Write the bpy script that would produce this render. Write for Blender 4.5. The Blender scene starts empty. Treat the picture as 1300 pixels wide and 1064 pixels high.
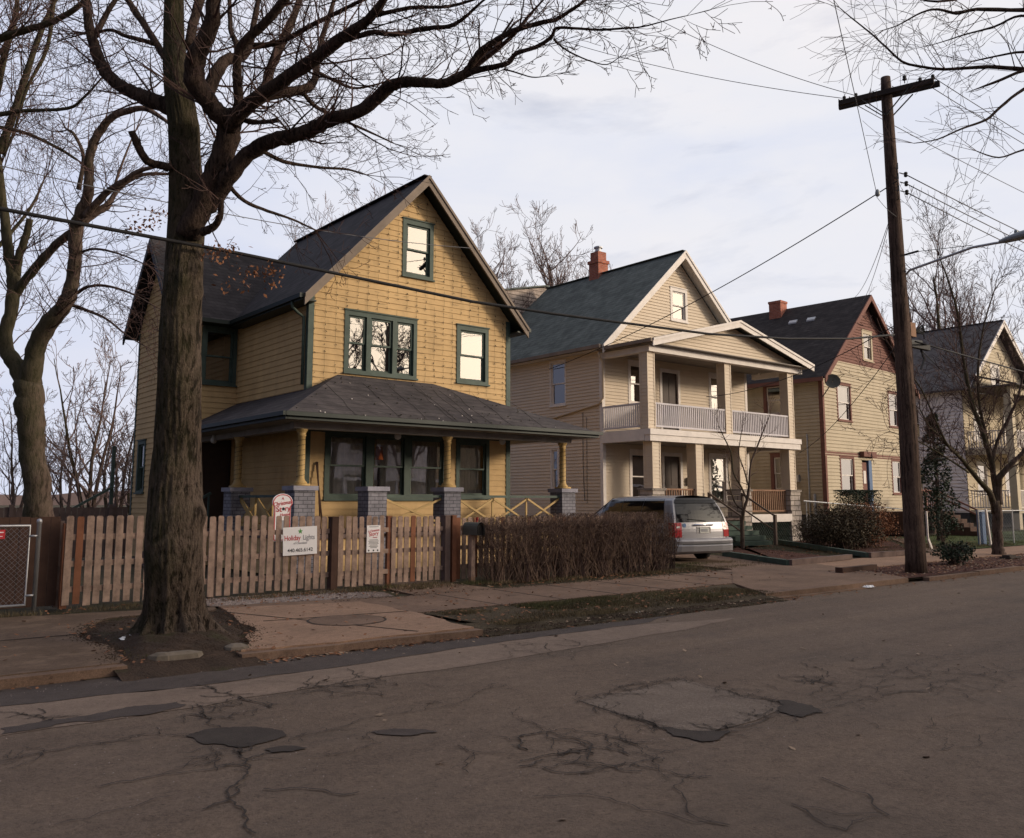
import bpy, math, random
from mathutils import Vector, Matrix
PI = math.pi
V = Vector
S = bpy.context.scene
C = S.collection
# ------------------------------------------------------------------ camera model (also used to measure positions)
CX, CY, YH, FPX, EYE = 650.0, 487.5, 635.0, 1125.0, 1.62
_p = math.atan((YH-CY)/FPX)
_a = math.radians(50.977)
F = V((math.cos(_a)*math.cos(_p), math.sin(_a)*math.cos(_p), math.sin(_p)))
R_ = V((math.sin(_a), -math.cos(_a), 0))
U_ = R_.cross(F)
CAMP = V((0, 0, EYE))
def ray(x, y): return F + R_*((x-CX)/FPX) - U_*((y-CY)/FPX)
def atd(x, y, d): return CAMP + ray(x, y)*d                     # point at camera depth d
def atz(x, y, z=0.0):
    r = ray(x, y); return CAMP + r*((z-EYE)/r.z)
def aty(x, y, Y):
    r = ray(x, y); return CAMP + r*(Y/r.y)
def atx(x, y, X):
    r = ray(x, y); return CAMP + r*(X/r.x)

# ------------------------------------------------------------------ materials
MATS = {}
class NT:
    def __init__(s, name):
        s.m = bpy.data.materials.new(name); s.m.use_nodes = True
        s.t = s.m.node_tree; s.n = s.t.nodes; s.l = s.t.links
        s.b = s.n['Principled BSDF']; s.out = s.n['Material Output']
        s.tc = s.n.new('ShaderNodeTexCoord'); MATS[name] = s.m
    def add(s, typ, **kw):
        n = s.n.new(typ)
        for k, v in kw.items():
            if k in n.inputs: n.inputs[k].default_value = v
            else: setattr(n, k, v)
        return n
    def noise(s, scale=5, detail=4, rough=.6, vec=None, stretch=None):
        n = s.add('ShaderNodeTexNoise'); n.inputs['Scale'].default_value = scale
        n.inputs['Detail'].default_value = detail; n.inputs['Roughness'].default_value = rough
        v = vec or s.tc.outputs['Object']
        if stretch:
            mp = s.add('ShaderNodeMapping'); mp.inputs['Scale'].default_value = stretch
            s.l.new(v, mp.inputs['Vector']); v = mp.outputs['Vector']
        s.l.new(v, n.inputs['Vector']); return n.outputs['Fac']
    def ramp(s, fac, stops):
        r = s.add('ShaderNodeValToRGB'); e = r.color_ramp.elements
        while len(e) < len(stops): e.new(.5)
        for i, (p, c) in enumerate(stops):
            e[i].position = p; e[i].color = (*c, 1) if len(c) == 3 else c
        s.l.new(fac, r.inputs['Fac']); return r.outputs['Color']
    def mix(s, fac, a, b, mode='MIX'):
        m = s.add('ShaderNodeMix', data_type='RGBA', blend_type=mode)
        for sock, v in ((m.inputs['Factor'], fac), (m.inputs['A'], a), (m.inputs['B'], b)):
            if hasattr(v, 'is_output') or isinstance(v, bpy.types.NodeSocket): s.l.new(v, sock)
            elif isinstance(v, (int, float)): sock.default_value = v
            else: sock.default_value = (*v, 1)
        return m.outputs[2]
    def bump(s, h, strength=.3, dist=.01):
        b = s.add('ShaderNodeBump'); b.inputs['Strength'].default_value = strength; b.inputs['Distance'].default_value = dist
        s.l.new(h, b.inputs['Height']); s.l.new(b.outputs[0], s.b.inputs['Normal'])
    def col(s, c):
        if isinstance(c, tuple): s.b.inputs['Base Color'].default_value = (*c, 1)
        else: s.l.new(c, s.b.inputs['Base Color'])
    def fin(s, rough=.8, metal=0, spec=.3):
        s.b.inputs['Roughness'].default_value = rough; s.b.inputs['Metallic'].default_value = metal
        s.b.inputs['Specular IOR Level'].default_value = spec; return s.m
def sc(c, k): return tuple(x*k for x in c)
def paint(name, c, rough=.7, var=.25, scale=3, bump=.15, metal=0, spec=.3, dirt=None):
    t = NT(name); f = t.noise(scale, 6, .65)
    o = t.ramp(f, [(.3, sc(c, 1-var)), (.7, sc(c, 1+var*.6))])
    if dirt:
        g = t.noise(1.3, 8, .75, stretch=(1, 1, .35)); g = t.ramp(g, [(.5, (0, 0, 0)), (.75, (1, 1, 1))])
        o = t.mix(g, o, dirt)
    t.col(o); t.bump(t.noise(scale*14, 3), bump, .004)
    return t.fin(rough, metal, spec)
def xz(t, sx, sz, off=0.0):                      # (x+y, z) planar coords for upright or sloping surfaces
    s = t.add('ShaderNodeSeparateXYZ'); t.l.new(t.tc.outputs['Object'], s.inputs[0])
    a = t.add('ShaderNodeMath', operation='ADD'); t.l.new(s.outputs[0], a.inputs[0]); t.l.new(s.outputs[1], a.inputs[1])
    c = t.add('ShaderNodeCombineXYZ'); t.l.new(a.outputs[0], c.inputs[0]); t.l.new(s.outputs[2], c.inputs[1])
    m = t.add('ShaderNodeMapping'); m.inputs['Scale'].default_value = (sx, sz, 1); t.l.new(c.outputs[0], m.inputs[0]); return m.outputs[0]
def shingle(name, c, c2, row=.11, rough=.9, blotch=None):
    t = NT(name); v = xz(t, 1, 1)
    b = t.add('ShaderNodeTexBrick'); t.l.new(v, b.inputs['Vector'])
    b.inputs['Scale'].default_value = 1; b.inputs['Brick Width'].default_value = .3; b.inputs['Row Height'].default_value = row
    b.inputs['Mortar Size'].default_value = .006; b.inputs['Mortar Smooth'].default_value = .4
    b.inputs['Color1'].default_value = (*c, 1); b.inputs['Color2'].default_value = (*c2, 1); b.inputs['Mortar'].default_value = (*sc(c, .45), 1)
    n = t.noise(2.2, 8, .7)
    m = t.mix(1.0, b.outputs['Color'], t.ramp(n, [(.3, (.6, .6, .6)), (.75, (1.4, 1.38, 1.36))]), 'MULTIPLY')
    if blotch:
        g = t.noise(7, 4, .6, stretch=(.5, .5, 3)); m = t.mix(t.ramp(g, [(.66, (0, 0, 0)), (.74, (1, 1, 1))]), m, blotch)
    t.col(m); t.bump(b.outputs['Fac'], -.5, .012)
    return t.fin(rough, 0, .2)
def brick(name, c, c2, mort, bw=.2, rh=.075, ms=.008, smooth=.2):
    t = NT(name); v = xz(t, 1, 1)
    b = t.add('ShaderNodeTexBrick'); t.l.new(v, b.inputs['Vector'])
    b.inputs['Scale'].default_value = 1; b.inputs['Brick Width'].default_value = bw; b.inputs['Row Height'].default_value = rh
    b.inputs['Mortar Size'].default_value = ms; b.inputs['Mortar Smooth'].default_value = smooth
    b.inputs['Color1'].default_value = (*c, 1); b.inputs['Color2'].default_value = (*c2, 1); b.inputs['Mortar'].default_value = (*mort, 1)
    n = t.noise(5, 7, .7); m = t.mix(1.0, b.outputs['Color'], t.ramp(n, [(.3, (.65, .65, .65)), (.7, (1.2, 1.2, 1.2))]), 'MULTIPLY')
    t.col(m); t.bump(b.outputs['Fac'], -.6, .015); return t.fin(.9)
def bark(name, c1, c2, moss=None, sc_=9, rs=(1, 1, .16), bstr=.9, bd=.05):
    t = NT(name); w = t.noise(2.5, 3, .5); dm = t.mix(.10, t.tc.outputs['Object'], w)
    f = t.noise(sc_*2.2, 7, .68, vec=dm, stretch=(rs[0], rs[1], rs[2]*.9)); f2 = t.noise(sc_*.35, 5, .6)
    g = t.noise(sc_*5, 5, .7, stretch=(1, 1, .35))
    rid = t.ramp(f, [(.40, (0, 0, 0)), (.50, (.8, .8, .8)), (.62, (1, 1, 1))])
    o = t.mix(rid, sc(c1, .75), c2); o = t.mix(1.0, o, t.ramp(f2, [(.3, (.62, .60, .58)), (.7, (1.1, 1.1, 1.1))]), 'MULTIPLY'); o = t.mix(1.0, o, t.ramp(g, [(.3, (.65, .65, .65)), (.7, (1.2, 1.2, 1.2))]), 'MULTIPLY')
    if moss:
        s = t.add('ShaderNodeSeparateXYZ'); t.l.new(t.tc.outputs['Object'], s.inputs[0])
        n = t.noise(2.3, 7, .75); a = t.add('ShaderNodeMath', operation='MULTIPLY_ADD'); t.l.new(s.outputs[0], a.inputs[0]); a.inputs[1].default_value = -.55; t.l.new(n, a.inputs[2])
        o = t.mix(t.ramp(a.outputs[0], [(.42, (0, 0, 0)), (.78, (.7, .7, .7))]), o, moss)
    t.col(o)
    ad = t.add('ShaderNodeMath', operation='MULTIPLY_ADD'); t.l.new(f, ad.inputs[0]); ad.inputs[1].default_value = 2.0; t.l.new(g, ad.inputs[2])
    t.bump(ad.outputs[0], bstr, bd); return t.fin(.95, 0, .15)
def groundmat(name, stops, scale=2.5, fine=60, bump=.5, bd=.02, rough=.95, second=None, crack=None):
    t = NT(name); a = t.noise(scale, 10, .72); o = t.ramp(a, stops)
    g = t.noise(fine, 4, .75); o = t.mix(1.0, o, t.ramp(g, [(.25, (.6, .6, .6)), (.75, (1.35, 1.35, 1.35))]), 'MULTIPLY')
    if second:
        s2 = t.noise(second[0], 8, .7); o = t.mix(t.ramp(s2, [(second[1], (0, 0, 0)), (second[2], (1, 1, 1))]), o, second[3])
    h = g
    if name in ('asphalt_road', 'worn_concrete_band', 'dark_new_asphalt', 'pale_concrete', 'dirty_concrete', 'dark_stained_concrete'):
        st = t.noise(1.0, 6, .6, stretch=(.10, 1.6, 1)) if 'road' in name or 'band' in name else t.noise(.8, 8, .7)
        o = t.mix(1.0, o, t.ramp(st, [(.33, (.84, .84, .85)), (.52, (1, 1, 1)), (.68, (1.12, 1.11, 1.09))]), 'MULTIPLY')
        md = t.noise(9, 6, .75); o = t.mix(1.0, o, t.ramp(md, [(.30, (.80, .80, .80)), (.50, (1, 1, 1)), (.70, (1.15, 1.15, 1.15))]), 'MULTIPLY')
        sp = t.noise(24, 3, .6); o = t.mix(1.0, o, t.ramp(sp, [(.30, (.68, .67, .66)), (.38, (1, 1, 1)), (.66, (1, 1, 1)), (.74, (1.3, 1.28, 1.25))]), 'MULTIPLY')
    if crack:
        vo = t.add('ShaderNodeTexVoronoi', feature='DISTANCE_TO_EDGE'); vo.inputs['Scale'].default_value = crack[0]
        dn = t.add('ShaderNodeTexNoise'); dn.inputs['Scale'].default_value = 2.5; dn.inputs['Detail'].default_value = 6; t.l.new(t.tc.outputs['Object'], dn.inputs['Vector'])
        mx = t.mix(crack[3], t.tc.outputs['Object'], dn.outputs['Color']); t.l.new(mx, vo.inputs['Vector'])
        e = t.ramp(vo.outputs['Distance'], [(0, (1, 1, 1)), (crack[1], (0, 0, 0))])
        msk = t.ramp(t.noise(.45, 3, .5), [(crack[2], (0, 0, 0)), (crack[2]+.08, (.75, .75, .75))])
        k = t.mix(1.0, e, msk, 'MULTIPLY'); o = t.mix(k, o, (.012, .011, .010))
    t.col(o); t.bump(h, bump, bd); return t.fin(rough, 0, .25)

YEL = (.535, .358, .168)
M = {}
M['yellow'] = paint('yellow_clapboard_paint', YEL, .75, .12, 2, dirt=sc(YEL, .72))
M['yellow_trim'] = paint('yellow_trim_paint', (.42, .28, .11), .6, .15)
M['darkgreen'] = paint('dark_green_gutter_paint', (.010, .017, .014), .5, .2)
M['green'] = paint('green_trim_paint', (.055, .080, .064), .6, .3)
M['brown_fascia'] = paint('brown_fascia_paint', (.20, .155, .12), .7, .2)
M['roof1'] = shingle('dark_roof_shingles', (.032, .028, .030), (.050, .044, .046))
M['roof1p'] = shingle('porch_roof_shingles', (.055, .048, .050), (.080, .070, .070), blotch=(.14, .125, .12))
M['ceil'] = paint('porch_ceiling_paint', (.26, .23, .205), .8)
M['pier'] = brick('painted_gray_brick', (.175, .17, .19), (.225, .215, .24), (.07, .065, .075), .21, .085, .008)
M['piercap'] = paint('gray_stone_cap', (.26, .25, .29), .85)
M['cream'] = paint('cream_vinyl_siding', (.57, .47, .355), .6, .06, 1.5)
M['white'] = paint('white_trim_paint', (.66, .60, .55), .6, .12)
M['rail_white'] = paint('gray_white_railing_paint', (.50, .47, .49), .6, .12)
M['roof2'] = shingle('green_gray_roof_shingles', (.092, .105, .096), (.125, .138, .126), .13)
M['red_brick'] = brick('red_chimney_brick', (.32, .085, .05), (.42, .13, .075), (.30, .22, .18))
M['stone'] = brick('rough_stone_block', (.36, .31, .275), (.46, .40, .35), (.14, .12, .10), .6, .2, .03, .8)
M['yel3'] = paint('pale_yellow_siding', (.44, .365, .255), .7, .08, 1.5, dirt=(.32, .26, .18))
M['brown3'] = paint('red_brown_siding', (.175, .078, .060), .8, .15)
M['roof3'] = shingle('black_roof_shingles', (.032, .026, .026), (.050, .042, .040), .12, blotch=(.12, .10, .10))
M['white4'] = paint('weathered_white_siding', (.80, .73, .71), .8, .15, 2, dirt=(.56, .47, .44))
M['tan4'] = paint('tan_siding', (.50, .42, .30), .8, .1)
M['roof4'] = shingle('gray_roof_shingles', (.10, .088, .086), (.13, .115, .11), .12)
M['roof_tan'] = shingle('tan_roof_siding', (.36, .30, .26), (.42, .35, .30), .16)
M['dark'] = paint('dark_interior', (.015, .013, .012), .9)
M['door'] = paint('dark_brown_door', (.055, .033, .024), .6)
M['curtain'] = paint('lace_curtain_cloth', (.75, .70, .62), .9, .2, 8)
M['foundation'] = paint('dark_foundation', (.06, .055, .06), .9)
M['concrete_wall'] = paint('gray_concrete', (.2, .18, .165), .95)
M['picket'] = paint('weathered_cedar', (.335, .232, .178), .9, .55, 5)
M['newwood'] = paint('fresh_brown_cedar', (.21, .085, .045), .85, .4, 2.5)
M['darkwood'] = paint('dark_brown_board', (.075, .040, .028), .9, .3)
M['greywood'] = paint('gray_weathered_board', (.13, .09, .078), .95, .3)
M['greywood2'] = paint('gray_brown_rail_wood', (.12, .088, .070), .9, .3)
M['brownwood'] = paint('brown_deck_wood', (.26, .15, .095), .9, .3)
M['greenwood'] = paint('green_painted_wood', (.05, .075, .06), .85, .3)
M['galv'] = paint('galvanised_steel', (.42, .42, .43), .45, .2, 6, metal=.7)
M['black'] = paint('black_metal', (.02, .02, .02), .6)
M['lampgray'] = paint('gray_lamp_housing', (.25, .27, .28), .5, .1, metal=.3)
M['wire'] = paint('black_cable', (.012, .011, .012), .7)
M['thinwire'] = paint('gray_wire', (.10, .10, .11), .7)
M['thinwire2'] = paint('faded_green_light_cord', (.05, .045, .03), .7)
M['polewood'] = bark('creosote_pole_wood', (.045, .030, .024), (.12, .080, .062), None, 10, (1, 1, .04), .5, .02)
M['armwood'] = paint('dark_crossarm_wood', (.035, .026, .022), .9, .3)
M['bark'] = bark('maple_bark', (.055, .040, .030), (.235, .175, .135), (.050, .050, .020), 9, (1, 1, .27), 1.0, .08)
M['limb'] = bark('dark_limb_bark', (.045, .029, .023), (.11, .075, .058), None, 12)
M['twig'] = paint('brown_twig', (.075, .042, .035), .9, .3)
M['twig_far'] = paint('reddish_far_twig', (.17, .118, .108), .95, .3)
M['bark2'] = bark('smooth_gray_bark', (.075, .050, .042), (.17, .12, .10), (.045, .045, .02), 7, (1, 1, .3), .5, .03)

M['hedge'] = paint('hedge_stem', (.155, .10, .072), .9, .4, 8)
M['hedge2'] = paint('dark_hedge_stem', (.085, .052, .042), .9, .4, 8)
M['leaf_dead'] = paint('dead_brown_leaf', (.22, .095, .045), .85, .4, 5)
M['leaf_pale'] = paint('pale_dead_leaf', (.30, .21, .14), .85, .3, 5)
M['leaf_green'] = paint('dark_evergreen_leaf', (.022, .035, .018), .7, .4, 5)
M['leaf_olive'] = paint('olive_shrub_leaf', (.070, .054, .032), .8, .4, 5)
M['glass'] = None
M['vanpaint'] = paint('silver_van_paint', (.255, .250, .265), .36, .03, 2, 0, metal=.45, spec=.6)
M['vanglass'] = paint('dark_tinted_glass', (.006, .006, .007), .05, 0, 2, 0, spec=.45)
M['vanplastic'] = paint('black_plastic', (.02, .02, .022), .6)
M['tyre'] = paint('tyre_rubber', (.018, .017, .017), .85)
M['chrome'] = paint('chrome_trim', (.7, .7, .72), .15, .02, metal=1)
M['redlens'] = paint('red_lamp_lens', (.32, .012, .015), .2, .1, spec=.6)
M['sign'] = paint('white_sign_board', (.80, .77, .76), .5, .05)
M['signred'] = paint('red_sign_paint', (.50, .03, .04), .5, .05)
M['signgreen'] = paint('green_sign_paint', (.10, .32, .08), .5, .05)
M['signink'] = paint('dark_sign_ink', (.03, .03, .035), .6, .05)
M['signgray'] = paint('gray_sign_ink', (.30, .29, .30), .6, .05)
M['mailbox'] = paint('dull_olive_mailbox_metal', (.085, .085, .070), .6, .2)
M['blue'] = paint('blue_post_paint', (.10, .16, .28), .7)
M['paper'] = paint('white_paper', (.75, .75, .76), .9, .1)
M['plaster'] = paint('rusty_iron', (.10, .075, .062), .9, .3)
M['globe'] = paint('frosted_globe', (.55, .53, .50), .4)
# grounds
M['road'] = groundmat('asphalt_road', [(.3, (.142, .100, .073)), (.7, (.19, .137, .102))], 1.0, 45, 1.0, .02, .9, second=(.5, .50, .68, (.120, .088, .067)))
M['road_dark'] = groundmat('dark_new_asphalt', [(.3, (.062, .047, .041)), (.7, (.09, .070, .060))], 2, 110, .6, .012, .9)
M['road_light'] = groundmat('worn_concrete_band', [(.3, (.165, .119, .090)), (.7, (.215, .156, .119))], 1.2, 90, .4, .01, .95)
M['patch'] = groundmat('gravelly_road_patch', [(.3, (.14, .105, .082)), (.7, (.22, .17, .135))], 3, 45, .9, .02, .95)
M['tar'] = groundmat('tar_crack', [(.3, (.040, .031, .026)), (.7, (.068, .053, .044))], 6, 120, .6, .01)
M['concrete'] = groundmat('pale_concrete', [(.3, (.24, .150, .098)), (.7, (.33, .205, .137))], .9, 80, .35, .008, .95, second=(1.6, .60, .75, (.13, .095, .075)))
M['concrete_dk'] = groundmat('dirty_concrete', [(.3, (.135, .085, .058)), (.7, (.21, .135, .095))], .8, 70, .4, .01, .95, second=(2.0, .58, .72, (.065, .048, .038)))
M['concrete_dk2'] = groundmat('dark_stained_concrete', [(.3, (.085, .055, .036)), (.7, (.15, .098, .066))], .7, 70, .4, .01, .95, second=(1.7, .5, .7, (.19, .128, .088)))
M['soil'] = groundmat('dark_soil', [(.3, (.040, .026, .018)), (.7, (.088, .056, .038))], 3, 30, 1, .05, 1, second=(1.4, .55, .68, (.062, .056, .024)))
M['yard'] = groundmat('yard_ground', [(.3, (.040, .032, .019)), (.7, (.072, .062, .030))], 1.2, 25, 1, .05, 1, second=(.8, .5, .62, (.075, .055, .038)))
M['lawn'] = groundmat('thin_winter_lawn', [(.3, (.060, .042, .026)), (.7, (.10, .076, .044))], 2.4, 28, 1, .04, 1)
M['greenlawn'] = groundmat('green_lawn', [(.3, (.045, .062, .018)), (.7, (.075, .10, .03))], 1.5, 28, 1, .04, 1)
M['mulch'] = groundmat('red_brown_mulch', [(.3, (.055, .022, .016)), (.7, (.11, .045, .032))], 4, 26, 1, .06, 1)
M['gravel_bed'] = groundmat('gravel_bed', [(.3, (.16, .12, .10)), (.7, (.26, .20, .17))], 5, 40, 1, .03, 1)
M['grass'] = paint('dry_grass_blade', (.13, .098, .052), .9, .5, 1.2)
M['grass_g'] = paint('green_grass_blade', (.085, .082, .032), .9, .5, 1.2)
M['pebble'] = paint('pale_pebble', (.30, .24, .21), .9, .5, 9)
M['rock'] = paint('field_rock', (.16, .13, .10), .95, .4, 5)
def glassmat():
    t = NT('window_glass'); t.n.remove(t.b)
    tr = t.add('ShaderNodeBsdfTransparent'); tr.inputs[0].default_value = (.62, .64, .62, 1)
    gl = t.add('ShaderNodeBsdfGlossy'); gl.inputs['Roughness'].default_value = .012; gl.inputs[0].default_value = (1, .95, .90, 1)
    lw = t.add('ShaderNodeLayerWeight'); lw.inputs[0].default_value = .42
    bp = t.add('ShaderNodeBump'); bp.inputs['Strength'].default_value = .05; bp.inputs['Distance'].default_value = .02
    n = t.noise(1.7, 2, .5); t.l.new(n, bp.inputs['Height']); t.l.new(bp.outputs[0], gl.inputs['Normal'])
    ad = t.add('ShaderNodeMath', operation='MULTIPLY_ADD'); ad.inputs[1].default_value = .9; ad.inputs[2].default_value = .22; t.l.new(lw.outputs['Fresnel'], ad.inputs[0])
    mx = t.add('ShaderNodeMixShader'); t.l.new(ad.outputs[0], mx.inputs[0]); t.l.new(tr.outputs[0], mx.inputs[1]); t.l.new(gl.outputs[0], mx.inputs[2])
    t.l.new(mx.outputs[0], t.out.inputs[0]); return t.m
M['glass'] = glassmat()

# ------------------------------------------------------------------ mesh builder
class MB:
    def __init__(s): s.v = []; s.f = []; s.mi = []; s.cur = 0
    def face(s, pts):
        i = len(s.v); s.v += [tuple(p) for p in pts]; s.f.append(tuple(range(i, i+len(pts)))); s.mi.append(s.cur)
    def box(s, x0, x1, y0, y1, z0, z1):
        s.obox(V(((x0+x1)/2, (y0+y1)/2, (z0+z1)/2)), V(((x1-x0)/2, 0, 0)), V((0, (y1-y0)/2, 0)), V((0, 0, (z1-z0)/2)))
    def obox(s, c, a, b, d):
        i = len(s.v)
        for sx in (-1, 1):
            for sy in (-1, 1):
                for sz in (-1, 1): s.v.append(tuple(c+a*sx+b*sy+d*sz))
        for q in ((0, 1, 3, 2), (4, 6, 7, 5), (0, 4, 5, 1), (2, 3, 7, 6), (0, 2, 6, 4), (1, 5, 7, 3)):
            s.f.append(tuple(i+k for k in q)); s.mi.append(s.cur)
    def beam(s, p0, p1, w, h, up=V((0, 0, 1))):        # w across, h along 'up'-ish
        p0, p1 = V(p0), V(p1); d = (p1-p0); L = d.length; d.normalize()
        x = d.cross(up)
        if x.length < 1e-4: x = V((1, 0, 0))
        x.normalize(); y = x.cross(d)
        s.obox((p0+p1)/2, d*L/2, x*w/2, y*h/2)
    def prism(s, poly, d):                              # poly: 3-D loop, d: extrusion vector
        n = len(poly); i = len(s.v); d = V(d)
        s.v += [tuple(V(p)) for p in poly]+[tuple(V(p)+d) for p in poly]
        s.f.append(tuple(range(i, i+n))); s.mi.append(s.cur)
        s.f.append(tuple(range(i+2*n-1, i+n-1, -1))); s.mi.append(s.cur)
        for k in range(n):
            s.f.append((i+k, i+n+k, i+n+(k+1) % n, i+(k+1) % n)); s.mi.append(s.cur)
    def tube(s, pts, rads, n=6, cap=True):
        pts = [V(p) for p in pts]; m = len(pts)
        if isinstance(rads, (int, float)): rads = [rads]*m
        i0 = len(s.v); d = (pts[1]-pts[0]).normalized()
        ref = V((0, 0, 1)) if abs(d.z) < .9 else V((1, 0, 0)); x = d.cross(ref).normalized()
        for k in range(m):
            dd = (pts[min(k+1, m-1)]-pts[max(k-1, 0)])
            if dd.length < 1e-9: dd = d
            dd.normalize(); x = (x-dd*x.dot(dd))
            if x.length < 1e-6: x = dd.orthogonal()
            x.normalize(); y = dd.cross(x)
            for j in range(n):
                a = 2*PI*j/n; s.v.append(tuple(pts[k]+(x*math.cos(a)+y*math.sin(a))*rads[k]))
        for k in range(m-1):
            for j in range(n):
                a = i0+k*n+j; b = i0+k*n+(j+1) % n
                s.f.append((a, b, b+n, a+n)); s.mi.append(s.cur)
        if cap:
            s.f.append(tuple(i0+j for j in range(n-1, -1, -1))); s.mi.append(s.cur)
            s.f.append(tuple(i0+(m-1)*n+j for j in range(n))); s.mi.append(s.cur)
    def lathe(s, c, prof, n=14):                        # prof: (r, z)
        s.tube([V((c[0], c[1], c[2]+z)) for r, z in prof], [r for r, z in prof], n)
    def build(s, name, mat, parent=None, smooth=False, **props):
        if not s.f: s.face([(0, 0, 0), (0, 0, .001), (0, .001, 0)])
        me = bpy.data.meshes.new(name)
        vs = s.v
        if parent is not None:
            q = parent
            Mx = Matrix.Identity(4); ch = []
            while q is not None: ch.append(q); q = q.parent
            for q in reversed(ch): Mx = Mx @ (Matrix.Translation(q.location) @ Matrix.Rotation(q.rotation_euler.z, 4, 'Z'))
            inv = Mx.inverted(); vs = [tuple(inv @ V(p)) for p in s.v]
        me.from_pydata(vs, [], s.f)
        mats = mat if isinstance(mat, list) else [mat]
        for m in mats: me.materials.append(m)
        if len(mats) > 1: me.polygons.foreach_set('material_index', s.mi)
        if smooth: me.polygons.foreach_set('use_smooth', [True]*len(s.f))
        me.validate(); me.update()
        o = bpy.data.objects.new(name, me); C.objects.link(o); o.parent = parent
        for k, v in props.items(): o[k] = v
        return o
def build_split(mb, name, mat, parent, smooth=False):
    """each connected piece becomes a part of its own"""
    par = list(range(len(mb.v)))
    def find(a):
        while par[a] != a: par[a] = par[par[a]]; a = par[a]
        return a
    for f in mb.f:
        for k in f[1:]: par[find(k)] = find(f[0])
    gs = {}
    for f in mb.f: gs.setdefault(find(f[0]), []).append(f)
    for fs in gs.values():
        m = MB()
        for f in fs: m.face([mb.v[k] for k in f])
        if len(fs) > 1:
            idx = {}; m = MB()
            for f in fs: m.f.append(tuple(idx.setdefault(k, len(idx)) for k in f)); m.mi.append(0)
            m.v = [None]*len(idx)
            for k, i in idx.items(): m.v[i] = mb.v[k]
        o = m.build(name, mat, parent, smooth)
    return o
def tag(o, label=None, cat=None, group=None, kind=None):
    if label: o['label'] = label
    if cat: o['category'] = cat
    if group: o['group'] = group
    if kind: o['kind'] = kind
    return o
def thing(name, label, cat, loc, rz=0, group=None):
    o = bpy.data.objects.new(name, None); C.objects.link(o); o.location = loc; o.rotation_euler = (0, 0, rz); o.empty_display_size = .2
    return tag(o, label, cat, group)
def copy_tree(o, parent=None):
    c = o.copy(); C.objects.link(c); c.parent = parent
    for ch in list(o.children): copy_tree(ch, c)
    return c
def text_mesh(body, size, name, mat, parent, O, ux, uz, align='CENTER', ext=.001, width=1.0, shear=0.0):
    cu = bpy.data.curves.new(name, 'FONT'); cu.body = body; cu.size = size; cu.align_x = align; cu.extrude = ext; cu.shear = shear; cu.offset = size*.008
    ob = bpy.data.objects.new('tmp', cu); C.objects.link(ob)
    dg = bpy.context.evaluated_depsgraph_get(); me = bpy.data.meshes.new_from_object(ob.evaluated_get(dg))
    mb = MB(); uy = V(uz); ux = V(ux); n = ux.cross(uy)
    for p in me.polygons: mb.face([V(O)+ux*(me.vertices[i].co.x*width)+uy*me.vertices[i].co.y+n*me.vertices[i].co.z for i in p.vertices])
    bpy.data.objects.remove(ob); bpy.data.curves.remove(cu); bpy.data.meshes.remove(me)
    return mb.build(name, mat, parent)

# ------------------------------------------------------------------ walls and windows
class PL:                                               # vertical wall plane: origin, u direction, outward normal
    def __init__(s, ox, oy, ang):                       # ang: direction of u in degrees; outward normal is u turned -90
        s.o = V((ox, oy, 0)); a = math.radians(ang); s.u = V((math.cos(a), math.sin(a), 0)); s.n = V((math.sin(a), -math.cos(a), 0))
    def p(s, u, z, off=0): return s.o+s.u*u+s.n*off+V((0, 0, z))
def siding(mb, pl, z0, z1, left, right, holes, course=.155, proj=.019):
    """clapboard courses between left(z) and right(z), cut round the holes (u0,u1,za,zb)"""
    cuts = {z0, z1}; k = 0
    base = math.floor(z0/course)*course; z = base
    while z < z1:
        if z > z0: cuts.add(round(z, 5))
        z += course
    for h in holes:
        for q in (h[2], h[3]):
            if z0 < q < z1: cuts.add(q)
    cuts = sorted(cuts)
    for a, b in zip(cuts, cuts[1:]):
        if b-a < .002: continue
        m = (a+b)/2; cb = base+math.floor((m-base)/course)*course
        oa = proj*(1-(a-cb)/course); ob = proj*(1-(b-cb)/course)
        iv = [(left(m), right(m), True, True)]
        for h in holes:
            if h[2] < m < h[3]:
                nv = []
                for (l, r, fl, fr) in iv:
                    if h[1] <= l or h[0] >= r: nv.append((l, r, fl, fr)); continue
                    if h[0] > l: nv.append((l, h[0], fl, False))
                    if h[1] < r: nv.append((h[1], r, False, fr))
                iv = nv
        for (l, r, fl, fr) in iv:
            la, lb = (left(a), left(b)) if fl else (l, l)
            ra, rb = (right(a), right(b)) if fr else (r, r)
            if ra-la < .01 and rb-lb < .01: continue
            ra = max(ra, la); rb = max(rb, lb)
            mb.face([pl.p(la, a, oa), pl.p(ra, a, oa), pl.p(rb, b, ob), pl.p(lb, b, ob)])
            if abs(a-cb) < 1e-3: mb.face([pl.p(la, a, 0), pl.p(ra, a, 0), pl.p(ra, a, oa), pl.p(la, a, oa)])
def pbox(mb, pl, u0, u1, z0, z1, o0, o1):
    mb.obox(pl.p((u0+u1)/2, (z0+z1)/2, (o0+o1)/2), pl.u*(u1-u0)/2, pl.n*(o1-o0)/2, V((0, 0, (z1-z0)/2)))
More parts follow.
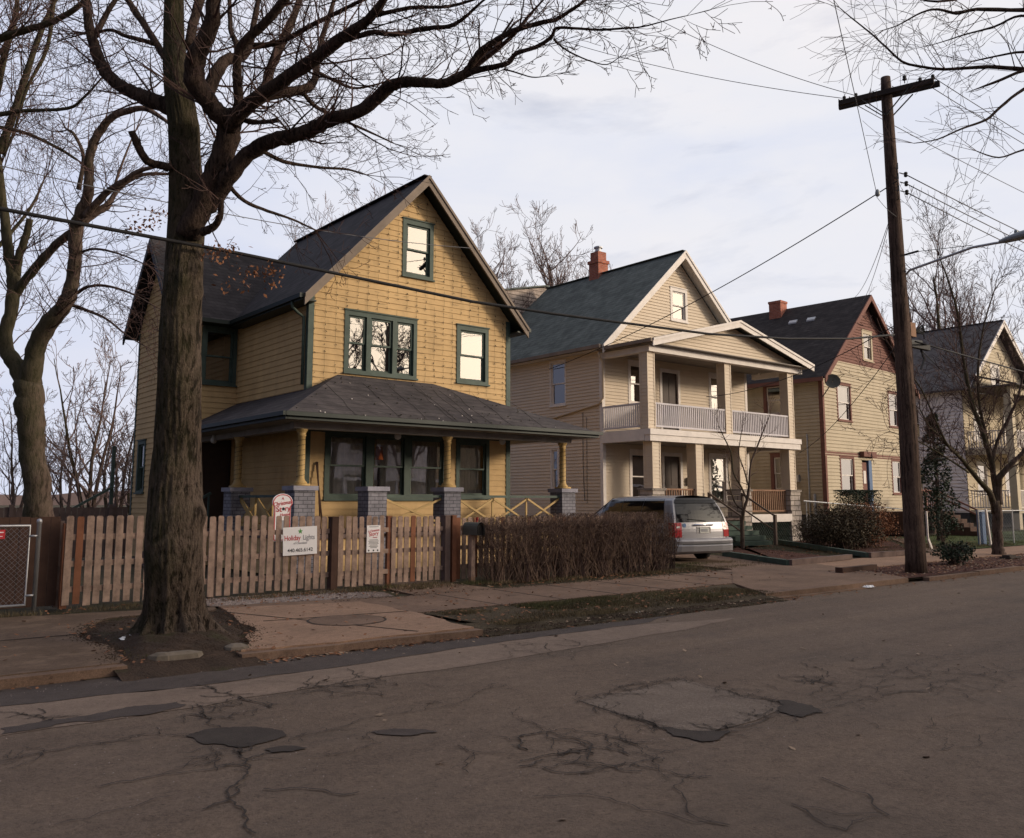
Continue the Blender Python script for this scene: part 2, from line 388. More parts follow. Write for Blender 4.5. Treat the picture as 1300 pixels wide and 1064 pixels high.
def window(parent, pl, u0, u1, z0, z1, casing, sash, lites=1, cw=.11, curtain=None, name='window', proud=.035, sill=True, mull=.1, dark_room=True, label=None):
    """double-hung window: casing round the opening, sashes inside, panes, sill; opening is u0..u1,z0..z1"""
    mb = MB()
    pbox(mb, pl, u0-cw, u0, z0-cw*.6, z1+cw*1.1, -.02, proud); pbox(mb, pl, u1, u1+cw, z0-cw*.6, z1+cw*1.1, -.02, proud)
    pbox(mb, pl, u0, u1, z1, z1+cw*1.1, -.02, proud); pbox(mb, pl, u0, u1, z0-cw*.6, z0, -.02, proud)
    pbox(mb, pl, u0-cw*1.2, u1+cw*1.2, z1+cw*1.1, z1+cw*1.1+.03, -.02, proud+.03)
    # reveals
    for (a, b, c, d) in ((u0, u0+.015, z0, z1), (u1-.015, u1, z0, z1), (u0, u1, z1-.015, z1), (u0, u1, z0, z0+.015)): pbox(mb, pl, a, b, c, d, -.12, -.02)
    w = mb.build(name, casing, parent)
    if label: w['label'] = label
    if sill:
        mb = MB(); pbox(mb, pl, u0-cw*1.2, u1+cw*1.2, z0-cw*.6-.045, z0-cw*.6, -.01, proud+.045); mb.build('sill', casing, w)
    uu = [u0+(u1-u0)*i/lites for i in range(lites+1)] if isinstance(lites, int) else [u0+(u1-u0)*q for q in lites]
    sb = MB(); gb = MB(); st = .05
    for i, (a, b) in enumerate(zip(uu, uu[1:])):
        if i > 0: a += mull/2
        if i < len(uu)-2: b -= mull/2
        zm = z0+(z1-z0)*.5
        for (za, zb, off) in ((z0+.015, zm+.02, -.09), (zm-.02, z1-.015, -.05)):
            pbox(sb, pl, a+.015, a+.015+st, za, zb, off, off+.035); pbox(sb, pl, b-.015-st, b-.015, za, zb, off, off+.035)
            pbox(sb, pl, a+.015+st, b-.015-st, zb-st*.8, zb, off, off+.035); pbox(sb, pl, a+.015+st, b-.015-st, za, za+st*.9, off, off+.035)
            gb.face([pl.p(a+.05, za+.03, off+.017), pl.p(b-.05, za+.03, off+.017), pl.p(b-.05, zb-.03, off+.017), pl.p(a+.05, zb-.03, off+.017)])
        if i > 0:
            m2 = MB(); pbox(m2, pl, a-mull, a, z0, z1, -.1, proud); m2.build('mullion', casing, w)
    sb.build('sash', sash, w); gb.build('pane', M['glass'], w)
    if curtain:
        cb = MB()
        for (a, b) in zip(uu, uu[1:]):
            n = 40; pts = []
            for k in range(n+1):
                t = k/n; off = -.20+.022*math.sin(t*n*1.25+a*7)+.01*math.sin(t*71)
                pts.append((a+.03+(b-a-.06)*t, off))
            for (p, q) in zip(pts, pts[1:]):
                tm = (p[0]-a)/(b-a)
                if curtain == 'split' and .36 < tm < .64: continue
                if curtain == 'side' and .25 < tm < .75: continue
                cb.face([pl.p(p[0], z0, p[1]), pl.p(q[0], z0, q[1]), pl.p(q[0], z1, q[1]), pl.p(p[0], z1, p[1])])
        cb.build('curtain', M['curtain'], w)
    return w
def roof(mb, a, b, c, d, th=.12):                        # a,b along eave, c,d along ridge, thickness downwards
    mb.prism([a, b, c, d], (0, 0, -th))
rnd = random.Random(7)
# ================================================================== HOUSE 1 (yellow)
H1 = thing('yellow_house', 'yellow clapboard house with green window trim, steep dark gable roof and wraparound hipped porch', 'house', (9.7, 20, 0))
def gl(e, s): return lambda z: max(0.0, (z-e)/s)
def gr(w, e, s): return lambda z: w-max(0.0, (z-e)/s)
ps = PL(9.7, 20, 0)
W1g = (.65, 4.08, 1.72, 3.24); W2g = (4.62, 5.55, 1.75, 3.2); W3u = (1.10, 3.07, 4.92, 6.34); W4u = (4.62, 5.50, 4.96, 6.38); W5a = (2.80, 3.56, 7.72, 9.10)
mb = MB()
siding(mb, ps, 0, 10.2, gl(6.82, 1.07), gr(6.4, 6.82, 1.07), [W1g, W2g, W3u, W4u, W5a])
sl = PL(9.7, 24.46, -90); siding(mb, sl, 0, 6.85, lambda z: 0, lambda z: 4.46, [])
wf = PL(8.0, 24.46, 0); W6 = (.75, 1.55, 4.92, 6.38); D1 = (.72, 1.62, .85, 3.3)
siding(mb, wf, 0, 6.75, lambda z: 0, lambda z: 1.7, [W6, D1])
wl = PL(8.0, 28.0, -90); W7 = (.55, 1.1, 1.9, 3.25)
siding(mb, wl, 0, 8.9, gl(6.72, 1.22), gr(3.54, 6.72, 1.22), [W7])
siding(mb, PL(16.1, 20, 90), 0, 6.85, lambda z: 0, lambda z: 7.6, [])
siding(mb, PL(16.1, 27.6, 180), 0, 10.2, gl(6.82, 1.07), gr(6.4, 6.82, 1.07), [])
siding(mb, PL(9.7, 28.0, 180), 0, 6.7, lambda z: 0, lambda z: 1.7, [])
mb.build('wall', M['yellow'], H1)
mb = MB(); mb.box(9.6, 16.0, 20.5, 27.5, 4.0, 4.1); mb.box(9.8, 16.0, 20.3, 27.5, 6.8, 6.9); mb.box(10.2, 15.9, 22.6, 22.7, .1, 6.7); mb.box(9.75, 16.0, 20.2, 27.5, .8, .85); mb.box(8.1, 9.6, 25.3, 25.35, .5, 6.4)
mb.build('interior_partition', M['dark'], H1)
W = {}
W['g3'] = window(H1, ps, *W1g, M['green'], M['green'], 3, .12, 'full', mull=.2)
W['g1'] = window(H1, ps, *W2g, M['green'], M['green'], 1, .11, 'full')
W['u3'] = window(H1, ps, *W3u, M['green'], M['green'], [0, .30, .70, 1], .11, 'side', mull=.13)
W['u1'] = window(H1, ps, *W4u, M['green'], M['green'], 1, .12)
W['a1'] = window(H1, ps, *W5a, M['green'], M['green'], 1, .12)
window(H1, wf, *W6, M['green'], M['green'], 1, .11)
window(H1, wl, *W7, M['green'], M['green'], 1, .1)
mb = MB(); pbox(mb, wf, .72, 1.62, .85, 3.3, -.12, -.06); mb.build('door', M['door'], H1)
mb = MB()
for (u0, u1, z1) in ((0, .11, 6.82), (6.29, 6.4, 6.82)): pbox(mb, ps, u0-.02, u1+.02, .1, z1, -.01, .03)
pbox(mb, sl, 4.37, 4.46, .1, 6.8, 0, .03); pbox(mb, wl, 0, .1, .1, 6.7, 0, .03); pbox(mb, wl, 3.44, 3.54, .1, 6.7, 0, .03); pbox(mb, wf, 0, .1, .1, 6.7, 0, .03)
pbox(mb, ps, .11, 6.29, 3.3, 3.42, 0, .028)
build_split(mb, 'corner_board', M['green'], H1)
# main roof
def gable_roof(parent, x0, x1, xr, zl, zr_, zt, y0, y1, mat, th=.10, name='roof'):
    mb = MB()
    mb.prism([V((x0, y0, zl)), V((x0, y1, zl)), V((xr, y1, zt)), V((xr, y0, zt))], (0, 0, -th))
    mb.prism([V((x1, y1, zr_)), V((x1, y0, zr_)), V((xr, y0, zt)), V((xr, y1, zt))], (0, 0, -th))
    mb.beam((xr, y0, zt+.01), (xr, y1, zt+.01), .24, .03)
    return mb.build(name, mat, parent)
r1 = gable_roof(H1, 9.35, 16.45, 12.9, 6.6, 6.6, 10.42, 19.56, 27.7, M['roof1'])
mb = MB()
mb.prism([V((7.65, 24.08, 6.62)), V((9.7, 24.08, 6.62)), V((12.0, 26.23, 9.25)), V((7.65, 26.23, 9.25))], (0, 0, -.10))
mb.prism([V((9.7, 28.4, 6.62)), V((7.65, 28.4, 6.62)), V((7.65, 26.23, 9.25)), V((12.0, 26.23, 9.25))], (0, 0, -.10))
mb.build('roof', M['roof1'], H1)
def rakes(parent, x0, xr, x1, zl, zt, y, mat, mat2, h=.24, th=.05, drop=.02, x1z=None):
    mb = MB(); zr = x1z if x1z is not None else zl
    for (xa, za) in ((x0, zl), (x1, zr)):
        mb.prism([V((xa, y, za-drop)), V((xr, y, zt-drop)), V((xr, y, zt-drop-h)), V((xa, y, za-drop-h))], (0, -th, 0))
    o = mb.build('rake_board', mat, parent)
    mb = MB()
    for (xa, za) in ((x0, zl), (x1, zr)):
        mb.prism([V((xa, y-th-.004, za+.012)), V((xr, y-th-.004, zt+.012)), V((xr, y-th-.004, zt-h*.32)), V((xa, y-th-.004, za-h*.32))], (0, -.03, 0))
    mb.build('rake_moulding', mat2, parent); return o
rakes(H1, 9.35, 12.9, 16.45, 6.6, 10.42, 19.56, M['brown_fascia'], M['brown_fascia'], .26)
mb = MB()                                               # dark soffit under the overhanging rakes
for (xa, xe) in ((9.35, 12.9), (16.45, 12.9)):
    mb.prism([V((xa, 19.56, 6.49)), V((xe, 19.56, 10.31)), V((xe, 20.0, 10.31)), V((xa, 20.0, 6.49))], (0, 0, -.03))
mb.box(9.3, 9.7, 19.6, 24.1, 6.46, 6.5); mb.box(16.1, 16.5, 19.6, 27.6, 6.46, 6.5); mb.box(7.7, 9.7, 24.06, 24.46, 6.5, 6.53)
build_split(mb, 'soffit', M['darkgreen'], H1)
mb = MB()
for y in (24.08, 28.4):
    mb.prism([V((7.65, y, 6.60)), V((7.65, 26.23, 9.23)), V((7.65, 26.23, 8.98)), V((7.65, y, 6.35))], (-.05, 0, 0))
build_split(mb, 'rake_board', M['black'], H1)
mb = MB()
mb.beam((9.29, 19.55, 6.56), (9.29, 24.1, 6.56), .12, .11); mb.beam((16.51, 19.55, 6.56), (16.51, 27.6, 6.56), .12, .11); mb.beam((7.65, 24.02, 6.56), (9.3, 24.02, 6.56), .12, .11)
build_split(mb, 'gutter', M['darkgreen'], H1)
mb = MB(); mb.tube([(9.29, 20.1, 6.5), (9.3, 20.1, 6.36), (9.45, 20.12, 6.25), (9.62, 20.12, 6.15), (9.63, 20.12, 5.9), (9.63, 20.12, 4.45)], .04, 8)
mb.build('downspout', M['green'], H1, True)
# porch
mb = MB()
A, B, P3, P4 = V((8.1, 17.6, 3.5)), V((17.3, 17.6, 3.5)), V((13.4, 20.0, 4.77)), V((10.55, 20.0, 4.77))
mb.prism([A, B, P3, P4], (0, 0, -.07))
mb.prism([V((8.1, 24.44, 3.5)), A, P4, V((9.7, 20.0, 4.33)), V((9.7, 24.44, 4.33))], (0, 0, -.07))
mb.prism([B, V((17.3, 21.5, 3.5)), V((16.1, 21.5, 3.89)), V((16.1, 20, 3.89)), P3], (0, 0, -.07))
pr = mb.build('porch_roof', M['roof1p'], H1)
mb = MB()
mb.beam((8.1, 17.58, 3.41), (17.32, 17.58, 3.41), .06, .15); mb.beam((8.08, 17.55, 3.41), (8.08, 24.4, 3.41), .06, .15); mb.beam((17.32, 17.6, 3.41), (17.32, 21.5, 3.41), .06, .15)
mb.beam((8.02, 17.50, 3.45), (17.4, 17.50, 3.45), .10, .09); mb.beam((8.0, 17.46, 3.45), (8.0, 24.4, 3.45), .10, .09)
mb.build('porch_fascia', M['darkgreen'], H1)
mb = MB(); mb.box(8.12, 17.28, 17.62, 19.96, 3.33, 3.36); mb.box(8.12, 9.68, 19.98, 24.42, 3.33, 3.36); mb.box(16.12, 17.28, 19.98, 21.5, 3.33, 3.36)
mb.build('porch_ceiling', M['ceil'], H1)
mb = MB(); mb.beam((8.5, 18.2, 3.26), (16.8, 18.2, 3.26), .2, .14); mb.beam((8.72, 18.3, 3.26), (8.72, 24.4, 3.26), .2, .14)
build_split(mb, 'porch_beam', M['ceil'], H1)
mb = MB(); mb.box(8.3, 16.95, 17.95, 19.97, .78, .86); mb.box(8.3, 9.66, 19.97, 24.44, .78, .86); mb.build('porch_floor', M['greywood'], H1)
mb = MB(); siding(mb, PL(8.35, 18.05, 0), 0, .78, lambda z: 0, lambda z: 8.5, []); siding(mb, PL(8.35, 24.4, -90), 0, .78, lambda z: 0, lambda z: 6.35, []); build_split(mb, 'porch_skirt', M['yellow'], H1)
for i, (x0, y0, col) in enumerate(((8.5, 17.95, 1), (10.32, 17.95, 0), (12.43, 17.95, 1), (16.3, 17.95, 1), (8.46, 21.4, 1))):
    mb = MB(); w = .49; mb.box(x0, x0+w, y0, y0+w, 0, 1.83); p = mb.build('porch_pier', M['pier'], H1)
    mb = MB(); mb.box(x0-.05, x0+w+.05, y0-.05, y0+w+.05, 1.83, 1.93); mb.build('pier_cap', M['piercap'], p)
    if col:
        cx, cy = x0+w/2, y0+w/2; mb = MB()
        mb.box(cx-.16, cx+.16, cy-.16, cy+.16, 1.93, 1.98)
        mb.lathe((cx, cy, 0), [(.14, 1.98), (.14, 2.01), (.10, 2.05), (.085, 2.1), (.088, 2.5), (.080, 3.02), (.095, 3.03), (.095, 3.06), (.08, 3.07), (.11, 3.13), (.13, 3.16), (.13, 3.19)], 16)
        q = mb.build('porch_column', M['yellow_trim'], H1, True)
        g = MB(); g.tube([V((cx+.093*math.cos(t*.55), cy+.093*math.sin(t*.55), 2.08+t*.0098)) for t in range(96)], .005, 4)
        g.build('light_garland', M['thinwire2'], q)
def xrail(xa, ya, xb, yb, n, z0=1.02, z1=1.68, w=.05, gap=False):
    a, b = V((xa, ya, 0)), V((xb, yb, 0)); mb = MB()
    mb.beam(a+V((0, 0, z0)), b+V((0, 0, z0)), .05, .06)
    for k in range(n):
        p = a.lerp(b, k/n); q = a.lerp(b, (k+1)/n); d = (q-p).normalized()*.02; nn = V((d.y, -d.x, 0))*1.4
        mb.beam(p+V((0, 0, z0+.03)), q+V((0, 0, z1-.03)), .028, w); mb.beam(p+nn+V((0, 0, z1-.03)), q+nn+V((0, 0, z0+.03)), .026, w)
        if k: mb.beam(p-nn+V((0, 0, z0)), p-nn+V((0, 0, z1)), .05, .03)
    o = mb.build('railing_brace', M['yellow_trim'], H1)
    mb = MB(); mb.beam(a+V((0, 0, z1+.03)), b+V((0, 0, z1+.03)), .09, .06); mb.build('handrail', M['green'], o)
xrail(10.81, 18.1, 12.43, 18.1, 1); xrail(12.92, 18.1, 16.3, 18.1, 3)
xrail(8.7, 18.44, 8.7, 21.4, 3, w=.12)
for (x, y) in ((8.6, 23.1), (11.6, 18.8), (14.9, 18.8)):
    mb = MB(); mb.lathe((x, y, 3.10), [(.01, 0), (.06, .02), (.085, .07), (.08, .13), (.05, .17), (.05, .23)], 12); mb.build('porch_light', M['globe'], H1, True)
# side stairs of the wing
mb = MB()
for k in range(5): mb.box(7.2-.0+k*.28-.25, 7.2+k*.28+.03, 22.6, 24.2, 0, .15+.16*k)
mb.build('side_steps', M['greywood'], H1)
mb = MB(); mb.beam((6.9, 22.6, .95), (8.4, 22.6, 1.8), .06, .06)
for k in range(6): mb.beam((7.0+k*.27, 22.6, .2+k*.15), (7.0+k*.27, 22.6, 1.0+k*.15), .04, .04)
build_split(mb, 'stair_rail', M['green'], H1)
mb = MB(); mb.beam((7.35, 27.7, 0), (7.35, 27.7, 3.2), .09, .09, V((0, 1, 0))); mb.beam((7.35, 27.6, 2.0), (6.0, 27.6, 1.2), .05, .07); mb.beam((6.0, 27.6, 0), (6.0, 27.6, 1.25), .08, .08, V((0, 1, 0)))
build_split(mb, 'rear_stair_post', M['green'], H1)
# string lights over the facade
mb = MB(); rr = random.Random(3)
x = .14
while x < 6.3:
    z = 4.55
    zt = 6.82+1.07*min(x, 6.4-x)-.25
    while z < zt:
        L = .12+rr.random()*.08
        if not any(h[0]-.1 < x < h[1]+.1 and h[2]-.1 < z < h[3]+.1 for h in (W3u, W4u, W5a)):
            if rr.random() < .85: mb.beam(ps.p(x+rr.uniform(-.02, .02), z, .032), ps.p(x+rr.uniform(-.02, .02), z+L, .032), .0034, .0034, ps.n)
            if rr.random() < .6:
                q = ps.p(x+rr.uniform(-.03, .03), z+L*.5, .036); mb.beam(q, q+V((rr.uniform(-.02, .045), 0, rr.uniform(-.05, -.01))), .012, .012, ps.n)
        z += L+.015
    x += .30
z = 4.66
while z < 9.6:
    zz = max(0, (z-6.82)/1.07); a, b = zz+.12, 6.4-zz-.12
    xx = a
    while xx < b:
        if rr.random() < .25 and not any(h[0]-.12 < xx < h[1]+.05 and h[2]-.12 < z < h[3]+.12 for h in (W3u, W4u, W5a)): mb.beam(ps.p(xx, z, .026), ps.p(min(xx+.15, b), z+rr.uniform(-.012, .012), .034), .004, .004, ps.n)
        xx += .15
    z += .30
for k in range(90):                                     # clips and bulbs lying on the porch roof
    t = rr.random(); u = rr.random(); y = 17.62+2.3*u; x = 8.2+(u*2.4)+t*(9.0-u*6.2); z = 3.5+(y-17.6)*.529
    q = V((x, y, z+.015)); mb.beam(q, q+V((rr.uniform(-.05, .05), rr.uniform(-.05, .05), .0)), .016, .018)
for k in range(10):
    x = rr.uniform(9, 16.0); pts = []
    for j in range(6): u = j/5*.8; pts.append((x+rr.uniform(-.05, .05)+.02*j, 17.6+2.4*u, 3.512+2.4*u*.529))
    mb.tube(pts, .004, 3)
mb.build('string_lights', M['thinwire2'], H1, kind='stuff')
mb = MB()
for k in range(16):
    u = rr.random()**3; y = 17.6+2.3*u; x = 8.3+(u*2.4)+rr.random()*(8.8-u*6.2); z = 3.5+(y-17.6)*.529
    q = V((x, y, z+.02)); mb.beam(q, q+V((rr.uniform(-.03, .03), .0, rr.uniform(-.01, .02))), .02, .02)
mb.build('roof_light_clips', M['white'], H1, kind='stuff')
# lamp seen behind the middle ground-floor window
lp = thing('table_lamp', 'small orange lamp shade glimpsed behind the middle curtained ground floor window of the yellow house', 'lamp', (11.86, 20.14, .85))
mb = MB(); mb.lathe((11.86, 20.14, 0), [(.1, 1.1), (.03, 1.15), (.03, 2.55)], 10); mb.lathe((11.86, 20.14, 0), [(.02, 1.1), (.16, .9), (.16, .86)], 10); mb.build('lamp_stem', M['black'], lp)
mb = MB(); mb.lathe((11.86, 20.14, 0), [(.13, 2.66), (.09, 3.0)], 12); mb.build('lamp_shade', paint('orange_cloth_shade', (.75, .20, .06), .8, .05), lp, True)

# ================================================================== HOUSE 2 (cream, double porch)
H2 = thing('cream_house', 'cream vinyl sided house with green gray roof and two storey front porch', 'house', (23, 23.1, 0))
pf = PL(23, 23.1, 0); pl2 = PL(23, 31, -90)
o_u1 = (1.50, 2.45, 5.30, 6.75); o_ud = (3.28, 4.22, 4.10, 6.62); o_u2 = (6.30, 7.15, 5.0, 6.70); o_g1 = (1.50, 2.40, 1.65, 3.35); o_gd = (3.30, 4.25, .98, 3.32); o_g2 = (6.15, 7.10, 1.45, 3.35); o_a = (4.02, 4.80, 8.86, 10.0)
mb = MB()
siding(mb, pf, 0, 11.3, gl(7.4, .916), gr(8.7, 7.4, .916), [o_u1, o_ud, o_u2, o_g1, o_gd, o_g2, o_a], .125, .03)
o_l1 = (5.08, 5.90, 5.30, 6.95); o_l2 = (5.1, 5.45, 2.05, 3.55)
siding(mb, pl2, 0, 7.45, lambda z: 0, lambda z: 7.9, [o_l1, o_l2], .125, .03)
siding(mb, PL(31.7, 23.1, 90), 0, 7.45, lambda z: 0, lambda z: 7.9, [], .13)
siding(mb, PL(31.7, 31, 180), 0, 11.3, gl(7.4, .916), gr(8.7, 7.4, .916), [], .26)
mb.build('wall', M['cream'], H2)
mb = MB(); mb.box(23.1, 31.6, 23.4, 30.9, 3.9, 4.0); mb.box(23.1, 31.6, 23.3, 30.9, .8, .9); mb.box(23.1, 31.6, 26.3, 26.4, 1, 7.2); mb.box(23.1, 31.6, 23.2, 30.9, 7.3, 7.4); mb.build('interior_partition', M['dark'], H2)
for h, c in ((o_u1, None), (o_u2, None), (o_g1, None), (o_g2, 'full'), (o_a, None)): window(H2, pf, *h, M['white'], M['white'], 1, .13, c)
window(H2, pl2, *o_l1, M['white'], M['white'], 1, .06); window(H2, pl2, *o_l2, M['white'], M['white'], 1, .06)
for h in (o_ud, o_gd):
    mb = MB(); pbox(mb, pf, h[0], h[1], h[2], h[3], -.1, -.05)
    for (a, b) in ((.12, .42), (.5, .86)):
        for (c, d) in ((.1, .45), (.52, .93)): pbox(mb, pf, h[0]+a*(h[1]-h[0])*1.0, h[0]+b*(h[1]-h[0]), h[2]+c*(h[3]-h[2]), h[2]+d*(h[3]-h[2]), -.05, -.035)
    d = mb.build('door', M['door'], H2)
    mb = MB(); pbox(mb, pf, h[0]-.13, h[0], h[2], h[3]+.14, -.04, .04); pbox(mb, pf, h[1], h[1]+.13, h[2], h[3]+.14, -.04, .04); pbox(mb, pf, h[0], h[1], h[3], h[3]+.14, -.04, .04); mb.build('door_frame', M['white'], d)
    mb = MB(); mb.lathe(tuple(pf.p(h[1]-.1, h[2]+1.0, .0)), [(.001, -.03), (.03, -.02), (.035, 0), (.03, .02), (.001, .03)], 8); mb.build('handle', M['chrome'], d)
mb = MB()
for (u0, u1) in ((-.03, .12), (8.58, 8.73)): pbox(mb, pf, u0, u1, .1, 7.35, 0, .03)
pbox(mb, pl2, 7.78, 7.9, .1, 7.35, 0, .03); build_split(mb, 'corner_board', M['white'], H2)
gable_roof(H2, 22.6, 32.1, 27.35, 7.25, 7.25, 11.62, 22.66, 31.1, M['roof2'])
rakes(H2, 22.6, 27.35, 32.1, 7.25, 11.62, 22.66, M['white'], M['white'], .3)
mb = MB()
for (xa, xe) in ((22.6, 27.35), (32.1, 27.35)):
    mb.prism([V((xa, 22.67, 7.14)), V((xe, 22.67, 11.5)), V((xe, 23.1, 11.5)), V((xa, 23.1, 7.14))], (0, 0, -.03))
mb.box(22.62, 23.0, 22.7, 31, 7.1, 7.13); build_split(mb, 'soffit', M['white'], H2)
mb = MB(); mb.beam((22.54, 22.7, 7.2), (22.54, 31.1, 7.2), .13, .13); build_split(mb, 'gutter', M['brown_fascia'], H2)
mb = MB(); mb.tube([(22.7, 22.95, 7.0), (22.75, 22.97, 6.85), (22.93, 22.98, 6.7), (22.93, 22.98, 5.35), (22.93, 23.2, 5.15), (22.93, 27.5, 4.55)], .045, 8); mb.build('downspout', M['cream'], H2, True)
mb = MB()
for (x0, x1, y0, y1, z0, z1) in ((27.05, 27.65, 27.3, 27.9, 10.9, 12.08), (27.0, 27.7, 27.25, 27.95, 12.08, 12.22), (27.1, 27.6, 27.35, 27.85, 12.22, 12.62)): mb.box(x0, x1, y0, y1, z0, z1)
ch = mb.build('chimney', M['red_brick'], H2)
mb = MB(); mb.lathe((27.35, 27.6, 12.62), [(.14, 0), (.14, .18), (.2, .2), (.2, .26), (.12, .3)], 12); mb.build('chimney_pot', M['galv'], ch)
# rear wing with pale siding
mb = MB(); siding(mb, PL(22.6, 31.6, 0), 4, 12.0, lambda z: .9+max(0, (z-10.95)/.21), lambda z: 9.2-max(0, (z-10.95)/.21), [], .2, .03); siding(mb, PL(23.5, 38, -90), 4, 10.9, lambda z: 0, lambda z: 6.4, [], .2, .03)
mb.build('rear_wing_wall', M['roof_tan'], H2)
mb = MB(); mb.prism([V((23.2, 31.5, 10.95)), V((27.7, 31.5, 11.95)), V((32.0, 31.5, 10.95)), V((32, 31.5, 10.88)), V((27.7, 31.5, 11.88)), V((23.2, 31.5, 10.88))], (0, 6, 0)); mb.build('rear_roof', M['roof2'], H2)
# porch
mb = MB(); zc = 8.42
mb.prism([V((22.75, 20.38, 7.17)), V((22.75, 23.08, 7.17)), V((27.7, 23.08, zc)), V((27.7, 20.38, zc))], (0, 0, -.07)); mb.prism([V((32.6, 23.08, 7.17)), V((32.6, 20.38, 7.17)), V((27.7, 20.38, zc)), V((27.7, 23.08, zc))], (0, 0, -.07))
mb.build('porch_roof', M['roof2'], H2)
rakes(H2, 22.75, 27.7, 32.6, 7.17, zc, 20.38, M['white'], M['white'], .24)
mb = MB(); siding(mb, PL(22.95, 20.8, 0), 7.0, 8.3, lambda z: max(0, (z-7.08)/.2525), lambda z: 9.35-max(0, (z-7.08)/.2525), [], .125, .03); mb.build('porch_gable', M['cream'], H2)
mb = MB(); mb.box(22.95, 32.3, 20.72, 21.0, 6.80, 7.02); mb.box(22.95, 23.2, 21.0, 23.08, 6.80, 7.02); mb.box(32.1, 32.3, 21.0, 23.08, 6.8, 7.02)
mb.box(22.9, 32.0, 20.68, 20.98, 3.88, 4.08); mb.box(22.93, 31.97, 20.72, 20.98, 3.66, 3.876); mb.box(22.92, 23.2, 20.99, 23.08, 3.68, 4.08); mb.box(31.7, 32, 20.99, 23.08, 3.68, 4.08)
build_split(mb, 'porch_beam', M['white'], H2)
mb = MB(); mb.box(22.8, 32.5, 20.45, 23.05, 7.03, 7.06); mb.box(23.2, 31.7, 21.0, 23.06, 3.70, 3.74); mb.build('porch_ceiling', M['ceil'], H2)
mb = MB(); mb.box(23.2, 31.7, 21.0, 23.06, 4.0, 4.05); mb.box(22.95, 31.9, 20.75, 23.06, .88, .95); mb.build('porch_floor', M['greywood'], H2)
mb = MB(); mb.beam((22.70, 20.34, 7.12), (22.70, 23.0, 7.12), .12, .12); build_split(mb, 'gutter', M['brown_fascia'], H2)
def sided_post(x0, x1, y0, y1, z0, z1):
    mb = MB()
    for (q, w) in ((PL(x0, y0, 0), x1-x0), (PL(x1, y0, 90), y1-y0), (PL(x1, y1, 180), x1-x0), (PL(x0, y1, -90), y1-y0)):
        siding(mb, q, z0, z1, lambda z: 0, lambda z, w=w: w, [], .125, .02)
    for (x, y) in ((x0, y0), (x1, y0), (x0, y1), (x1, y1)): mb.box(x-.025, x+.025, y-.025, y+.025, z0, z1)
    return mb.build('porch_column', M['cream'], H2)
for (x0, x1) in ((23.0, 23.34), (27.32, 27.66), (31.42, 31.76)): sided_post(x0, x1, 20.86, 21.20, 4.08, 6.8)
for (x0, x1) in ((23.15, 23.53), (25.48, 25.86), (28.05, 28.43), (31.3, 31.68)): sided_post(x0, x1, 20.84, 21.22, 2.03, 3.66)
for (x0, x1) in ((22.98, 23.62), (27.9, 28.55), (31.14, 31.8)):
    mb = MB(); z = 0
    while z < 1.95:
        j = rnd.uniform(-.02, .02); k = rnd.uniform(-.02, .02); mb.box(x0+j, x1+j, 20.72+k, 21.36+k, z, z+.19); z += .2
    mb.box(x0-.04, x1+.04, 20.67, 21.4, 1.96, 2.03); mb.build('stone_pier', M['stone'], H2)
sided_post(25.48, 25.86, 20.84, 21.22, .95, 2.03)
def balusters(parent, a, b, z0, z1, n, mat, t=.03, name='railing', rail=.07):
    a, b = V(a), V(b); mb = MB()
    for k in range(n):
        p = a.lerp(b, (k+.5)/n); mb.beam(p+V((0, 0, z0)), p+V((0, 0, z1-.03)), t, t, (b-a).normalized())
    mb.beam(a+V((0, 0, z1)), b+V((0, 0, z1)), rail, .06); mb.beam(a+V((0, 0, z0)), b+V((0, 0, z0)), .05, .06)
    return mb.build(name, mat, parent)
balusters(H2, (23.4, 20.9, 0), (27.3, 20.9, 0), 4.2, 5.0, 36, M['rail_white'], .045); balusters(H2, (27.7, 20.9, 0), (31.4, 20.9, 0), 4.2, 5.0, 34, M['rail_white'], .045)
balusters(H2, (23.06, 21.25, 0), (23.06, 23.05, 0), 4.2, 5.0, 18, M['rail_white'], .045); balusters(H2, (31.75, 21.25, 0), (31.75, 23.05, 0), 4.2, 5.0, 18, M['rail_white'], .045)
balusters(H2, (28.56, 20.95, 0), (31.14, 20.95, 0), 1.2, 2.0, 20, M['brownwood'], .04); balusters(H2, (23.63, 20.95, 0), (26.0, 20.95, 0), 1.1, 2.0, 18, M['brownwood'], .04)
mb = MB(); mb.box(28.5, 31.15, 20.7, 20.78, .78, 1.08); mb.box(23.6, 26.1, 20.7, 20.78, .78, 1.08); build_split(mb, 'porch_skirt', M['white'], H2)
mb = MB()
for k in range(-6, 22):
    for s in (1, -1):
        x = 28.55+k*.15; p = V((x, 20.82+s*.008, .05)); q = V((x+s*.7, 20.82+s*.008, .76))
        a, b = (p, q) if s > 0 else (V((x+.0, 20.812, .05)), V((x-.7, 20.812, .76)))
        def cl(p, q, lo=28.56, hi=31.13):
            d = q-p; t0, t1 = 0, 1
            if abs(d.x) > 1e-6:
                ta, tb = sorted(((lo-p.x)/d.x, (hi-p.x)/d.x)); t0, t1 = max(t0, ta), min(t1, tb)
            return (p+d*t0, p+d*t1) if t1-t0 > .05 else None
        r = cl(a, b)
        if r: mb.beam(r[0], r[1], .01, .03, V((0, 1, 0)))
mb.build('lattice', M['greenwood'], H2)
st = []
mb = MB()
for k in range(5): mb.box(26.05, 27.85, 19.35+k*.29, 20.75, .02+.17*k, .17+.17*k)
mb.build('porch_steps', M['greenwood'], H2)
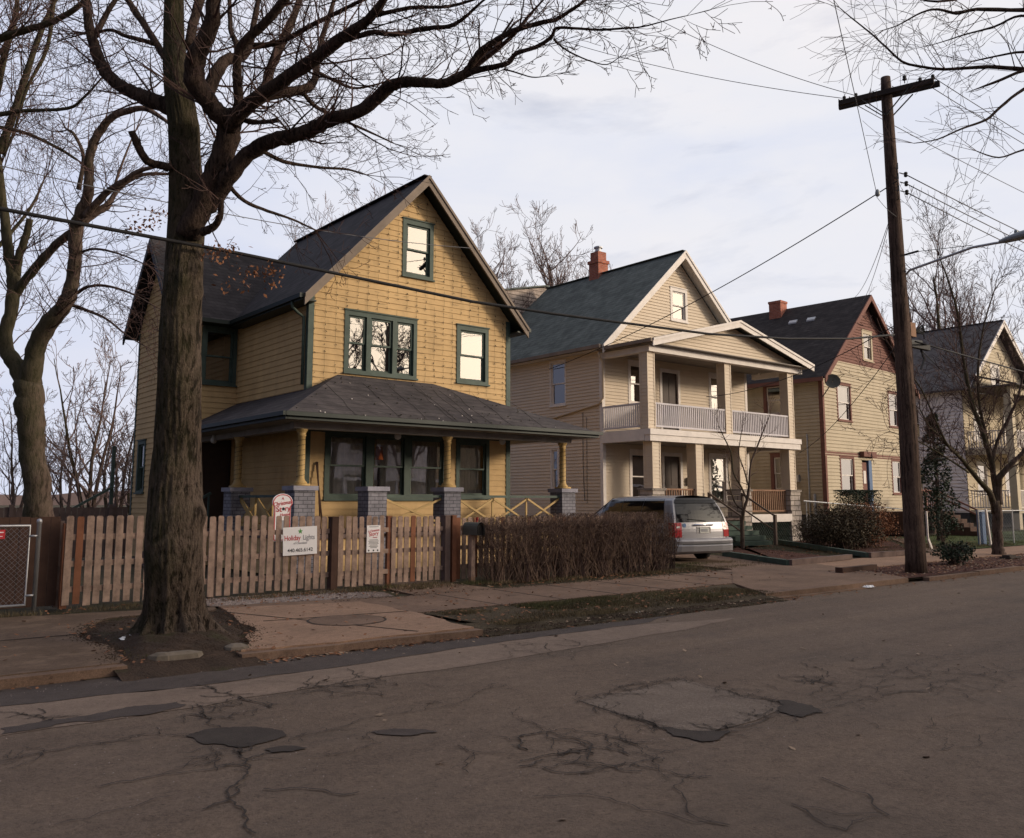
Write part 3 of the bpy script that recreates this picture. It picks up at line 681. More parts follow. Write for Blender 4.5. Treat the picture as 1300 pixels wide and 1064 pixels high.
for x in (26.0, 27.95):
    mb = MB(); mb.beam((x, 19.3, 0), (x, 19.3, 1.1), .1, .1, V((0, 1, 0))); mb.beam((x, 20.7, .6), (x, 20.7, 1.9), .09, .09, V((0, 1, 0))); mb.beam((x, 19.3, 1.05), (x, 20.7, 1.85), .05, .06); mb.beam((x, 19.3, .5), (x, 20.7, 1.3), .03, .05)
    build_split(mb, 'stair_rail', M['greywood2'], H2)
mb = MB(); pbox(mb, pf, 4.62, 5.08, 2.22, 2.5, .02, .2); mbx = mb.build('letter_box', M['black'], H2); mb = MB(); pbox(mb, pf, 4.66, 5.04, 2.42, 2.455, .2, .215); mb.build('letter_box_flap', M['chrome'], mbx)
mb = MB(); mb.tube([(22.96, 24.1, 4.9), (22.96, 24.12, 3.4), (22.96, 24.1, 2.4), (22.96, 24.05, 1.6)], .012, 4); mb.tube([(22.96, 23.9, 4.7), (22.96, 23.92, 1.5)], .01, 4); mb.build('wall_cable', M['black'], H2)
ant = thing('tv_antenna', 'thin metal television antenna standing behind the right slope of the cream house roof', 'antenna', (33.0, 27.0, 8.0))
mb = MB(); mb.tube([(33, 27, 7.5), (33, 27, 10.9)], .02, 5); mb.build('mast', M['thinwire'], ant)
mb = MB()
for z, L in ((10.75, .5), (10.55, .35), (9.9, .55)):
    for s in (0, 1): mb.tube([(33-L*.6+.1*s, 27-L*.3, z-.05*s), (33+L*.6, 27+L*.3, z+.04)], .010, 4)
mb.build('antenna_element', M['thinwire'], ant)

# ================================================================== HOUSE 3 (pale yellow with red-brown gable)
a3 = math.radians(4); H3 = thing('pale_yellow_house', 'pale yellow sided house with red brown gable and black roof', 'house', (35.8, 22, 0), a3)
def L3(x, y, z): return V((35.8+x*math.cos(a3)-y*math.sin(a3), 22+x*math.sin(a3)+y*math.cos(a3), z))
p3 = PL(35.8, 22, 4); bl = L3(0, 11, 0); p3l = PL(bl.x, bl.y, -86)
w_u1 = (1.42, 2.62, 5.32, 6.92); w_u2 = (6.75, 7.75, 5.32, 6.95); w_a = (4.30, 5.10, 8.45, 9.70); w_g1 = (1.42, 2.62, 1.98, 3.52); w_d = (3.5, 4.45, 1.1, 3.5); w_g2 = (6.75, 7.70, 1.98, 3.55)
mb = MB(); siding(mb, p3, .98, 8.05, gl(7.38, .863), gr(9.2, 7.38, .863), [w_u1, w_u2, w_g1, w_d, w_g2], .16, .035)
w_s1 = (8.2, 8.95, 5.62, 6.92); w_s2 = (8.45, 9.0, 2.1, 3.6)
siding(mb, p3l, .98, 7.4, lambda z: 0, lambda z: 11, [w_s1, w_s2], .16, .035)
br = L3(9.2, 0, 0); siding(mb, PL(br.x, br.y, 94), .98, 7.4, lambda z: 0, lambda z: 11, [], .32, .02)
mb.build('wall', M['yel3'], H3)
mb = MB(); siding(mb, p3, 8.05, 11.2, gl(7.38, .863), gr(9.2, 7.38, .863), [w_a], .14, .03)
mb.build('gable_wall', M['brown3'], H3)
mb = MB()
for (x0, x1, y0, y1, z0, z1) in ((0, 9.2, 0, 11, 0, .98), (.2, 9, .9, 1.0, 1, 7.1), (.3, .4, .3, 10.8, 1.0, 7.3)): mb.obox(L3((x0+x1)/2, (y0+y1)/2, (z0+z1)/2), p3.u*(x1-x0)/2, -p3.n*(y1-y0)/2, V((0, 0, (z1-z0)/2)))
mb.build('foundation', M['foundation'], H3)
for h, c in ((w_u1, None), (w_u2, None), (w_g1, None), (w_g2, None)): window(H3, p3, *h, M['brown3'], M['white'], 1, .1, 'side' if h in (w_u1,) else None)
window(H3, p3, *w_a, M['yel3'], M['white'], 1, .14, 'full')
window(H3, p3l, *w_s1, M['brown3'], M['white'], 1, .16); window(H3, p3l, *w_s2, M['brown3'], M['white'], 1, .16)
mb = MB(); pbox(mb, p3, 3.5, 4.1, 1.1, 3.4, -.1, -.04); d = mb.build('door', M['brown3'], H3); mb = MB(); pbox(mb, p3, 3.7, 3.95, 2.4, 3.0, -.04, -.02); mb.build('door_window', M['white'], d)
mb = MB(); pbox(mb, p3, 4.14, 4.45, 1.1, 3.5, -.1, .05); mb.build('blue_door_frame', M['blue'], H3)
mb = MB(); pbox(mb, p3, -.03, 9.23, 3.62, 3.80, .0, .03); pbox(mb, p3, -.03, .12, .98, 3.6, 0, .04); pbox(mb, p3, -.03, .12, 3.8, 7.35, 0, .04); pbox(mb, p3l, 10.85, 11, .98, 7.2, 0, .04); pbox(mb, p3l, 0, 11, 7.0, 7.2, 0, .05); pbox(mb, p3, 3.3, 4.6, 3.66, 3.9, .03, .25)
mb.build('band_board', M['brown3'], H3)
mb = MB()
for (xa) in (-.4, 9.6):
    mb.prism([L3(xa, -.35, 7.1), L3(xa, 11.2, 7.1), L3(4.6, 11.2, 11.62), L3(4.6, -.35, 11.62)], (0, 0, -.1))
mb.build('roof', M['roof3'], H3)
mb = MB()
for (xa) in (-.4, 9.6):
    mb.prism([L3(xa, -.36, 7.08), L3(4.6, -.36, 11.6), L3(4.6, -.36, 11.32), L3(xa, -.36, 6.8)], p3.n*.06)
mb.prism([L3(-.42, -.3, 7.08), L3(-.42, 11.2, 7.08), L3(-.42, 11.2, 6.9), L3(-.42, -.3, 6.9)], p3.u*-.08)
build_split(mb, 'rake_board', M['brown3'], H3)
mb = MB(); q = L3(4.3, 4.5, 0); mb.obox(q+V((0, 0, 11.0)), p3.u*.32, p3.n*.34, V((0, 0, .92))); mb.obox(q+V((0, 0, 11.94)), p3.u*.35, p3.n*.37, V((0, 0, .06))); mb.build('chimney', M['red_brick'], H3)
mb = MB()
for k in range(2): 
    yv = 2.2+k*1.0; c = L3(4.6-1.15, yv, 11.62-1.15*.905+.03); mb.obox(c, p3.n*.22, (L3(1, 0, .905)-L3(0, 0, 0)).normalized()*.11, V((0, 0, .04)))
build_split(mb, 'roof_vent', M['galv'], H3)
mb = MB(); c = L3(-.05, -.55, 6.85)
ring = [(.02, .0), (.2, .03), (.34, .10)]; ax = V((-.75, -.6, .25)).normalized(); e1 = ax.orthogonal().normalized(); e2 = ax.cross(e1); n = 16
for (ra, za), (rb, zb) in zip(ring, ring[1:]):
    for j in range(n):
        t0, t1 = 2*PI*j/n, 2*PI*(j+1)/n
        mb.face([c+e1*ra*math.cos(t0)+e2*ra*math.sin(t0)+ax*za, c+e1*ra*math.cos(t1)+e2*ra*math.sin(t1)+ax*za, c+e1*rb*math.cos(t1)+e2*rb*math.sin(t1)+ax*zb, c+e1*rb*math.cos(t0)+e2*rb*math.sin(t0)+ax*zb])
mb.tube([c, L3(-.1, -.3, 6.5), L3(0, .0, 6.2)], .025, 6); mb.tube([c, c+ax*.4], .012, 5); mb.build('satellite_dish', M['mailbox'], H3)
mb = MB()
for k in range(2): q = p3l.p(9.3+k*.35, 2.6, .1); mb.obox(q, p3l.u*.12, p3l.n*.08, V((0, 0, .16)))
q = p3l.p(10.2, 0, .06); mb.tube([q+V((0, 0, .3)), q+V((0, 0, 4.6))], .035, 6); q = p3l.p(10.45, 0, .08); mb.tube([q+V((0, 0, .0)), q+V((0, 0, 1.9))], .07, 6)
mb.build('utility_meter', M['galv'], H3)
mb = MB()
for k in range(6): mb.obox(L3(6.9, -1.2-.28*k-1.2, .55-.09*k), p3.u*.6, p3.n*.15, V((0, 0, .55-.09*k)))
mb.obox(L3(5.9, -.9, .55), p3.u*1.7, p3.n*.85, V((0, 0, .53))); mb.build('entrance_steps', M['darkwood'], H3)
mb = MB()
for k in range(14): mb.beam(L3(4.6+k*.22, -1.75, 1.1), L3(4.6+k*.22, -1.75, 2.05), .035, .035, V((0, 1, 0)))
mb.beam(L3(4.5, -1.75, 2.08), L3(7.5, -1.75, 2.08), .07, .06)
for s in (6.3, 7.5): mb.beam(L3(s, -1.75, 2.08), L3(s, -4.0, .95), .07, .07); mb.beam(L3(s, -4.0, 0), L3(s, -4.0, 1.0), .08, .08, V((0, 1, 0))); mb.beam(L3(s, -1.75, 1.0), L3(s, -1.75, 2.2), .1, .1, V((0, 1, 0)))
mb.build('entrance_railing', M['brown3'], H3)

# ================================================================== HOUSE 4 (white siding, double porch) and house 5
H4 = thing('white_house', 'weathered white sided house with gray roof and tan two storey porch', 'house', (53, 23.5, 0))
q4 = PL(53, 23.5, 0); q4l = PL(53, 36, -90)
a_w = (4.2, 5.2, 8.6, 9.8); s_w = (8.9, 9.9, 5.4, 7.1); s_g = (9.2, 9.9, 2.0, 3.6)
mb = MB(); siding(mb, q4l, .9, 8.1, lambda z: 0, lambda z: 12.5, [s_w, s_g], .2, .06); mb.build('side_wall', M['white4'], H4); mb = MB(); siding(mb, PL(63, 23.5, 90), .9, 8.1, lambda z: 0, lambda z: 12, [], .4, .03); mb.build('side_wall', M['white4'], H4)
f1 = (1.4, 2.5, 5.2, 7.0); f2 = (5.6, 6.6, 5.2, 7.0); f3 = (1.4, 2.5, 2.0, 3.7); f4 = (5.2, 6.3, 2.0, 3.7); f5 = (3.3, 4.3, 4.5, 7.0)
mb = MB(); siding(mb, q4, .9, 12.2, gl(8.2, .86), gr(10, 8.2, .86), [a_w, f1, f2, f3, f4], .2, .03); mb.build('front_wall', M['tan4'], H4)
mb = MB(); mb.box(53.02, 62.98, 23.52, 35.9, 0, .9); mb.box(53.2, 62.8, 24.6, 24.7, 1, 7.9); mb.box(54, 54.1, 24, 35.8, 1, 8); mb.build('foundation', M['foundation'], H4)
for h in (a_w, f1, f2, f3, f4): window(H4, q4, *h, M['white'], M['white'], 1, .14)
window(H4, q4l, *s_w, M['white4'], M['white'], 1, .12); window(H4, q4l, *s_g, M['white4'], M['white'], 1, .12)
gable_roof(H4, 52.5, 63.5, 58, 8.05, 8.05, 12.75, 22.9, 36.2, M['roof4'])
rakes(H4, 52.5, 58, 63.5, 8.05, 12.75, 22.9, M['white'], M['white'], .35)
mb = MB(); mb.box(52.7, 63.3, 20.4, 23.45, 8.02, 8.1); mb.prism([V((52.6, 20.3, 8.1)), V((63.4, 20.3, 8.1)), V((63.4, 23.0, 8.9)), V((52.6, 23.0, 8.9))], (0, 0, -.08)); mb.build('porch_roof', M['roof4'], H4)
mb = MB(); mb.box(53, 63, 20.8, 21.0, 7.6, 8.0); mb.box(53, 63, 20.8, 23.4, 4.2, 4.55); mb.box(53, 63, 20.8, 23.4, .9, 1.05); mb.build('porch_deck', M['tan4'], H4)
for x in (53.0, 57.4, 62.6):
    mb = MB(); mb.box(x, x+.4, 20.82, 21.22, 4.55, 7.6); mb.box(x, x+.4, 20.82, 21.22, .0, 4.2); mb.build('porch_column', M['tan4'], H4)
for z in (4.6, 1.2):
    balusters(H4, (53.4, 21, 0), (57.4, 21, 0), z, z+.95, 26, M['white'], .05); balusters(H4, (57.8, 21, 0), (62.6, 21, 0), z, z+.95, 30, M['white'], .05); balusters(H4, (53.1, 21.3, 0), (53.1, 23.4, 0), z, z+.95, 14, M['white'], .05)
H5 = thing('gray_roofed_house', 'partly hidden house with dark gray roof at the right edge beyond the white house', 'house', (68, 25, 0))
p5 = PL(68, 25, 0); mb = MB(); siding(mb, p5, 0, 10.5, gl(7, .9), gr(9, 7, .9), [(3.5, 4.5, 7.3, 8.6)], .25, .03); siding(mb, PL(68, 36, -90), 0, 7, lambda z: 0, lambda z: 11, [], .25, .03); mb.build('wall', M['white4'], H5)
window(H5, p5, 3.5, 4.5, 7.3, 8.6, M['white'], M['white'], 1, .14)
gable_roof(H5, 67.5, 77.5, 72.5, 6.9, 6.9, 11.4, 24.5, 36, M['roof4'])
mb = MB(); mb.box(70.6, 71.4, 27, 27.8, 9, 12.6); mb.build('chimney', paint('tan_brick', (.42, .30, .14), .9), H5)
# ================================================================== GROUND
def sheet(name, pts, z, mat, kind='structure', wob=0.0, seed=1, n=10):
    rr = random.Random(seed); P = [V((p[0], p[1], 0)) for p in pts]; out = []
    for a, b in zip(P, P[1:]+P[:1]):
        L = (b-a).length; k = max(1, int(L/.35)) if wob and L < 40 else 1
        nn = V((-(b-a).y, (b-a).x, 0)).normalized() if L > 0 else V((0, 0, 0))
        for i in range(k):
            q = a.lerp(b, i/k)+(nn*rr.uniform(-wob, wob) if i else V((0, 0, 0))); out.append((q.x, q.y, z))
    me = bpy.data.meshes.new(name); me.from_pydata(out, [], [tuple(range(len(out)))]); me.materials.append(mat)
    bm_tri(me); o = bpy.data.objects.new(name, me); C.objects.link(o); o['kind'] = kind; return o
import bmesh
def bm_tri(me):
    b = bmesh.new(); b.from_mesh(me)
    if b.faces[:][0].normal.z < 0:
        for f in b.faces: f.normal_flip()
    bmesh.ops.triangulate(b, faces=b.faces[:]); b.to_mesh(me); b.free()
def slab(name, pts, z, mat, th=.12, amp=0, seed=3):
    mb = MB(); rr = random.Random(seed)
    if amp:
        P = [V((p[0], p[1], 0)) for p in pts]
        for lv in range(5):
            Q = []
            for a, b in zip(P, P[1:]+P[:1]):
                d = b-a; L = d.length; Q.append(a)
                if L > .12 and L < 9: Q.append((a+b)/2+V((-d.y, d.x, 0))/max(L, .01)*rr.uniform(-1, 1)*amp*min(1, L)*(1 if L < 4 else .2))
            P = Q
        pts = [(p.x, p.y) for p in P]
    mb.prism([V((p[0], p[1], z)) for p in pts], (0, 0, -th)); o = mb.build(name, mat); o['kind'] = 'structure'; return o
G = lambda x, y, z=0: tuple(atz(x, y, z)[:2])
sheet('ground', [(-400, 9.53), (900, 9.53), (900, 1500), (-400, 1500)], -.04, M['yard'])
sheet('ground', [(-400, -.45), (900, -.45), (900, -400), (-400, -400)], -.01, M['yard'])
sheet('road', [(-400, -.6), (900, -.6), (900, 9.9), (-400, 9.9)], -.10, M['road'])
sheet('road_edge_strip', [(-30, 9.6), (-30, 8.75), (1.5, 8.72), (3.1, 8.5), (4.6, 8.52), (7.0, 8.75), (9.3, 8.75), (10.8, 9.2), (11, 9.6)], -.096, M['road_dark'], wob=.05, seed=2)
sheet('road_concrete_band', [(-30, 8.74), (-30, 7.62), (1.3, 7.64), (2.5, 7.66), (4, 7.76), (5.7, 7.72), (7.5, 7.85), (9.5, 8.0), (11, 8.3), (9.3, 8.72), (7.0, 8.72), (4.6, 8.49), (3.1, 8.47), (1.5, 8.69)], -.096, M['road_light'], wob=.04, seed=3)
sheet('road_patch', [G(735, 890, -.1), G(868, 863, -.1), G(1000, 897, -.1), G(960, 915, -.1), G(905, 930, -.1), G(840, 925, -.1), G(790, 908, -.1)], -.095, M['patch'], wob=.03, seed=4)
def blob(name, pts, z, mat, seed):
    rr = random.Random(seed); P = [V((*G(x, y, -.1), 0)) for x, y in pts]
    for _ in range(4):
        Q = []
        for a, b in zip(P, P[1:]+P[:1]): d = b-a; Q += [a, (a+b)/2+V((-d.y, d.x, 0))*rr.uniform(-.16, .16)]
        P = Q
    return sheet(name, [(p.x, p.y) for p in P], z, mat)
blob('road_tar_patch', [(236, 936), (262, 927), (300, 924), (345, 926), (362, 936), (340, 943), (300, 950), (262, 946)], -.092, M['tar'], 5)
blob('road_tar_patch', [(335, 953), (360, 948), (390, 951), (372, 955), (345, 957)], -.092, M['tar'], 6)
blob('road_tar_patch', [(0, 926), (60, 915), (140, 903), (225, 892), (237, 896), (190, 908), (110, 917), (40, 928), (0, 934)], -.0915, M['road_dark'], 7)
blob('road_tar_patch', [(978, 889), (1000, 890), (1045, 905), (1020, 912), (990, 905)], -.0905, M['tar'], 8)
blob('road_tar_patch', [(838, 924), (880, 929), (938, 929), (915, 940), (890, 943), (855, 936)], -.0905, M['tar'], 9)
blob('road_tar_patch', [(470, 930), (500, 926), (540, 927), (556, 930), (530, 934), (490, 934)], -.092, M['road_dark'], 10)
slab('kerb', [(2.75, 9.62), (-30, 9.95), (-30, 9.80), (2.75, 9.44)], -.006, M['concrete_dk'], .2)
slab('kerb', [(3.9, 9.56), (7.0, 9.40), (7.0, 9.22), (3.9, 9.38)], -.012, M['concrete_dk'], .2, .03)
for i in range(26):
    if i in (1, 4): continue
    x0 = 7.1+i*2.4; yb = 9.40+.008*math.sin(i*2.1); mb = MB(); z = -.012+.01*math.sin(i*3.3)
    mb.prism([V((x0, yb, -.3)), V((x0+2.37, yb, -.3)), V((x0+2.37, yb+.15, -.3)), V((x0, yb+.15, -.3))], (0, 0, .3+z-(.065 if i < 5 else 0)))
    o = mb.build('kerb', M['concrete_dk']); o['kind'] = 'structure'
slab('pavement', [(-30, 9.93), (2.72, 9.60), (2.95, 10.6), (2.85, 11.7), (3.1, 12.5), (3.6, 13.3), (5.0, 13.2), (5.2, 13.6), (3.5, 14.1), (2.6, 14.25), (-30, 14.4)], .004, M['concrete_dk2'], .1, .10)
slab('driveway_apron', [(3.95, 9.54), (6.98, 9.39), (7.22, 11.0), (7.3, 12.9), (5.2, 13.35), (4.95, 12.2), (4.75, 11.0), (4.3, 10.2)], .006, M['concrete'], .1, .07)
slab('pavement', [(5.25, 13.4), (7.3, 12.95), (7.25, 11.15), (16.4, 11.1), (18.6, 13.3), (8.2, 13.2), (6.9, 13.5), (5.3, 13.75)], -.004, M['concrete_dk'], .1)
slab('driveway_apron', [(13.4, 9.5), (18.4, 9.5), (19.3, 10.7), (20.0, 12.0), (20.9, 13.4), (17.6, 13.4), (14.6, 11.1)], .003, M['concrete_dk'], .1)
slab('driveway', [(17.6, 13.42), (20.9, 13.42), (22.2, 22), (19.0, 22)], -.0, M['concrete_dk'], .1)
slab('pavement', [(19.6, 11.9), (19.3, 11.6), (60, 11.7), (60, 13.7), (21.1, 13.6)], -.006, M['concrete'], .1)
slab('garden_path', [G(1180, 700), G(1215, 700), (38, 19.5), (36.5, 19.5)], -.012, M['concrete_dk'], .1)
slab('garden_path', [(8.6, 13.3), (10.4, 13.2), (10.3, 17.9), (9.3, 17.9)], -.01, M['concrete_dk'], .1)
sheet('verge', [(7.3, 9.75), (13.35, 9.75), (14.5, 11.0), (7.28, 11.1)], -.006, M['lawn'], wob=.04)
mb = MB(); rr = random.Random(15); pv = None
for k in range(60):
    x = 6.95+k*.112; ye = 9.10+rr.uniform(-.05, .05); q = (V((x, ye, -.098)), V((x, 9.42+rr.uniform(-.04, .04), -.045+rr.uniform(-.01, .01))), V((x, 9.78, -.004)))
    if pv: mb.face([pv[0], q[0], q[1], pv[1]]); mb.face([pv[1], q[1], q[2], pv[2]])
    pv = q
mb.build('verge', M['lawn'], None, True, kind='structure')
mb = MB(); pv = None
for k in range(14):
    x = 2.62+k*.11; q = (V((x, 9.10+rr.uniform(-.04, .04), -.0975)), V((x, 9.34+rr.uniform(-.03, .03), -.055)), V((x, 9.66, .004)))
    if pv: mb.face([pv[0], q[0], q[1], pv[1]]); mb.face([pv[1], q[1], q[2], pv[2]])
    pv = q
mb.build('verge', M['soil'], None, True, kind='structure')
sheet('verge', [(18.5, 9.54), (60, 9.54), (60, 11.65), (19.3, 11.55), (19.3, 10.7)], -.010, M['mulch'], wob=.05)
sheet('lawn', [(30, 13.9), (70, 13.9), (70, 21), (38.2, 20.0)], -.016, M['greenlawn'])
sheet('tree_pit', [(2.75, 9.64), (4.0, 9.64), (4.3, 10.2), (4.7, 11), (4.9, 12.2), (5.1, 13.15), (3.6, 13.28), (3.1, 12.5), (2.86, 11.7), (2.94, 10.6)], -.012, M['soil'])
sheet('gravel_bed', [(5.2, 13.78), (6.9, 13.52), (8.2, 13.3), (8.4, 14.0), (7.85, 14.95), (5.2, 14.95)], -.008, M['gravel_bed'])
b1 = [G(920, 706), G(1002, 718), G(1079, 710), (25.0, 17.5), (25.6, 19.3), G(940, 693)]
b2 = [G(989, 690), G(1103, 708), G(1160, 704), (33, 17.5), (36, 20), (32, 20.6)]
sheet('garden_bed', b1, .02, M['mulch']); sheet('garden_bed', b2, .025, M['mulch'])
for (bb, ks, lab) in ((b1, (0, 1), ('dark weathered timber edging the mulch bed beside the van', 'timber edging the front of the nearer mulch bed at the pavement')), (b2, (0, 1), ('long dark timber edging the bed of shrubs, running towards the cream house porch', 'short timber edging the shrub bed near the utility pole'))):
    for k, lb in zip(ks, lab):
        a, c = V((*bb[k], .07)), V((*bb[k+1], .07)); mb = MB(); mb.beam(a, a.lerp(c, .55), .16, .15); mb.beam(a.lerp(c, .555), c, .155, .13)
        tag(mb.build('landscape_timber', M['greywood'] if k else M['greenwood']), lb, 'timber', 'timbers edging the garden beds')
# cracks in the road
def proj(x, y):
    v = V((x, y, -.1))-CAMP; d = v.dot(F); return CX+FPX*v.dot(R_)/d, CY-FPX*v.dot(U_)/d
def ribbon(mb, P, w, z=-.0895, rr=random):
    L = len(P)
    for i in range(L-1):
        a, b = P[i], P[i+1]; d = (b-a); n = V((-d.y, d.x, 0))
        if n.length < 1e-6: continue
        n.normalize(); w0 = w*(.35+1.1*abs(math.sin(i*1.9+L*3.1))); w1 = w*(.35+1.1*abs(math.sin((i+1)*1.9+L*3.1)))
        mb.face([a-n*w0/2, a+n*w0/2, b+n*w1/2, b-n*w1/2])
def rough(P, rr, lv, jig):
    for _ in range(lv):
        Q = [P[0]]
        for a, b in zip(P, P[1:]): d = b-a; Q += [(a+b)/2+V((-d.y, d.x, 0))*rr.uniform(-.25, .25)*jig, b]
        P = Q
    return P
def crack(pts, w, rr, z=-.0895, jig=.8, br=.25, mb=None):
    P = rough([V((*G(x, y, -.1), z)) for x, y in pts], rr, 5, jig*.8); ribbon(mb, P, w*.36, z)
    for i in range(2, len(P)-2):
        if rr.random() < br*.14:
            p = P[i]; a = rr.uniform(0, 2*PI); q = p+V((math.cos(a), math.sin(a), 0))*rr.uniform(.08, .35); ribbon(mb, rough([p, q], rr, 3, 1.0), w*.35, z)
def crack_net(mb, px0, px1, py0, py1, cell, rr, keep=.6, w=.007):
    """connected polygonal cracking inside a patch of road"""
    cs = [G(x, y, -.1) for x, y in ((px0, py0), (px1, py0), (px1, py1), (px0, py1))]; x0, x1 = min(c[0] for c in cs), max(c[0] for c in cs); y0, y1 = min(c[1] for c in cs), max(c[1] for c in cs)
    nx, ny = int((x1-x0)/cell)+2, int((y1-y0)/cell)+2; pt = {}
    for i in range(nx):
        for j in range(ny): pt[i, j] = V((x0+(i+.5*(j % 2)+rr.uniform(-.36, .36))*cell, y0+(j+rr.uniform(-.36, .36))*cell, -.0893))
    def dens(p):
        u, v = proj(p.x, p.y); fu = 1-abs((u-(px0+px1)/2)/((px1-px0)/2))**2; fv = 1-abs((v-(py0+py1)/2)/((py1-py0)/2))**2; return max(0, fu)*max(0, fv) if fu > 0 and fv > 0 else 0
    for (i, j), p in pt.items():
        for q in ((i+1, j), (i, j+1), (i+(1 if j % 2 else -1), j+1)):
            if q in pt:
                d = dens((p+pt[q])/2)
                if rr.random() < keep*min(1, d*2.2) and not ((i+j*3) % 4 == 0 and q == (i+1, j)): ribbon(mb, rough([p, pt[q]], rr, 3, .9), w*rr.uniform(.5, 1.4))
rr = random.Random(11); mb = MB()
for pts, w in [([(0, 968), (60, 955), (140, 943), (200, 932), (238, 936)], .02), ([(360, 938), (420, 927), (520, 905), (600, 885), (650, 868)], .016), ([(245, 870), (275, 880), (310, 890), (345, 900)], .04), ([(248, 895), (262, 912), (280, 925)], .035), ([(300, 948), (306, 960), (310, 990), (325, 1060)], .035), ([(270, 948), (280, 965), (275, 980)], .02), ([(330, 888), (380, 882), (430, 875), (490, 865)], .02), ([(385, 868), (440, 872), (480, 868)], .03), ([(250, 868), (330, 865), (440, 868), (560, 853), (650, 842), (780, 815)], .012),
    ([(440, 850), (480, 862), (490, 866)], .03), ([(500, 866), (550, 872), (600, 872), (660, 878)], .012), ([(470, 930), (485, 945), (450, 955), (385, 962)], .015),
    ([(800, 960), (760, 950), (720, 958), (660, 968)], .03), ([(650, 905), (700, 930), (760, 945), (850, 945)], .012), ([(735, 888), (790, 872), (868, 863)], .022), ([(868, 863), (930, 880), (1000, 897)], .02), ([(740, 893), (790, 912), (845, 928)], .035), ([(905, 930), (960, 920), (1043, 905)], .025),
    ([(1040, 902), (1080, 892), (1130, 880), (1200, 868), (1300, 850)], .014), ([(975, 870), (1010, 882), (1050, 885), (1100, 872), (1160, 862)], .014), ([(1020, 858), (1040, 866), (1045, 858)], .03), ([(1100, 850), (1160, 845), (1200, 832), (1300, 815)], .012), ([(1180, 860), (1200, 840), (1230, 835)], .012), ([(1050, 870), (1100, 860), (1140, 850)], .01), ([(800, 940), (830, 965), (850, 990)], .016), 
    ([(700, 965), (760, 975), (800, 970), (860, 985)], .022), ([(0, 905), (50, 912), (100, 910)], .03), ([(660, 818), (720, 822), (780, 818), (830, 822)], .01), ([(900, 790), (925, 800), (930, 806)], .01)]:
    crack(pts, w, rr, mb=mb, br=.7 if w > .015 else .4)
for args in ((640, 860, 918, 990, .22, .5, .010), (970, 1300, 828, 900, .30, .42, .008), (560, 720, 930, 980, .3, .3, .007), (380, 520, 858, 885, .22, .5, .009), (225, 330, 885, 915, .16, .55, .008), (1060, 1290, 900, 975, .4, .25, .006), (720, 1010, 855, 945, .10, .0, .006), (120, 420, 960, 1060, .5, .3, .009), (700, 1200, 980, 1064, .45, .25, .008), (620, 760, 812, 838, .25, .5, .008)):
    crack_net(mb, *args[:5], rr, args[5], args[6])
for e0, e1 in (((735, 890), (868, 863)), ((868, 863), (1000, 897)), ((735, 890), (840, 925)), ((905, 930), (1000, 897))):
    for k in range(26):
        t = rr.random(); x, y = e0[0]+(e1[0]-e0[0])*t, e0[1]+(e1[1]-e0[1])*t; a = rr.uniform(0, PI); crack([(x, y), (x+math.cos(a)*rr.uniform(3, 14), y+math.sin(a)*rr.uniform(-4, 4))], .016, rr, mb=mb, br=.2)
tag(mb.build('road_cracks', M['tar']), kind='structure')
mb = MB()                                                # joints of the slabs
for a, c in (((5.0, 13.1), (6.2, 9.5)), ((2.85, 11.9), (-12, 12.2)), ((5.1, 11.6), (7.2, 11.3)), ((-.2, 9.8), (-.2, 14.2)), ((-4.2, 9.8), (-4.2, 14.2))):
    mb.beam((*a, .010), (*c, .010), .022, .004)
for k in range(9): mb.beam((8.8+k*1.3, 11.05, -.002), (8.8+k*1.3+.1, 13.15, -.002), .02, .004)
tag(mb.build('pavement_joints', M['tar']), kind='structure')
mh = thing('manhole_cover', 'round worn cover set in the pale slab in front of the picket fence', 'manhole cover', (6.02, 10.98, 0))
mb = MB(); mb.lathe((6.02, 10.98, 0), [(.50, .0), (.50, .012), (.001, .014)], 40); mb.build('cover', M['concrete_dk'], mh)
mb = MB()
for j in range(40):
    t0, t1 = 2*PI*j/40, 2*PI*(j+1)/40; mb.face([(6.02+r*math.cos(t), 10.98+r*math.sin(t), .011) for r, t in ((.505, t0), (.535, t0), (.535, t1), (.505, t1))])
mb.build('rim', M['tar'], mh)

# ================================================================== FENCES, SIGNS, MAILBOX
def picket(mb, x, y, z0, z1, w=.095, t=.02, lean=0):
    c = .02
    mb.prism([V((x-w/2, y, z0)), V((x+w/2, y, z0)), V((x+w/2+lean, y, z1-c)), V((x+w/2-c+lean, y, z1)), V((x-w/2+c+lean, y, z1)), V((x-w/2+lean, y, z1-c))], (0, t, 0))
def fence(label, xa, xb, y, posts, seed, zt=1.33, zt2=None, step=.147, newish=.12, cat='picket fence', name='picket_fence'):
    zt2 = zt2 or zt; rr = random.Random(seed); f = thing(name, label, cat, (xa, y, 0), 0, 'front picket fence sections')
    a, b = MB(), MB(); x = xa+.06
    while x < xb-.04:
        z = zt+(zt2-zt)*(x-xa)/(xb-xa); (b if rr.random() < newish else a).__class__
        picket(b if rr.random() < newish else a, x+rr.uniform(-.008, .008), y+rr.uniform(-.002, .002), .05+rr.uniform(-.02, .02), z+rr.uniform(-.012, .012), (.099+rr.uniform(-.007, .007)), .02, rr.uniform(-.008, .008)); x += step
    a.build('picket_panel', M['picket'], f); b.build('replaced_picket', M['newwood'], f)
    mb = MB()
    for z in (1.06, .66, .28): mb.beam((xa, y+.045, z), (xb, y+.045, z), .045, .085)
    mb.build('rail', M['picket'], f)
    for px, pm, pw in posts:
        mb = MB(); mb.box(px-pw/2, px+pw/2, y+.07-.05, y+.07+.05, 0, 1.27); mb.build('post', pm, f)
    return f
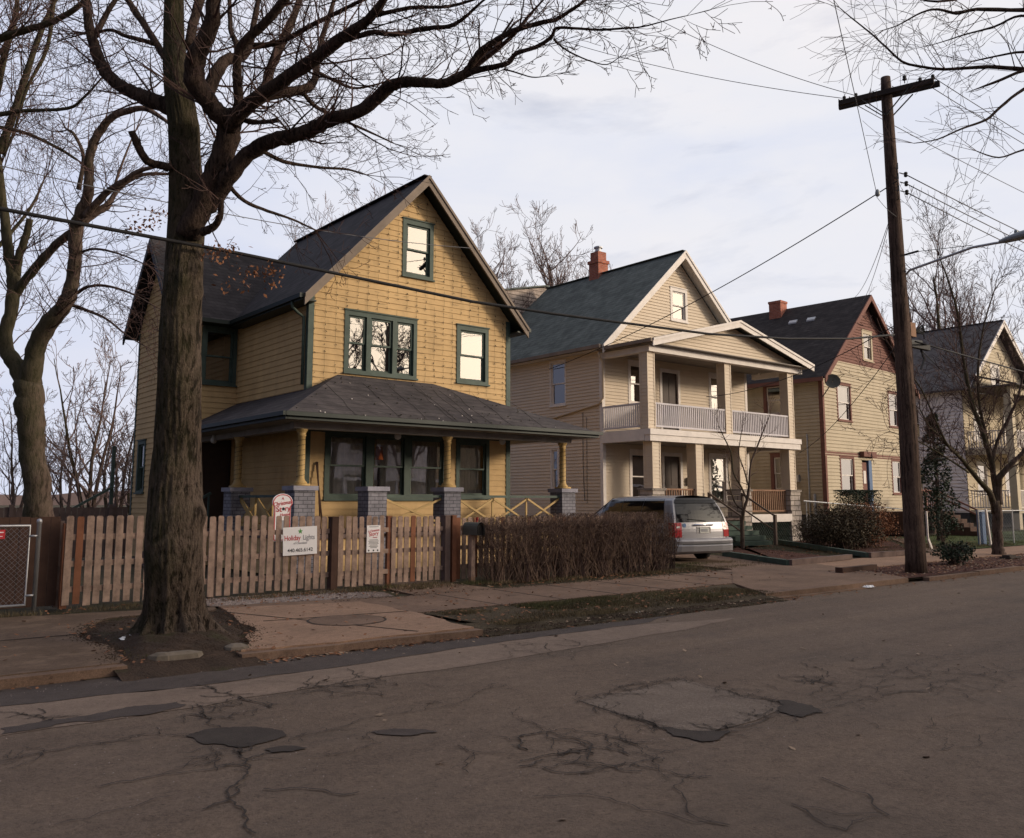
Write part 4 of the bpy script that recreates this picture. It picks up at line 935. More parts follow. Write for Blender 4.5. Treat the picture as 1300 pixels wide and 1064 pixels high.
fence('weathered picket fence section running behind the large street tree', 3.3, 7.74, 14.82, [(3.34, M['newwood'], .1), (5.6, M['greywood'], .1)], 1, 1.385, 1.335)
fence('narrow picket gate carrying a small white poster, right of the dark post', 7.90, 8.98, 14.80, [], 2, 1.33, 1.32, .142, .25, 'gate', 'picket_gate')
fence('picket gate section without any sign, between the poster gate and the mailbox', 9.02, 10.24, 14.80, [], 3, 1.32, 1.30, .144, .2, 'gate', 'picket_gate')
fence('picket fence section running behind the bare twig hedge', 10.62, 16.15, 14.92, [(12.9, M['greywood'], .1), (15.2, M['greywood'], .1)], 4, 1.27, 1.25, .147, .15)
for x, m, w, lb in ((7.80, M['darkwood'], .12, 'dark brown post just right of the large white sign board'), (9.0, M['newwood'], .09, 'reddish cedar post between the two picket gates'), (10.30, M['greywood'], .12, 'gray post left of the mailbox'), (10.46, M['newwood'], .10, 'orange brown post directly behind the mailbox')):
    mb = MB(); mb.box(x-w/2, x+w/2, 14.74 if x != 9.0 else 14.825, 14.9, 0, 1.30); mb.box(x-w/2-.01, x+w/2+.01, 14.735 if x != 9.0 else 14.82, 14.905, 1.301, 1.32); tag(mb.build('fence_post', m), lb, 'post', 'posts of the front fence')
wp = thing('board_fence', 'dark brown solid board fence behind the chain link gate', 'board fence', (2, 15.1, 0)); rr = random.Random(5); mb = MB(); x = -3.0
while x < 3.3: mb.box(x, x+.135, 15.1+rr.uniform(0, .01), 15.125, .03, 1.36+rr.uniform(-.01, .01)); x += .14
mb.build('board_panel', M['darkwood'], wp)
for x in (-1, 1.1, 3.27):
    mb = MB(); mb.box(x, x+.09, 15.13, 15.22, 0, 1.3); mb.build('post', M['greywood'], wp)
bf = thing('board_fence', 'gray weathered board fence closing the back of the side yard, far behind the left trees', 'board fence', (3, 27, 0)); mb = MB(); x = -6.0
while x < 7.6: mb.box(x, x+.14, 27.0+rr.uniform(0, .015), 27.03, .03, 1.42+rr.uniform(-.015, .015)); x += .15
mb.build('board_panel', M['greywood'], bf)
for k in range(6):
    mb = MB(); mb.box(-5.4+k*2.5, -5.3+k*2.5, 26.88, 26.98, 0, 1.5); mb.build('post', M['greywood'], bf)
cg = thing('chain_link_gate', 'galvanised chain link gate with a small red sign at the left edge', 'gate', (2.9, 14.6, 0))
mb = MB(); z0, z1, xa, xb = .12, 1.25, 1.3, 2.78
mb.tube([(xa, 14.6, z0), (xa, 14.6, z1), (xb, 14.6, z1), (xb, 14.6, z0), (xa, 14.6, z0)], .021, 8); mb.build('gate_frame', M['galv'], cg, True)
mb = MB()
def mesh_wire(mb, xa, xb, z0, z1, y, s=.075, r=.0022):
    for sg in (1, -1):
        k = -int((z1-z0)/s)-1
        while xa+k*s < xb:
            x = xa+k*s if sg > 0 else xa+k*s+0; pts = []
            p0x, p1x = xa+k*s, xa+k*s+(z1-z0)
            a0, a1 = max(xa, p0x), min(xb, p1x)
            if a1 > a0:
                za, zb = (z0+(a0-p0x), z0+(a1-p0x)) if sg > 0 else (z1-(a0-p0x), z1-(a1-p0x))
                mb.tube([(a0, y+sg*.003, za), (a1, y+sg*.003, zb)], r, 3, False)
            k += 1
mesh_wire(mb, xa, xb, z0, z1, 14.6); mb.build('wire_mesh', M['galv'], cg)
mb = MB(); mb.lathe((2.90, 14.6, 0), [(.032, 0), (.032, 1.29), (.04, 1.30), (.035, 1.335), (.01, 1.35)], 12)
for z in (.25, 1.1): mb.beam((2.78, 14.6, z), (2.9, 14.6, z), .05, .03)
mb.build('gate_post', M['galv'], cg, True)
rs = thing('warning_sign', 'small red rectangular sign wired to the chain link gate', 'sign', (2.48, 14.57, 1.1)); mb = MB(); mb.box(2.20, 2.46, 14.565, 14.572, 1.07, 1.20); mb.build('sign_plate', M['signred'], rs)
mb = MB(); mb.box(2.22, 2.44, 14.561, 14.5645, 1.155, 1.17); mb.box(2.24, 2.43, 14.561, 14.5645, 1.10, 1.112); mb.build('lettering', M['sign'], rs)
# large sign board
sg_ = thing('sign_board', 'white sign board with green star and holiday lights lettering fixed to the picket fence', 'sign', (7.12, 14.76, .9)); ux, uz = V((1, 0, .03)).normalized(), V((-.03, 0, 1)).normalized(); o0 = V((7.13, 14.775, .905))
mb = MB(); mb.obox(o0, ux*.325, V((0, .006, 0)), uz*.245); mb.build('board', M['sign'], sg_)
fr = o0-V((0, .009, 0))
text_mesh('Holiday', .125, 'lettering', M['signred'], sg_, fr-ux*.150+uz*.015, ux, uz, width=.80); text_mesh('Lights', .125, 'lettering', M['signgray'], sg_, fr+ux*.165+uz*.015, ux, uz, width=.80)
text_mesh('of Cleveland', .052, 'lettering', M['signgray'], sg_, fr-uz*.055, ux, uz); text_mesh('440.465.6142', .088, 'phone_number', M['signink'], sg_, fr-uz*.19, ux, uz, width=1.02)
mb = MB(); pts = []
for k in range(10): a = PI/2+k*PI/5; r = .052 if k % 2 == 0 else .022; pts.append(fr+ux*r*math.cos(a)+uz*(.165+r*math.sin(a)))
mb.prism(pts, (0, .002, 0)); mb.build('green_star', M['signgreen'], sg_)
po = thing('poster', 'small upright white poster with red heading fixed to the picket gate', 'sign', (8.61, 14.77, .9)); o0 = V((8.62, 14.775, .90))
X_, Z_ = V((1, 0, 0)), V((0, 0, 1))
mb = MB(); mb.obox(o0, X_*.145, V((0, .005, 0)), Z_*.25); mb.build('board', M['sign'], po); fr = o0-V((0, .008, 0))
text_mesh('A Christmas', .062, 'lettering', M['signred'], po, fr+Z_*.13, V((1, 0, .15)).normalized(), Z_, width=.78); text_mesh('Story', .10, 'lettering', M['signred'], po, fr+Z_*.06, V((1, 0, .15)).normalized(), Z_, width=.95); text_mesh('House', .036, 'lettering', M['signred'], po, fr+Z_*.015+X_*.03, X_, Z_)
mb = MB()
for k, w in enumerate((.09, .11, .10, .11, .08, .10, .07)): mb.obox(fr+Z_*(-.02-.024*k), X_*w, V((0, .001, 0)), Z_*.004)
mb.obox(fr+Z_*.222, X_*.10, V((0, .001, 0)), Z_*.004)
for x in (-.10, 0, .09): mb.obox(fr+Z_*-.215+X_*x, X_*.014, V((0, .001, 0)), Z_*.014)
mb.build('fine_print', M['signink'], po)
ts = thing('arched_sign', 'white arched sign with red border and red lettering standing behind the picket fence', 'sign', (7.33, 16, 0)); c = V((7.34, 16.0, 0))
def arch(w, zb, zs, r): 
    pts = [c+V((-w, 0, zb)), c+V((w, 0, zb)), c+V((w, 0, zs-.10)), c+V((w+.035, 0, zs-.05)), c+V((w+.035, 0, zs))]
    for k in range(1, 12): a = PI*k/12; pts.append(c+V((r*math.cos(a), 0, zs+r*math.sin(a)*.72)))
    return pts+[c+V((-w-.035, 0, zs)), c+V((-w-.035, 0, zs-.05)), c+V((-w, 0, zs-.10))]
mb = MB(); mb.prism(arch(.17, .85, 1.60, .20), (0, .02, 0)); mb.build('board', M['sign'], ts)
mb = MB(); q = arch(.155, .87, 1.595, .178)
for a, b in zip(q, q[1:]+q[:1]): mb.beam(a-V((0, .003, 0)), b-V((0, .003, 0)), .004, .016, V((0, 0, 1)) if abs((b-a).z) < abs((b-a).x) else V((1, 0, 0)))
mb.build('red_border', M['signred'], ts)
fr = c-V((0, .006, 0))
text_mesh('A', .07, 'lettering', M['signred'], ts, fr+Z_*1.63, X_, Z_); text_mesh('Christmas', .105, 'lettering', M['signred'], ts, fr+Z_*1.53-X_*.0, V((1, 0, .16)).normalized(), Z_, width=.86)
text_mesh('St', .15, 'lettering', M['signred'], ts, fr+Z_*1.40-X_*.075, X_, Z_); text_mesh('ry', .14, 'lettering', M['signred'], ts, fr+Z_*1.42+X_*.10, X_, Z_); text_mesh('House', .075, 'lettering', M['signred'], ts, fr+Z_*1.325+X_*.05, V((1, 0, .1)).normalized(), Z_)
mb = MB(); mb.lathe((0, 0, 0), [(.001, 0)]*2, 3); mb = MB(); mb.prism([fr+V((.028*math.cos(k*PI/6)+.015, -.001, 1.455+.028*math.sin(k*PI/6))) for k in range(12)], (0, .001, 0)); mb.build('round_ornament', M['signink'], ts)
mb = MB(); mb.obox(fr+Z_*1.12, X_*.04, V((0, .002, 0)), Z_*.12); mb.obox(fr+Z_*1.0, X_*.12, V((0, .002, 0)), Z_*.01); mb.build('panel', M['signgray'], ts)
mb = MB(); mb.beam(c+V((-.12, .02, 0)), c+V((-.12, .02, .86)), .03, .03, V((0, 1, 0))); mb.beam(c+V((.12, .02, 0)), c+V((.12, .02, .86)), .03, .03, V((0, 1, 0))); mb.build('leg', M['greywood'], ts)
# mailbox
ml = thing('mailbox', 'dull metal mailbox with open dark end on a pale wooden post', 'mailbox', (10.67, 14.42, 0))
mb = MB(); mb.box(10.62, 10.71, 14.38, 14.47, .10, .93); mb.build('post', M['picket'], ml); mb = MB(); mb.box(10.615, 10.715, 14.375, 14.475, 0, .12); mb.build('post_foot', M['concrete'], ml)
def mbprof(r, y): return [V((10.665+x*r, y, z)) for x, z in ((-1, .935), (1, .935), (1, 1.06), (.92, 1.11), (.7, 1.15), (.38, 1.175), (0, 1.185), (-.38, 1.175), (-.7, 1.15), (-.92, 1.11), (-1, 1.06))]
mb = MB(); a, b = mbprof(.095, 14.13), mbprof(.095, 14.62)
for k in range(len(a)): j = (k+1) % len(a); mb.face([a[k], a[j], b[j], b[k]])
mb.face(b); mb.build('box', M['mailbox'], ml)
mb = MB(); a = mbprof(.088, 14.16); mb.face([p+V((0, .02, 0)) for p in a]); mb.build('dark_opening', M['dark'], ml)
mb = MB(); mb.beam((10.765, 14.4, 1.1), (10.765, 14.4, 1.26), .01, .03, V((0, 1, 0))); mb.box(10.76, 10.77, 14.36, 14.42, 1.22, 1.28); mb.build('flag', M['signred'], ml)

# ================================================================== HEDGE
hd = thing('twig_hedge', 'long bare brown twig hedge clipped flat, between the mailbox and the silver van', 'hedge', (10.9, 14.2, 0)); rr = random.Random(21); A_, B_, D_ = MB(), MB(), MB()
def htop(x): return 1.27-.05*math.exp(-((x-10.8)/.25)**2)+.015*math.sin(x*4)-(.5*max(0, (x-15.75)/.5)**2)+.05*max(0, min(1, (x-11)/4))
clumps = [11.15+k*.325+rr.uniform(-.08, .08) for k in range(16)]
for k in range(1150):
    cx = rr.choice(clumps); x = rr.gauss(cx, .10); y = rr.uniform(13.98, 14.5); zt = htop(x)+rr.uniform(-.10, .03)
    mb = A_ if rr.random() < .5 else B_; r = rr.uniform(.004, .009); n = 7; pts = [V((x, y, -.02))]; dx, dy = rr.gauss(0, .6), rr.gauss(0, .35)
    for j in range(1, n+1): pts.append(pts[-1]+V((dx*.16+rr.uniform(-.06, .06), dy*.10+rr.uniform(-.04, .04), zt/n)))
    pts = [V((max(10.85, min(16.28, p.x)), max(13.86, min(14.64, p.y)), p.z)) for p in pts]
    mb.tube(pts, [r*(1-.11*j) for j in range(n+1)], 3, False)
    for q in range(11):
        j = rr.choice((2, 3, 4, 4, 5, 5, 6, 6, 6, 7)); p = pts[j]; d = V((rr.uniform(-1, 1), rr.uniform(-1, .8), rr.uniform(.1, 1))).normalized(); L = min(rr.uniform(.06, .26), max(.02, (htop(p.x)+.03-p.z))/max(.25, d.z))
        if L > .03: m = p+d*L*.5+V((rr.uniform(-.02, .02), rr.uniform(-.02, .02), .01)); e = p+d*L+V((rr.uniform(-.02, .02), 0, .01)); mb.tube([p, m, e], [.0036, .003, .002], 3, False)
for k in range(10):
    x = 11.2+k*.56+rr.uniform(-.15, .15)
    for s in range(5):
        y = rr.uniform(13.98, 14.3); D_.tube([V((x+rr.uniform(-.05, .05), y, -.02)), V((x+rr.uniform(-.12, .12), y, .3)), V((x+rr.uniform(-.25, .25), y, .75))], [.018, .014, .006], 4, False)
A_.build('stems', M['hedge'], hd); B_.build('dark_stems', M['hedge2'], hd); D_.build('thick_stems', M['hedge2'], hd)

# ================================================================== TREES
def unit(rr): 
    while True:
        v = V((rr.uniform(-1, 1), rr.uniform(-1, 1), rr.uniform(-1, 1)))
        if .1 < v.length < 1: return v.normalized()
def grow(mb, p, d, L, r, lvl, rr, up=.15, wander=.26, dens=3.2, rmin=.0035, kids=(.35, .65), n=None, sp=(.5, 1.0)):
    n = n or max(3, min(9, int(L/.18))); st = L/n; pts = [p.copy()]; rad = [r]; dirs = [d.copy()]
    for i in range(n):
        d = (d+unit(rr)*wander+V((0, 0, up*.35))).normalized(); pts.append(pts[-1]+d*st); rad.append(max(rmin, r*(1-.75*(i+1)/n))); dirs.append(d)
    mb.tube(pts, rad, 3 if r < .02 else (5 if r < .05 else 7), False)
    if lvl <= 0: return
    k = max(2, int(dens*L**.6*(1.25 if lvl == 1 else 1)+rr.random()))
    for _ in range(k):
        t = rr.uniform(.2, 1.0); i = min(n-1, int(t*n)); q = pts[i].lerp(pts[i+1], t*n-i if i < n else 0)
        ax = unit(rr); side = dirs[i].cross(ax).normalized(); a = rr.uniform(*sp); nd = (dirs[i]*math.cos(a)+side*math.sin(a)).normalized()
        grow(mb, q, nd, L*rr.uniform(*kids)*(1.15-.45*t), max(rmin, rad[i]*.6), lvl-1, rr, up, wander, dens, rmin, kids, None, sp)
def limb(mb, pts, dep, twig, rr, sides=8, twigs=5, tl=1.3, lvl=2, dens=3.0, start=.12, up=.15, blunt=False, dup=V((0, 0, 0)), rmin=.0035, tr=.35):
    """pts: (px, py, r_px); dep: depth at start and end"""
    P = []; Rr = []; n = len(pts)
    for i, (x, y, r) in enumerate(pts):
        z = dep[0]+(dep[1]-dep[0])*i/max(1, n-1); P.append(atd(x, y, z)); Rr.append(r*z/FPX)
    # Catmull-Rom resample
    Q, W_ = [], []
    for i in range(n-1):
        p0, p1, p2, p3 = P[max(0, i-1)], P[i], P[i+1], P[min(n-1, i+2)]
        m = 4
        for k in range(m):
            t = k/m; q = .5*((2*p1)+(p2-p0)*t+(2*p0-5*p1+4*p2-p3)*t*t+(-p0+3*p1-3*p2+p3)*t**3); r = Rr[i]+(Rr[i+1]-Rr[i])*t
            Q.append(q+unit(rr)*r*.10); W_.append(r*(1+rr.uniform(-.06, .06)))
    Q.append(P[-1]); W_.append(Rr[-1]); mb.tube(Q, W_, sides)
    if twigs:
        tot = sum((b-a).length for a, b in zip(Q, Q[1:])); cnt = int(twigs*tot)
        for _ in range(cnt):
            i = rr.randint(int(start*(len(Q)-1)), len(Q)-2); d0 = (Q[i+1]-Q[i]).normalized(); ax = unit(rr); s = d0.cross(ax)
            if s.length < .05: continue
            s.normalize(); a = rr.uniform(.5, 1.2); d = (d0*math.cos(a)+s*math.sin(a)+V((0, 0, .1))+dup).normalized()
            grow(twig, Q[i], d, tl*rr.uniform(.5, 1.1), min(W_[i]*tr, .016), lvl, rr, up, .25, dens, rmin)
        if not blunt:
            for _ in range(3): grow(twig, Q[-1], ((Q[-1]-Q[-2]).normalized()+unit(rr)*.4).normalized(), tl*rr.uniform(.7, 1.1), W_[-1]*.8, lvl, rr, up, .2, dens, rmin)
    return Q
T1 = thing('street_tree', 'large bare street tree with thick mossy trunk in front of the yellow house', 'tree', (3.58, 10.62, 0))
rr = random.Random(5)
tb = MB()
tr_pts = [(225, 818, 45), (224, 796, 42), (223, 775, 38), (222, 750, 36.5), (221, 720, 35.5), (221, 690, 35), (222, 650, 33.5), (223, 610, 33), (225, 570, 31), (226, 530, 30), (228, 480, 29), (229, 430, 28), (231, 385, 26), (234, 340, 24), (236, 300, 23), (236, 260, 21.5), (235, 210, 20), (233, 160, 20), (227, 120, 19), (223, 85, 17), (221, 50, 14.5), (221, 10, 13), (222, -40, 11), (226, -110, 8), (232, -190, 4)]
P = [atd(x, y, 10.45+.08*math.sin(i)) for i, (x, y, r) in enumerate(tr_pts)]
NS = 128; rows = []; i0 = 0; vs = []
def trunk_mesh(mb, P, Rr, NS, flare):
    rr = random.Random(9); m = len(P); base = len(mb.v)
    lob = [(-2.15, .9, .17), (-1.62, 1.5, .15), (-1.2, .9, .14), (-.72, 1.6, .20), (-.2, .9, .2), (.8, .8, .4), (1.9, .8, .3), (2.6, 1.3, .3), (-2.75, 1.2, .2)]
    # refine
    Q, W_ = [], []
    for i in range(m-1):
        for k in range(9): t = k/9; Q.append(P[i].lerp(P[i+1], t)); W_.append(Rr[i]+(Rr[i+1]-Rr[i])*t)
    Q.append(P[-1]); W_.append(Rr[-1])
    for k, (q, r) in enumerate(zip(Q, W_)):
        h = max(0, q.z)
        for j in range(NS):
            a = 2*PI*j/NS; f = 0
            for (la, ls, lw) in lob:
                dd = (a-la+PI) % (2*PI)-PI; f += ls*math.exp(-(dd/lw)**2)
            rad = r*(1+flare*f*math.exp(-h/.21)+.018*math.sin(a*9+math.sin(h*2)*1.5)+.014*math.sin(a*23+h*1.3+2*math.sin(h*5))+.012*math.sin(a*31-h*2+1.5*math.sin(h*9+a*3)))
            rad += r*.05*math.sin(a*2+h*1.7)*(h > .3)
            for (ba, bh, bs) in ((-1.2, 4.3, .10), (-1.0, 4.05, .07), (-1.9, 4.15, .06), (-.7, 1.45, .06), (-2.2, 2.0, .05), (.2, 1.7, .06)):
                dd = (a-ba+PI) % (2*PI)-PI; rad += bs*math.exp(-(dd/.30)**2-((h-bh)/.13)**2)
            mb.v.append((q.x+math.cos(a)*rad, q.y+math.sin(a)*rad, q.z if k else -.12))
    for k in range(len(Q)-1):
        for j in range(NS): a = base+k*NS+j; b = base+k*NS+(j+1) % NS; mb.f.append((a, b, b+NS, a+NS)); mb.mi.append(mb.cur)
trunk_mesh(tb, P, [r*.93*10.45/FPX for (_, _, r) in tr_pts], NS, .58)
tb.build('trunk', M['bark'], T1, True)

lb_, tw = MB(), MB()
TW = [1.0, 0, .22, .0035]; DT = 0
def LI(pts, dep, **k):
    k['twigs'] = k.get('twigs', 5)*TW[0]; k['lvl'] = k.get('lvl', 2)+TW[1]; k.setdefault('tr', TW[2]); k.setdefault('rmin', TW[3]); return limb(lb_, pts, (dep[0]+DT, dep[1]+DT), tw, rr, **k)
TW = [1.7, 1, .2, .0028]; DT = -.9
LI([(238, 300, 15), (258, 255, 15), (275, 215, 14.5), (287, 180, 15), (292, 155, 14), (293, 148, 12)], (11.3, 11.0), twigs=0, blunt=True, sides=12)
LI([(292, 156, 13), (280, 147, 12), (265, 130, 12), (250, 108, 13), (246, 85, 13), (255, 60, 11), (268, 32, 10), (271, 0, 9), (273, -50, 7), (285, -120, 4)], (11.0, 10.4), sides=10, twigs=3)
LI([(296, 152, 7), (303, 135, 6.5), (302, 110, 6), (301, 82, 5.8), (306, 60, 6), (320, 44, 6.2), (340, 25, 6), (357, 5, 5.5), (380, -25, 4), (410, -70, 2)], (11.0, 10.2), twigs=4)
LI([(302, 62, 4.5), (298, 50, 3.5), (293, 38, 3.2), (292, 20, 3), (291, 0, 2.6), (286, -40, 1.5)], (11.0, 11.5), twigs=4, tl=1.0)
LI([(292, 158, 12), (303, 145, 10), (330, 121, 9), (365, 98, 8.5), (400, 74, 8), (428, 53, 7.5), (456, 34, 6.3), (475, 17, 5.5), (490, -5, 4.5), (510, -50, 3)], (11.0, 9.6), twigs=4.5, tl=1.4, sides=10)
LI([(428, 54, 4), (455, 46, 3.6), (475, 41, 3.4), (500, 44, 3.4), (530, 38, 3.2), (552, 35, 3), (572, 33, 2.7), (590, 22, 2.2), (612, 2, 1.5), (640, -20, 1)], (10.2, 9.4), twigs=6, tl=1.1)
LI([(262, 262, 13), (280, 240, 11), (293, 221, 10.5), (315, 196, 10), (338, 181, 9.5), (360, 175, 9.5), (376, 171, 9), (400, 162, 9), (424, 150, 8.5), (451, 144, 7.8), (475, 128, 7.5), (494, 111, 7.5), (509, 105, 7.3), (535, 104, 6.6), (564, 106, 6), (590, 94, 5.5)], (11.3, 9.9), twigs=4.2, tl=1.0, sides=10, start=.3, dens=2.6)
LI([(590, 94, 5), (599, 81, 4.3), (607, 68, 4), (622, 56, 3.8), (640, 45, 3.5), (662, 36, 3.3), (690, 28, 3), (705, 25, 2.7), (722, 15, 2.3), (738, 4, 2), (760, -15, 1.2)], (9.9, 9.3), twigs=7, tl=1.0)
LI([(590, 95, 4.5), (606, 89, 4), (622, 86, 3.7), (645, 80, 3.2), (655, 68, 3), (680, 60, 2.7), (700, 47, 2.4), (706, 36, 2), (730, 36, 1.6), (762, 38, 1.5), (790, 36, 1.3), (815, 34, 1), (850, 25, .7), (872, 20, .5)], (9.9, 9.0), twigs=6, tl=.75, rmin=.0028)
LI([(703, 50, 1.4), (718, 63, 1.1), (745, 76, .9), (770, 82, .7), (787, 72, .5)], (9.4, 9.1), twigs=5, tl=.4, lvl=1)
LI([(640, 88, 1.2), (655, 92, 1), (675, 98, .8), (692, 97, .6)], (9.6, 9.4), twigs=6, tl=.35, lvl=1)
LI([(225, 140, 11), (210, 134, 10.5), (197, 129, 10), (182, 123, 9.5), (169, 117, 9), (150, 107, 8.3), (135, 92, 8), (124, 71, 7.2), (117, 49, 6.6), (113, 32, 6), (111, 16, 5.6), (109, -5, 5), (104, -50, 3.5), (95, -110, 2)], (11.3, 11.9), twigs=3.5, tl=1.2, sides=10)
LI([(122, 45, 3.8), (126, 35, 3.6), (132, 24, 3.4), (141, 8, 3), (152, -8, 2.4), (165, -40, 1.3)], (11.8, 12.2), twigs=5, tl=1)
LI([(196, 56, 3), (180, 51, 3), (160, 46, 2.6), (140, 38, 2.2), (122, 42, 1.8)], (11.6, 11.8), twigs=5, tl=.8)
LI([(214, 78, 5), (205, 66, 4.8), (195, 50, 4.5), (182, 30, 4.2), (170, 12, 4), (160, -6, 3.4), (140, -50, 2)], (11.4, 12.4), twigs=4, tl=1.2)
LI([(216, 214, 6), (205, 210, 5.6), (190, 206, 5.2), (181, 196, 5), (174, 182, 5), (167, 166, 4.6)], (11.2, 10.9), twigs=1.5, tl=.6, lvl=1, blunt=True)
LI([(303, 150, 3.5), (318, 155, 3.2), (335, 155, 3), (352, 153, 3)], (11.0, 10.7), twigs=3, tl=.7, lvl=1, blunt=True)
LI([(256, 295, 6), (266, 291, 5.2), (275, 284, 4.6), (280, 272, 4), (281, 252, 3.4)], (11.2, 11.0), twigs=7, tl=.9, lvl=1, blunt=True)
LI([(262, 120, 9), (275, 92, 8), (288, 76, 7.5), (305, 72, 7), (316, 60, 5), (322, 30, 4), (330, -10, 3)], (11.2, 12.2), twigs=4, tl=1.2)
LI([(262, 255, 8), (275, 200, 8), (300, 150, 8), (322, 128, 7.5), (336, 112, 7), (343, 88, 6.5), (355, 60, 6), (370, 28, 5), (382, -5, 4), (400, -60, 2)], (11.5, 13.2), twigs=5, tl=1.4)
LI([(318, 132, 6), (340, 122, 6.5), (365, 117, 6.5), (390, 112, 6), (400, 98, 4.5), (404, 70, 4), (410, 45, 3.6), (420, 15, 3), (428, -15, 2)], (12.5, 13.4), twigs=5, tl=1.4)
LI([(400, 90, 2.5), (412, 96, 2.2), (430, 105, 2), (450, 112, 1.6), (475, 108, 1.2), (500, 100, .8)], (12.8, 13), twigs=6, tl=.8)
LI([(290, 235, 3), (310, 255, 2.4), (340, 268, 2), (370, 278, 1.5), (400, 292, 1)], (11.6, 12.4), twigs=5, tl=.9, up=-.1)
LI([(330, 190, 3), (360, 205, 2.6), (400, 212, 2), (440, 215, 1.5), (465, 222, .8)], (11.5, 12.2), twigs=7, tl=.8, up=-.05, dens=3)
LI([(385, 118, 3), (400, 135, 2.4), (430, 150, 2), (470, 168, 1.4), (500, 182, .8)], (12.6, 13.4), twigs=6, tl=.8, up=-.05)
LI([(240, 60, 7), (248, 20, 6), (262, -20, 5), (280, -60, 3)], (11.6, 12.5), twigs=4, tl=1.2)
LI([(300, 60, 4), (350, 55, 3.4), (400, 30, 3), (450, 5, 2.2), (520, -25, 1.4)], (12.2, 11.2), twigs=6, tl=1.1)
LI([(470, 22, 3), (520, 10, 2.5), (570, 8, 2), (620, -5, 1.4), (680, -12, .8)], (10, 9.4), twigs=6, tl=1.0)
lb_.build('limbs', M['limb'], T1, True); tw.build('twigs', M['twig'], T1)
# dead leaf clusters still on the twigs
mb = MB(); rr = random.Random(31)
for (cx, cy, sx, sy, n, z) in ((285, 318, 22, 10, 34, 11), (272, 326, 14, 8, 18, 11.1), (330, 345, 25, 10, 34, 11), (345, 355, 12, 12, 12, 10.9), (305, 362, 30, 14, 18, 10.9), (180, 285, 22, 12, 40, 12), (195, 272, 18, 10, 22, 12), (165, 292, 14, 8, 12, 12)):
    for _ in range(int(n*1.8)):
        p = atd(rr.gauss(cx, sx*.6), rr.gauss(cy, sy*.6), z-.9+rr.uniform(-.3, .3)); a, b = unit(rr), unit(rr); b = a.cross(b).normalized(); s = rr.uniform(.012, .034)
        mb.face([p-a*s, p+b*s*.45, p+a*s, p-b*s*.6])
mb.build('dead_leaves', M['leaf_dead'], T1)
# roots / soil mound round the base
mb = MB(); c0 = V((3.58, 10.62, 0)); NR, NA = 60, 110
PIT = [(2.72, 9.60), (3.98, 9.60), (4.28, 10.2), (4.68, 11), (4.85, 12.2), (5.05, 13.15), (3.65, 13.2), (3.12, 12.5), (2.88, 11.7), (2.96, 10.6)]
def pit_in(x, y):
    ins = False; d = 9
    for (ax_, ay_), (bx_, by_) in zip(PIT, PIT[1:]+PIT[:1]):
        if (ay_ > y) != (by_ > y) and x < (bx_-ax_)*(y-ay_)/(by_-ay_)+ax_: ins = not ins
        dx, dy = bx_-ax_, by_-ay_; t = max(0, min(1, ((x-ax_)*dx+(y-ay_)*dy)/(dx*dx+dy*dy))); d = min(d, math.hypot(x-ax_-dx*t, y-ay_-dy*t))
    return d if ins else -d
def mound_z(x, y):
    r = math.hypot(x-c0.x, (y-c0.y)*.85); k = max(0, min(1, (pit_in(x, y)+.03)/.30)); k = k*k*(3-2*k)
    return -.018+k*(.028+.12*math.exp(-(r/.7)**2)+.012*math.sin(x*9)*math.cos(y*8)+.008*math.sin(x*23+y*17))
for i in range(NR):
    for j in range(NA):
        q = []
        for (ii, jj) in ((i, j), (i+1, j), (i+1, j+1), (i, j+1)):
            r = .20+ii/NR*1.75; a = 2*PI*jj/NA; x, y = c0.x-.1+r*math.cos(a)*.9, c0.y+r*math.sin(a)*(.80 if math.sin(a) < 0 else 1.25); q.append((x, y, max(-.0185, mound_z(x, y)) if y > 9.68 else min(mound_z(x, y), -.012-(9.68-y)*.33)))
        mb.face(q)
tag(mb.build('soil_mound', M['soil'], None, True), kind='structure')
rr = random.Random(41)
rk = [(205, 838, .12, 'flat brown rock at the kerb below the large tree, left one of two'), (228, 836, .16, 'larger flat brown rock at the kerb below the large tree'), (300, 826, .14, 'flat pale rock wedged against the slab corner beside the tree roots')]
for (x, y, s, lb) in rk:
    p = atz(x, y, -.02); mb = MB(); n = 9; ringz = [(.6, -.04), (1, .0), (.9, .05), (.45, .075)]
    for (ra, za), (rb, zb) in zip(ringz, ringz[1:]):
        for j in range(n):
            t0, t1 = 2*PI*j/n, 2*PI*(j+1)/n; w = lambda t, r: s*r*(1+.25*math.sin(t*2+x))
            mb.face([(p.x+w(t, r)*math.cos(t)*1.3, p.y+w(t, r)*math.sin(t)*.7, p.z+z) for t, r, z in ((t0, ra, za), (t1, ra, za), (t1, rb, zb), (t0, rb, zb))])
    mb.face([(p.x+s*.45*(1+.25*math.sin(t*2+x))*math.cos(t)*1.3, p.y+s*.45*(1+.25*math.sin(t*2+x))*math.sin(t)*.7, p.z+.075) for t in [2*PI*j/n for j in range(n)]])
    tag(mb.build('rock', M['rock']), lb, 'rock', 'rocks by the kerb')
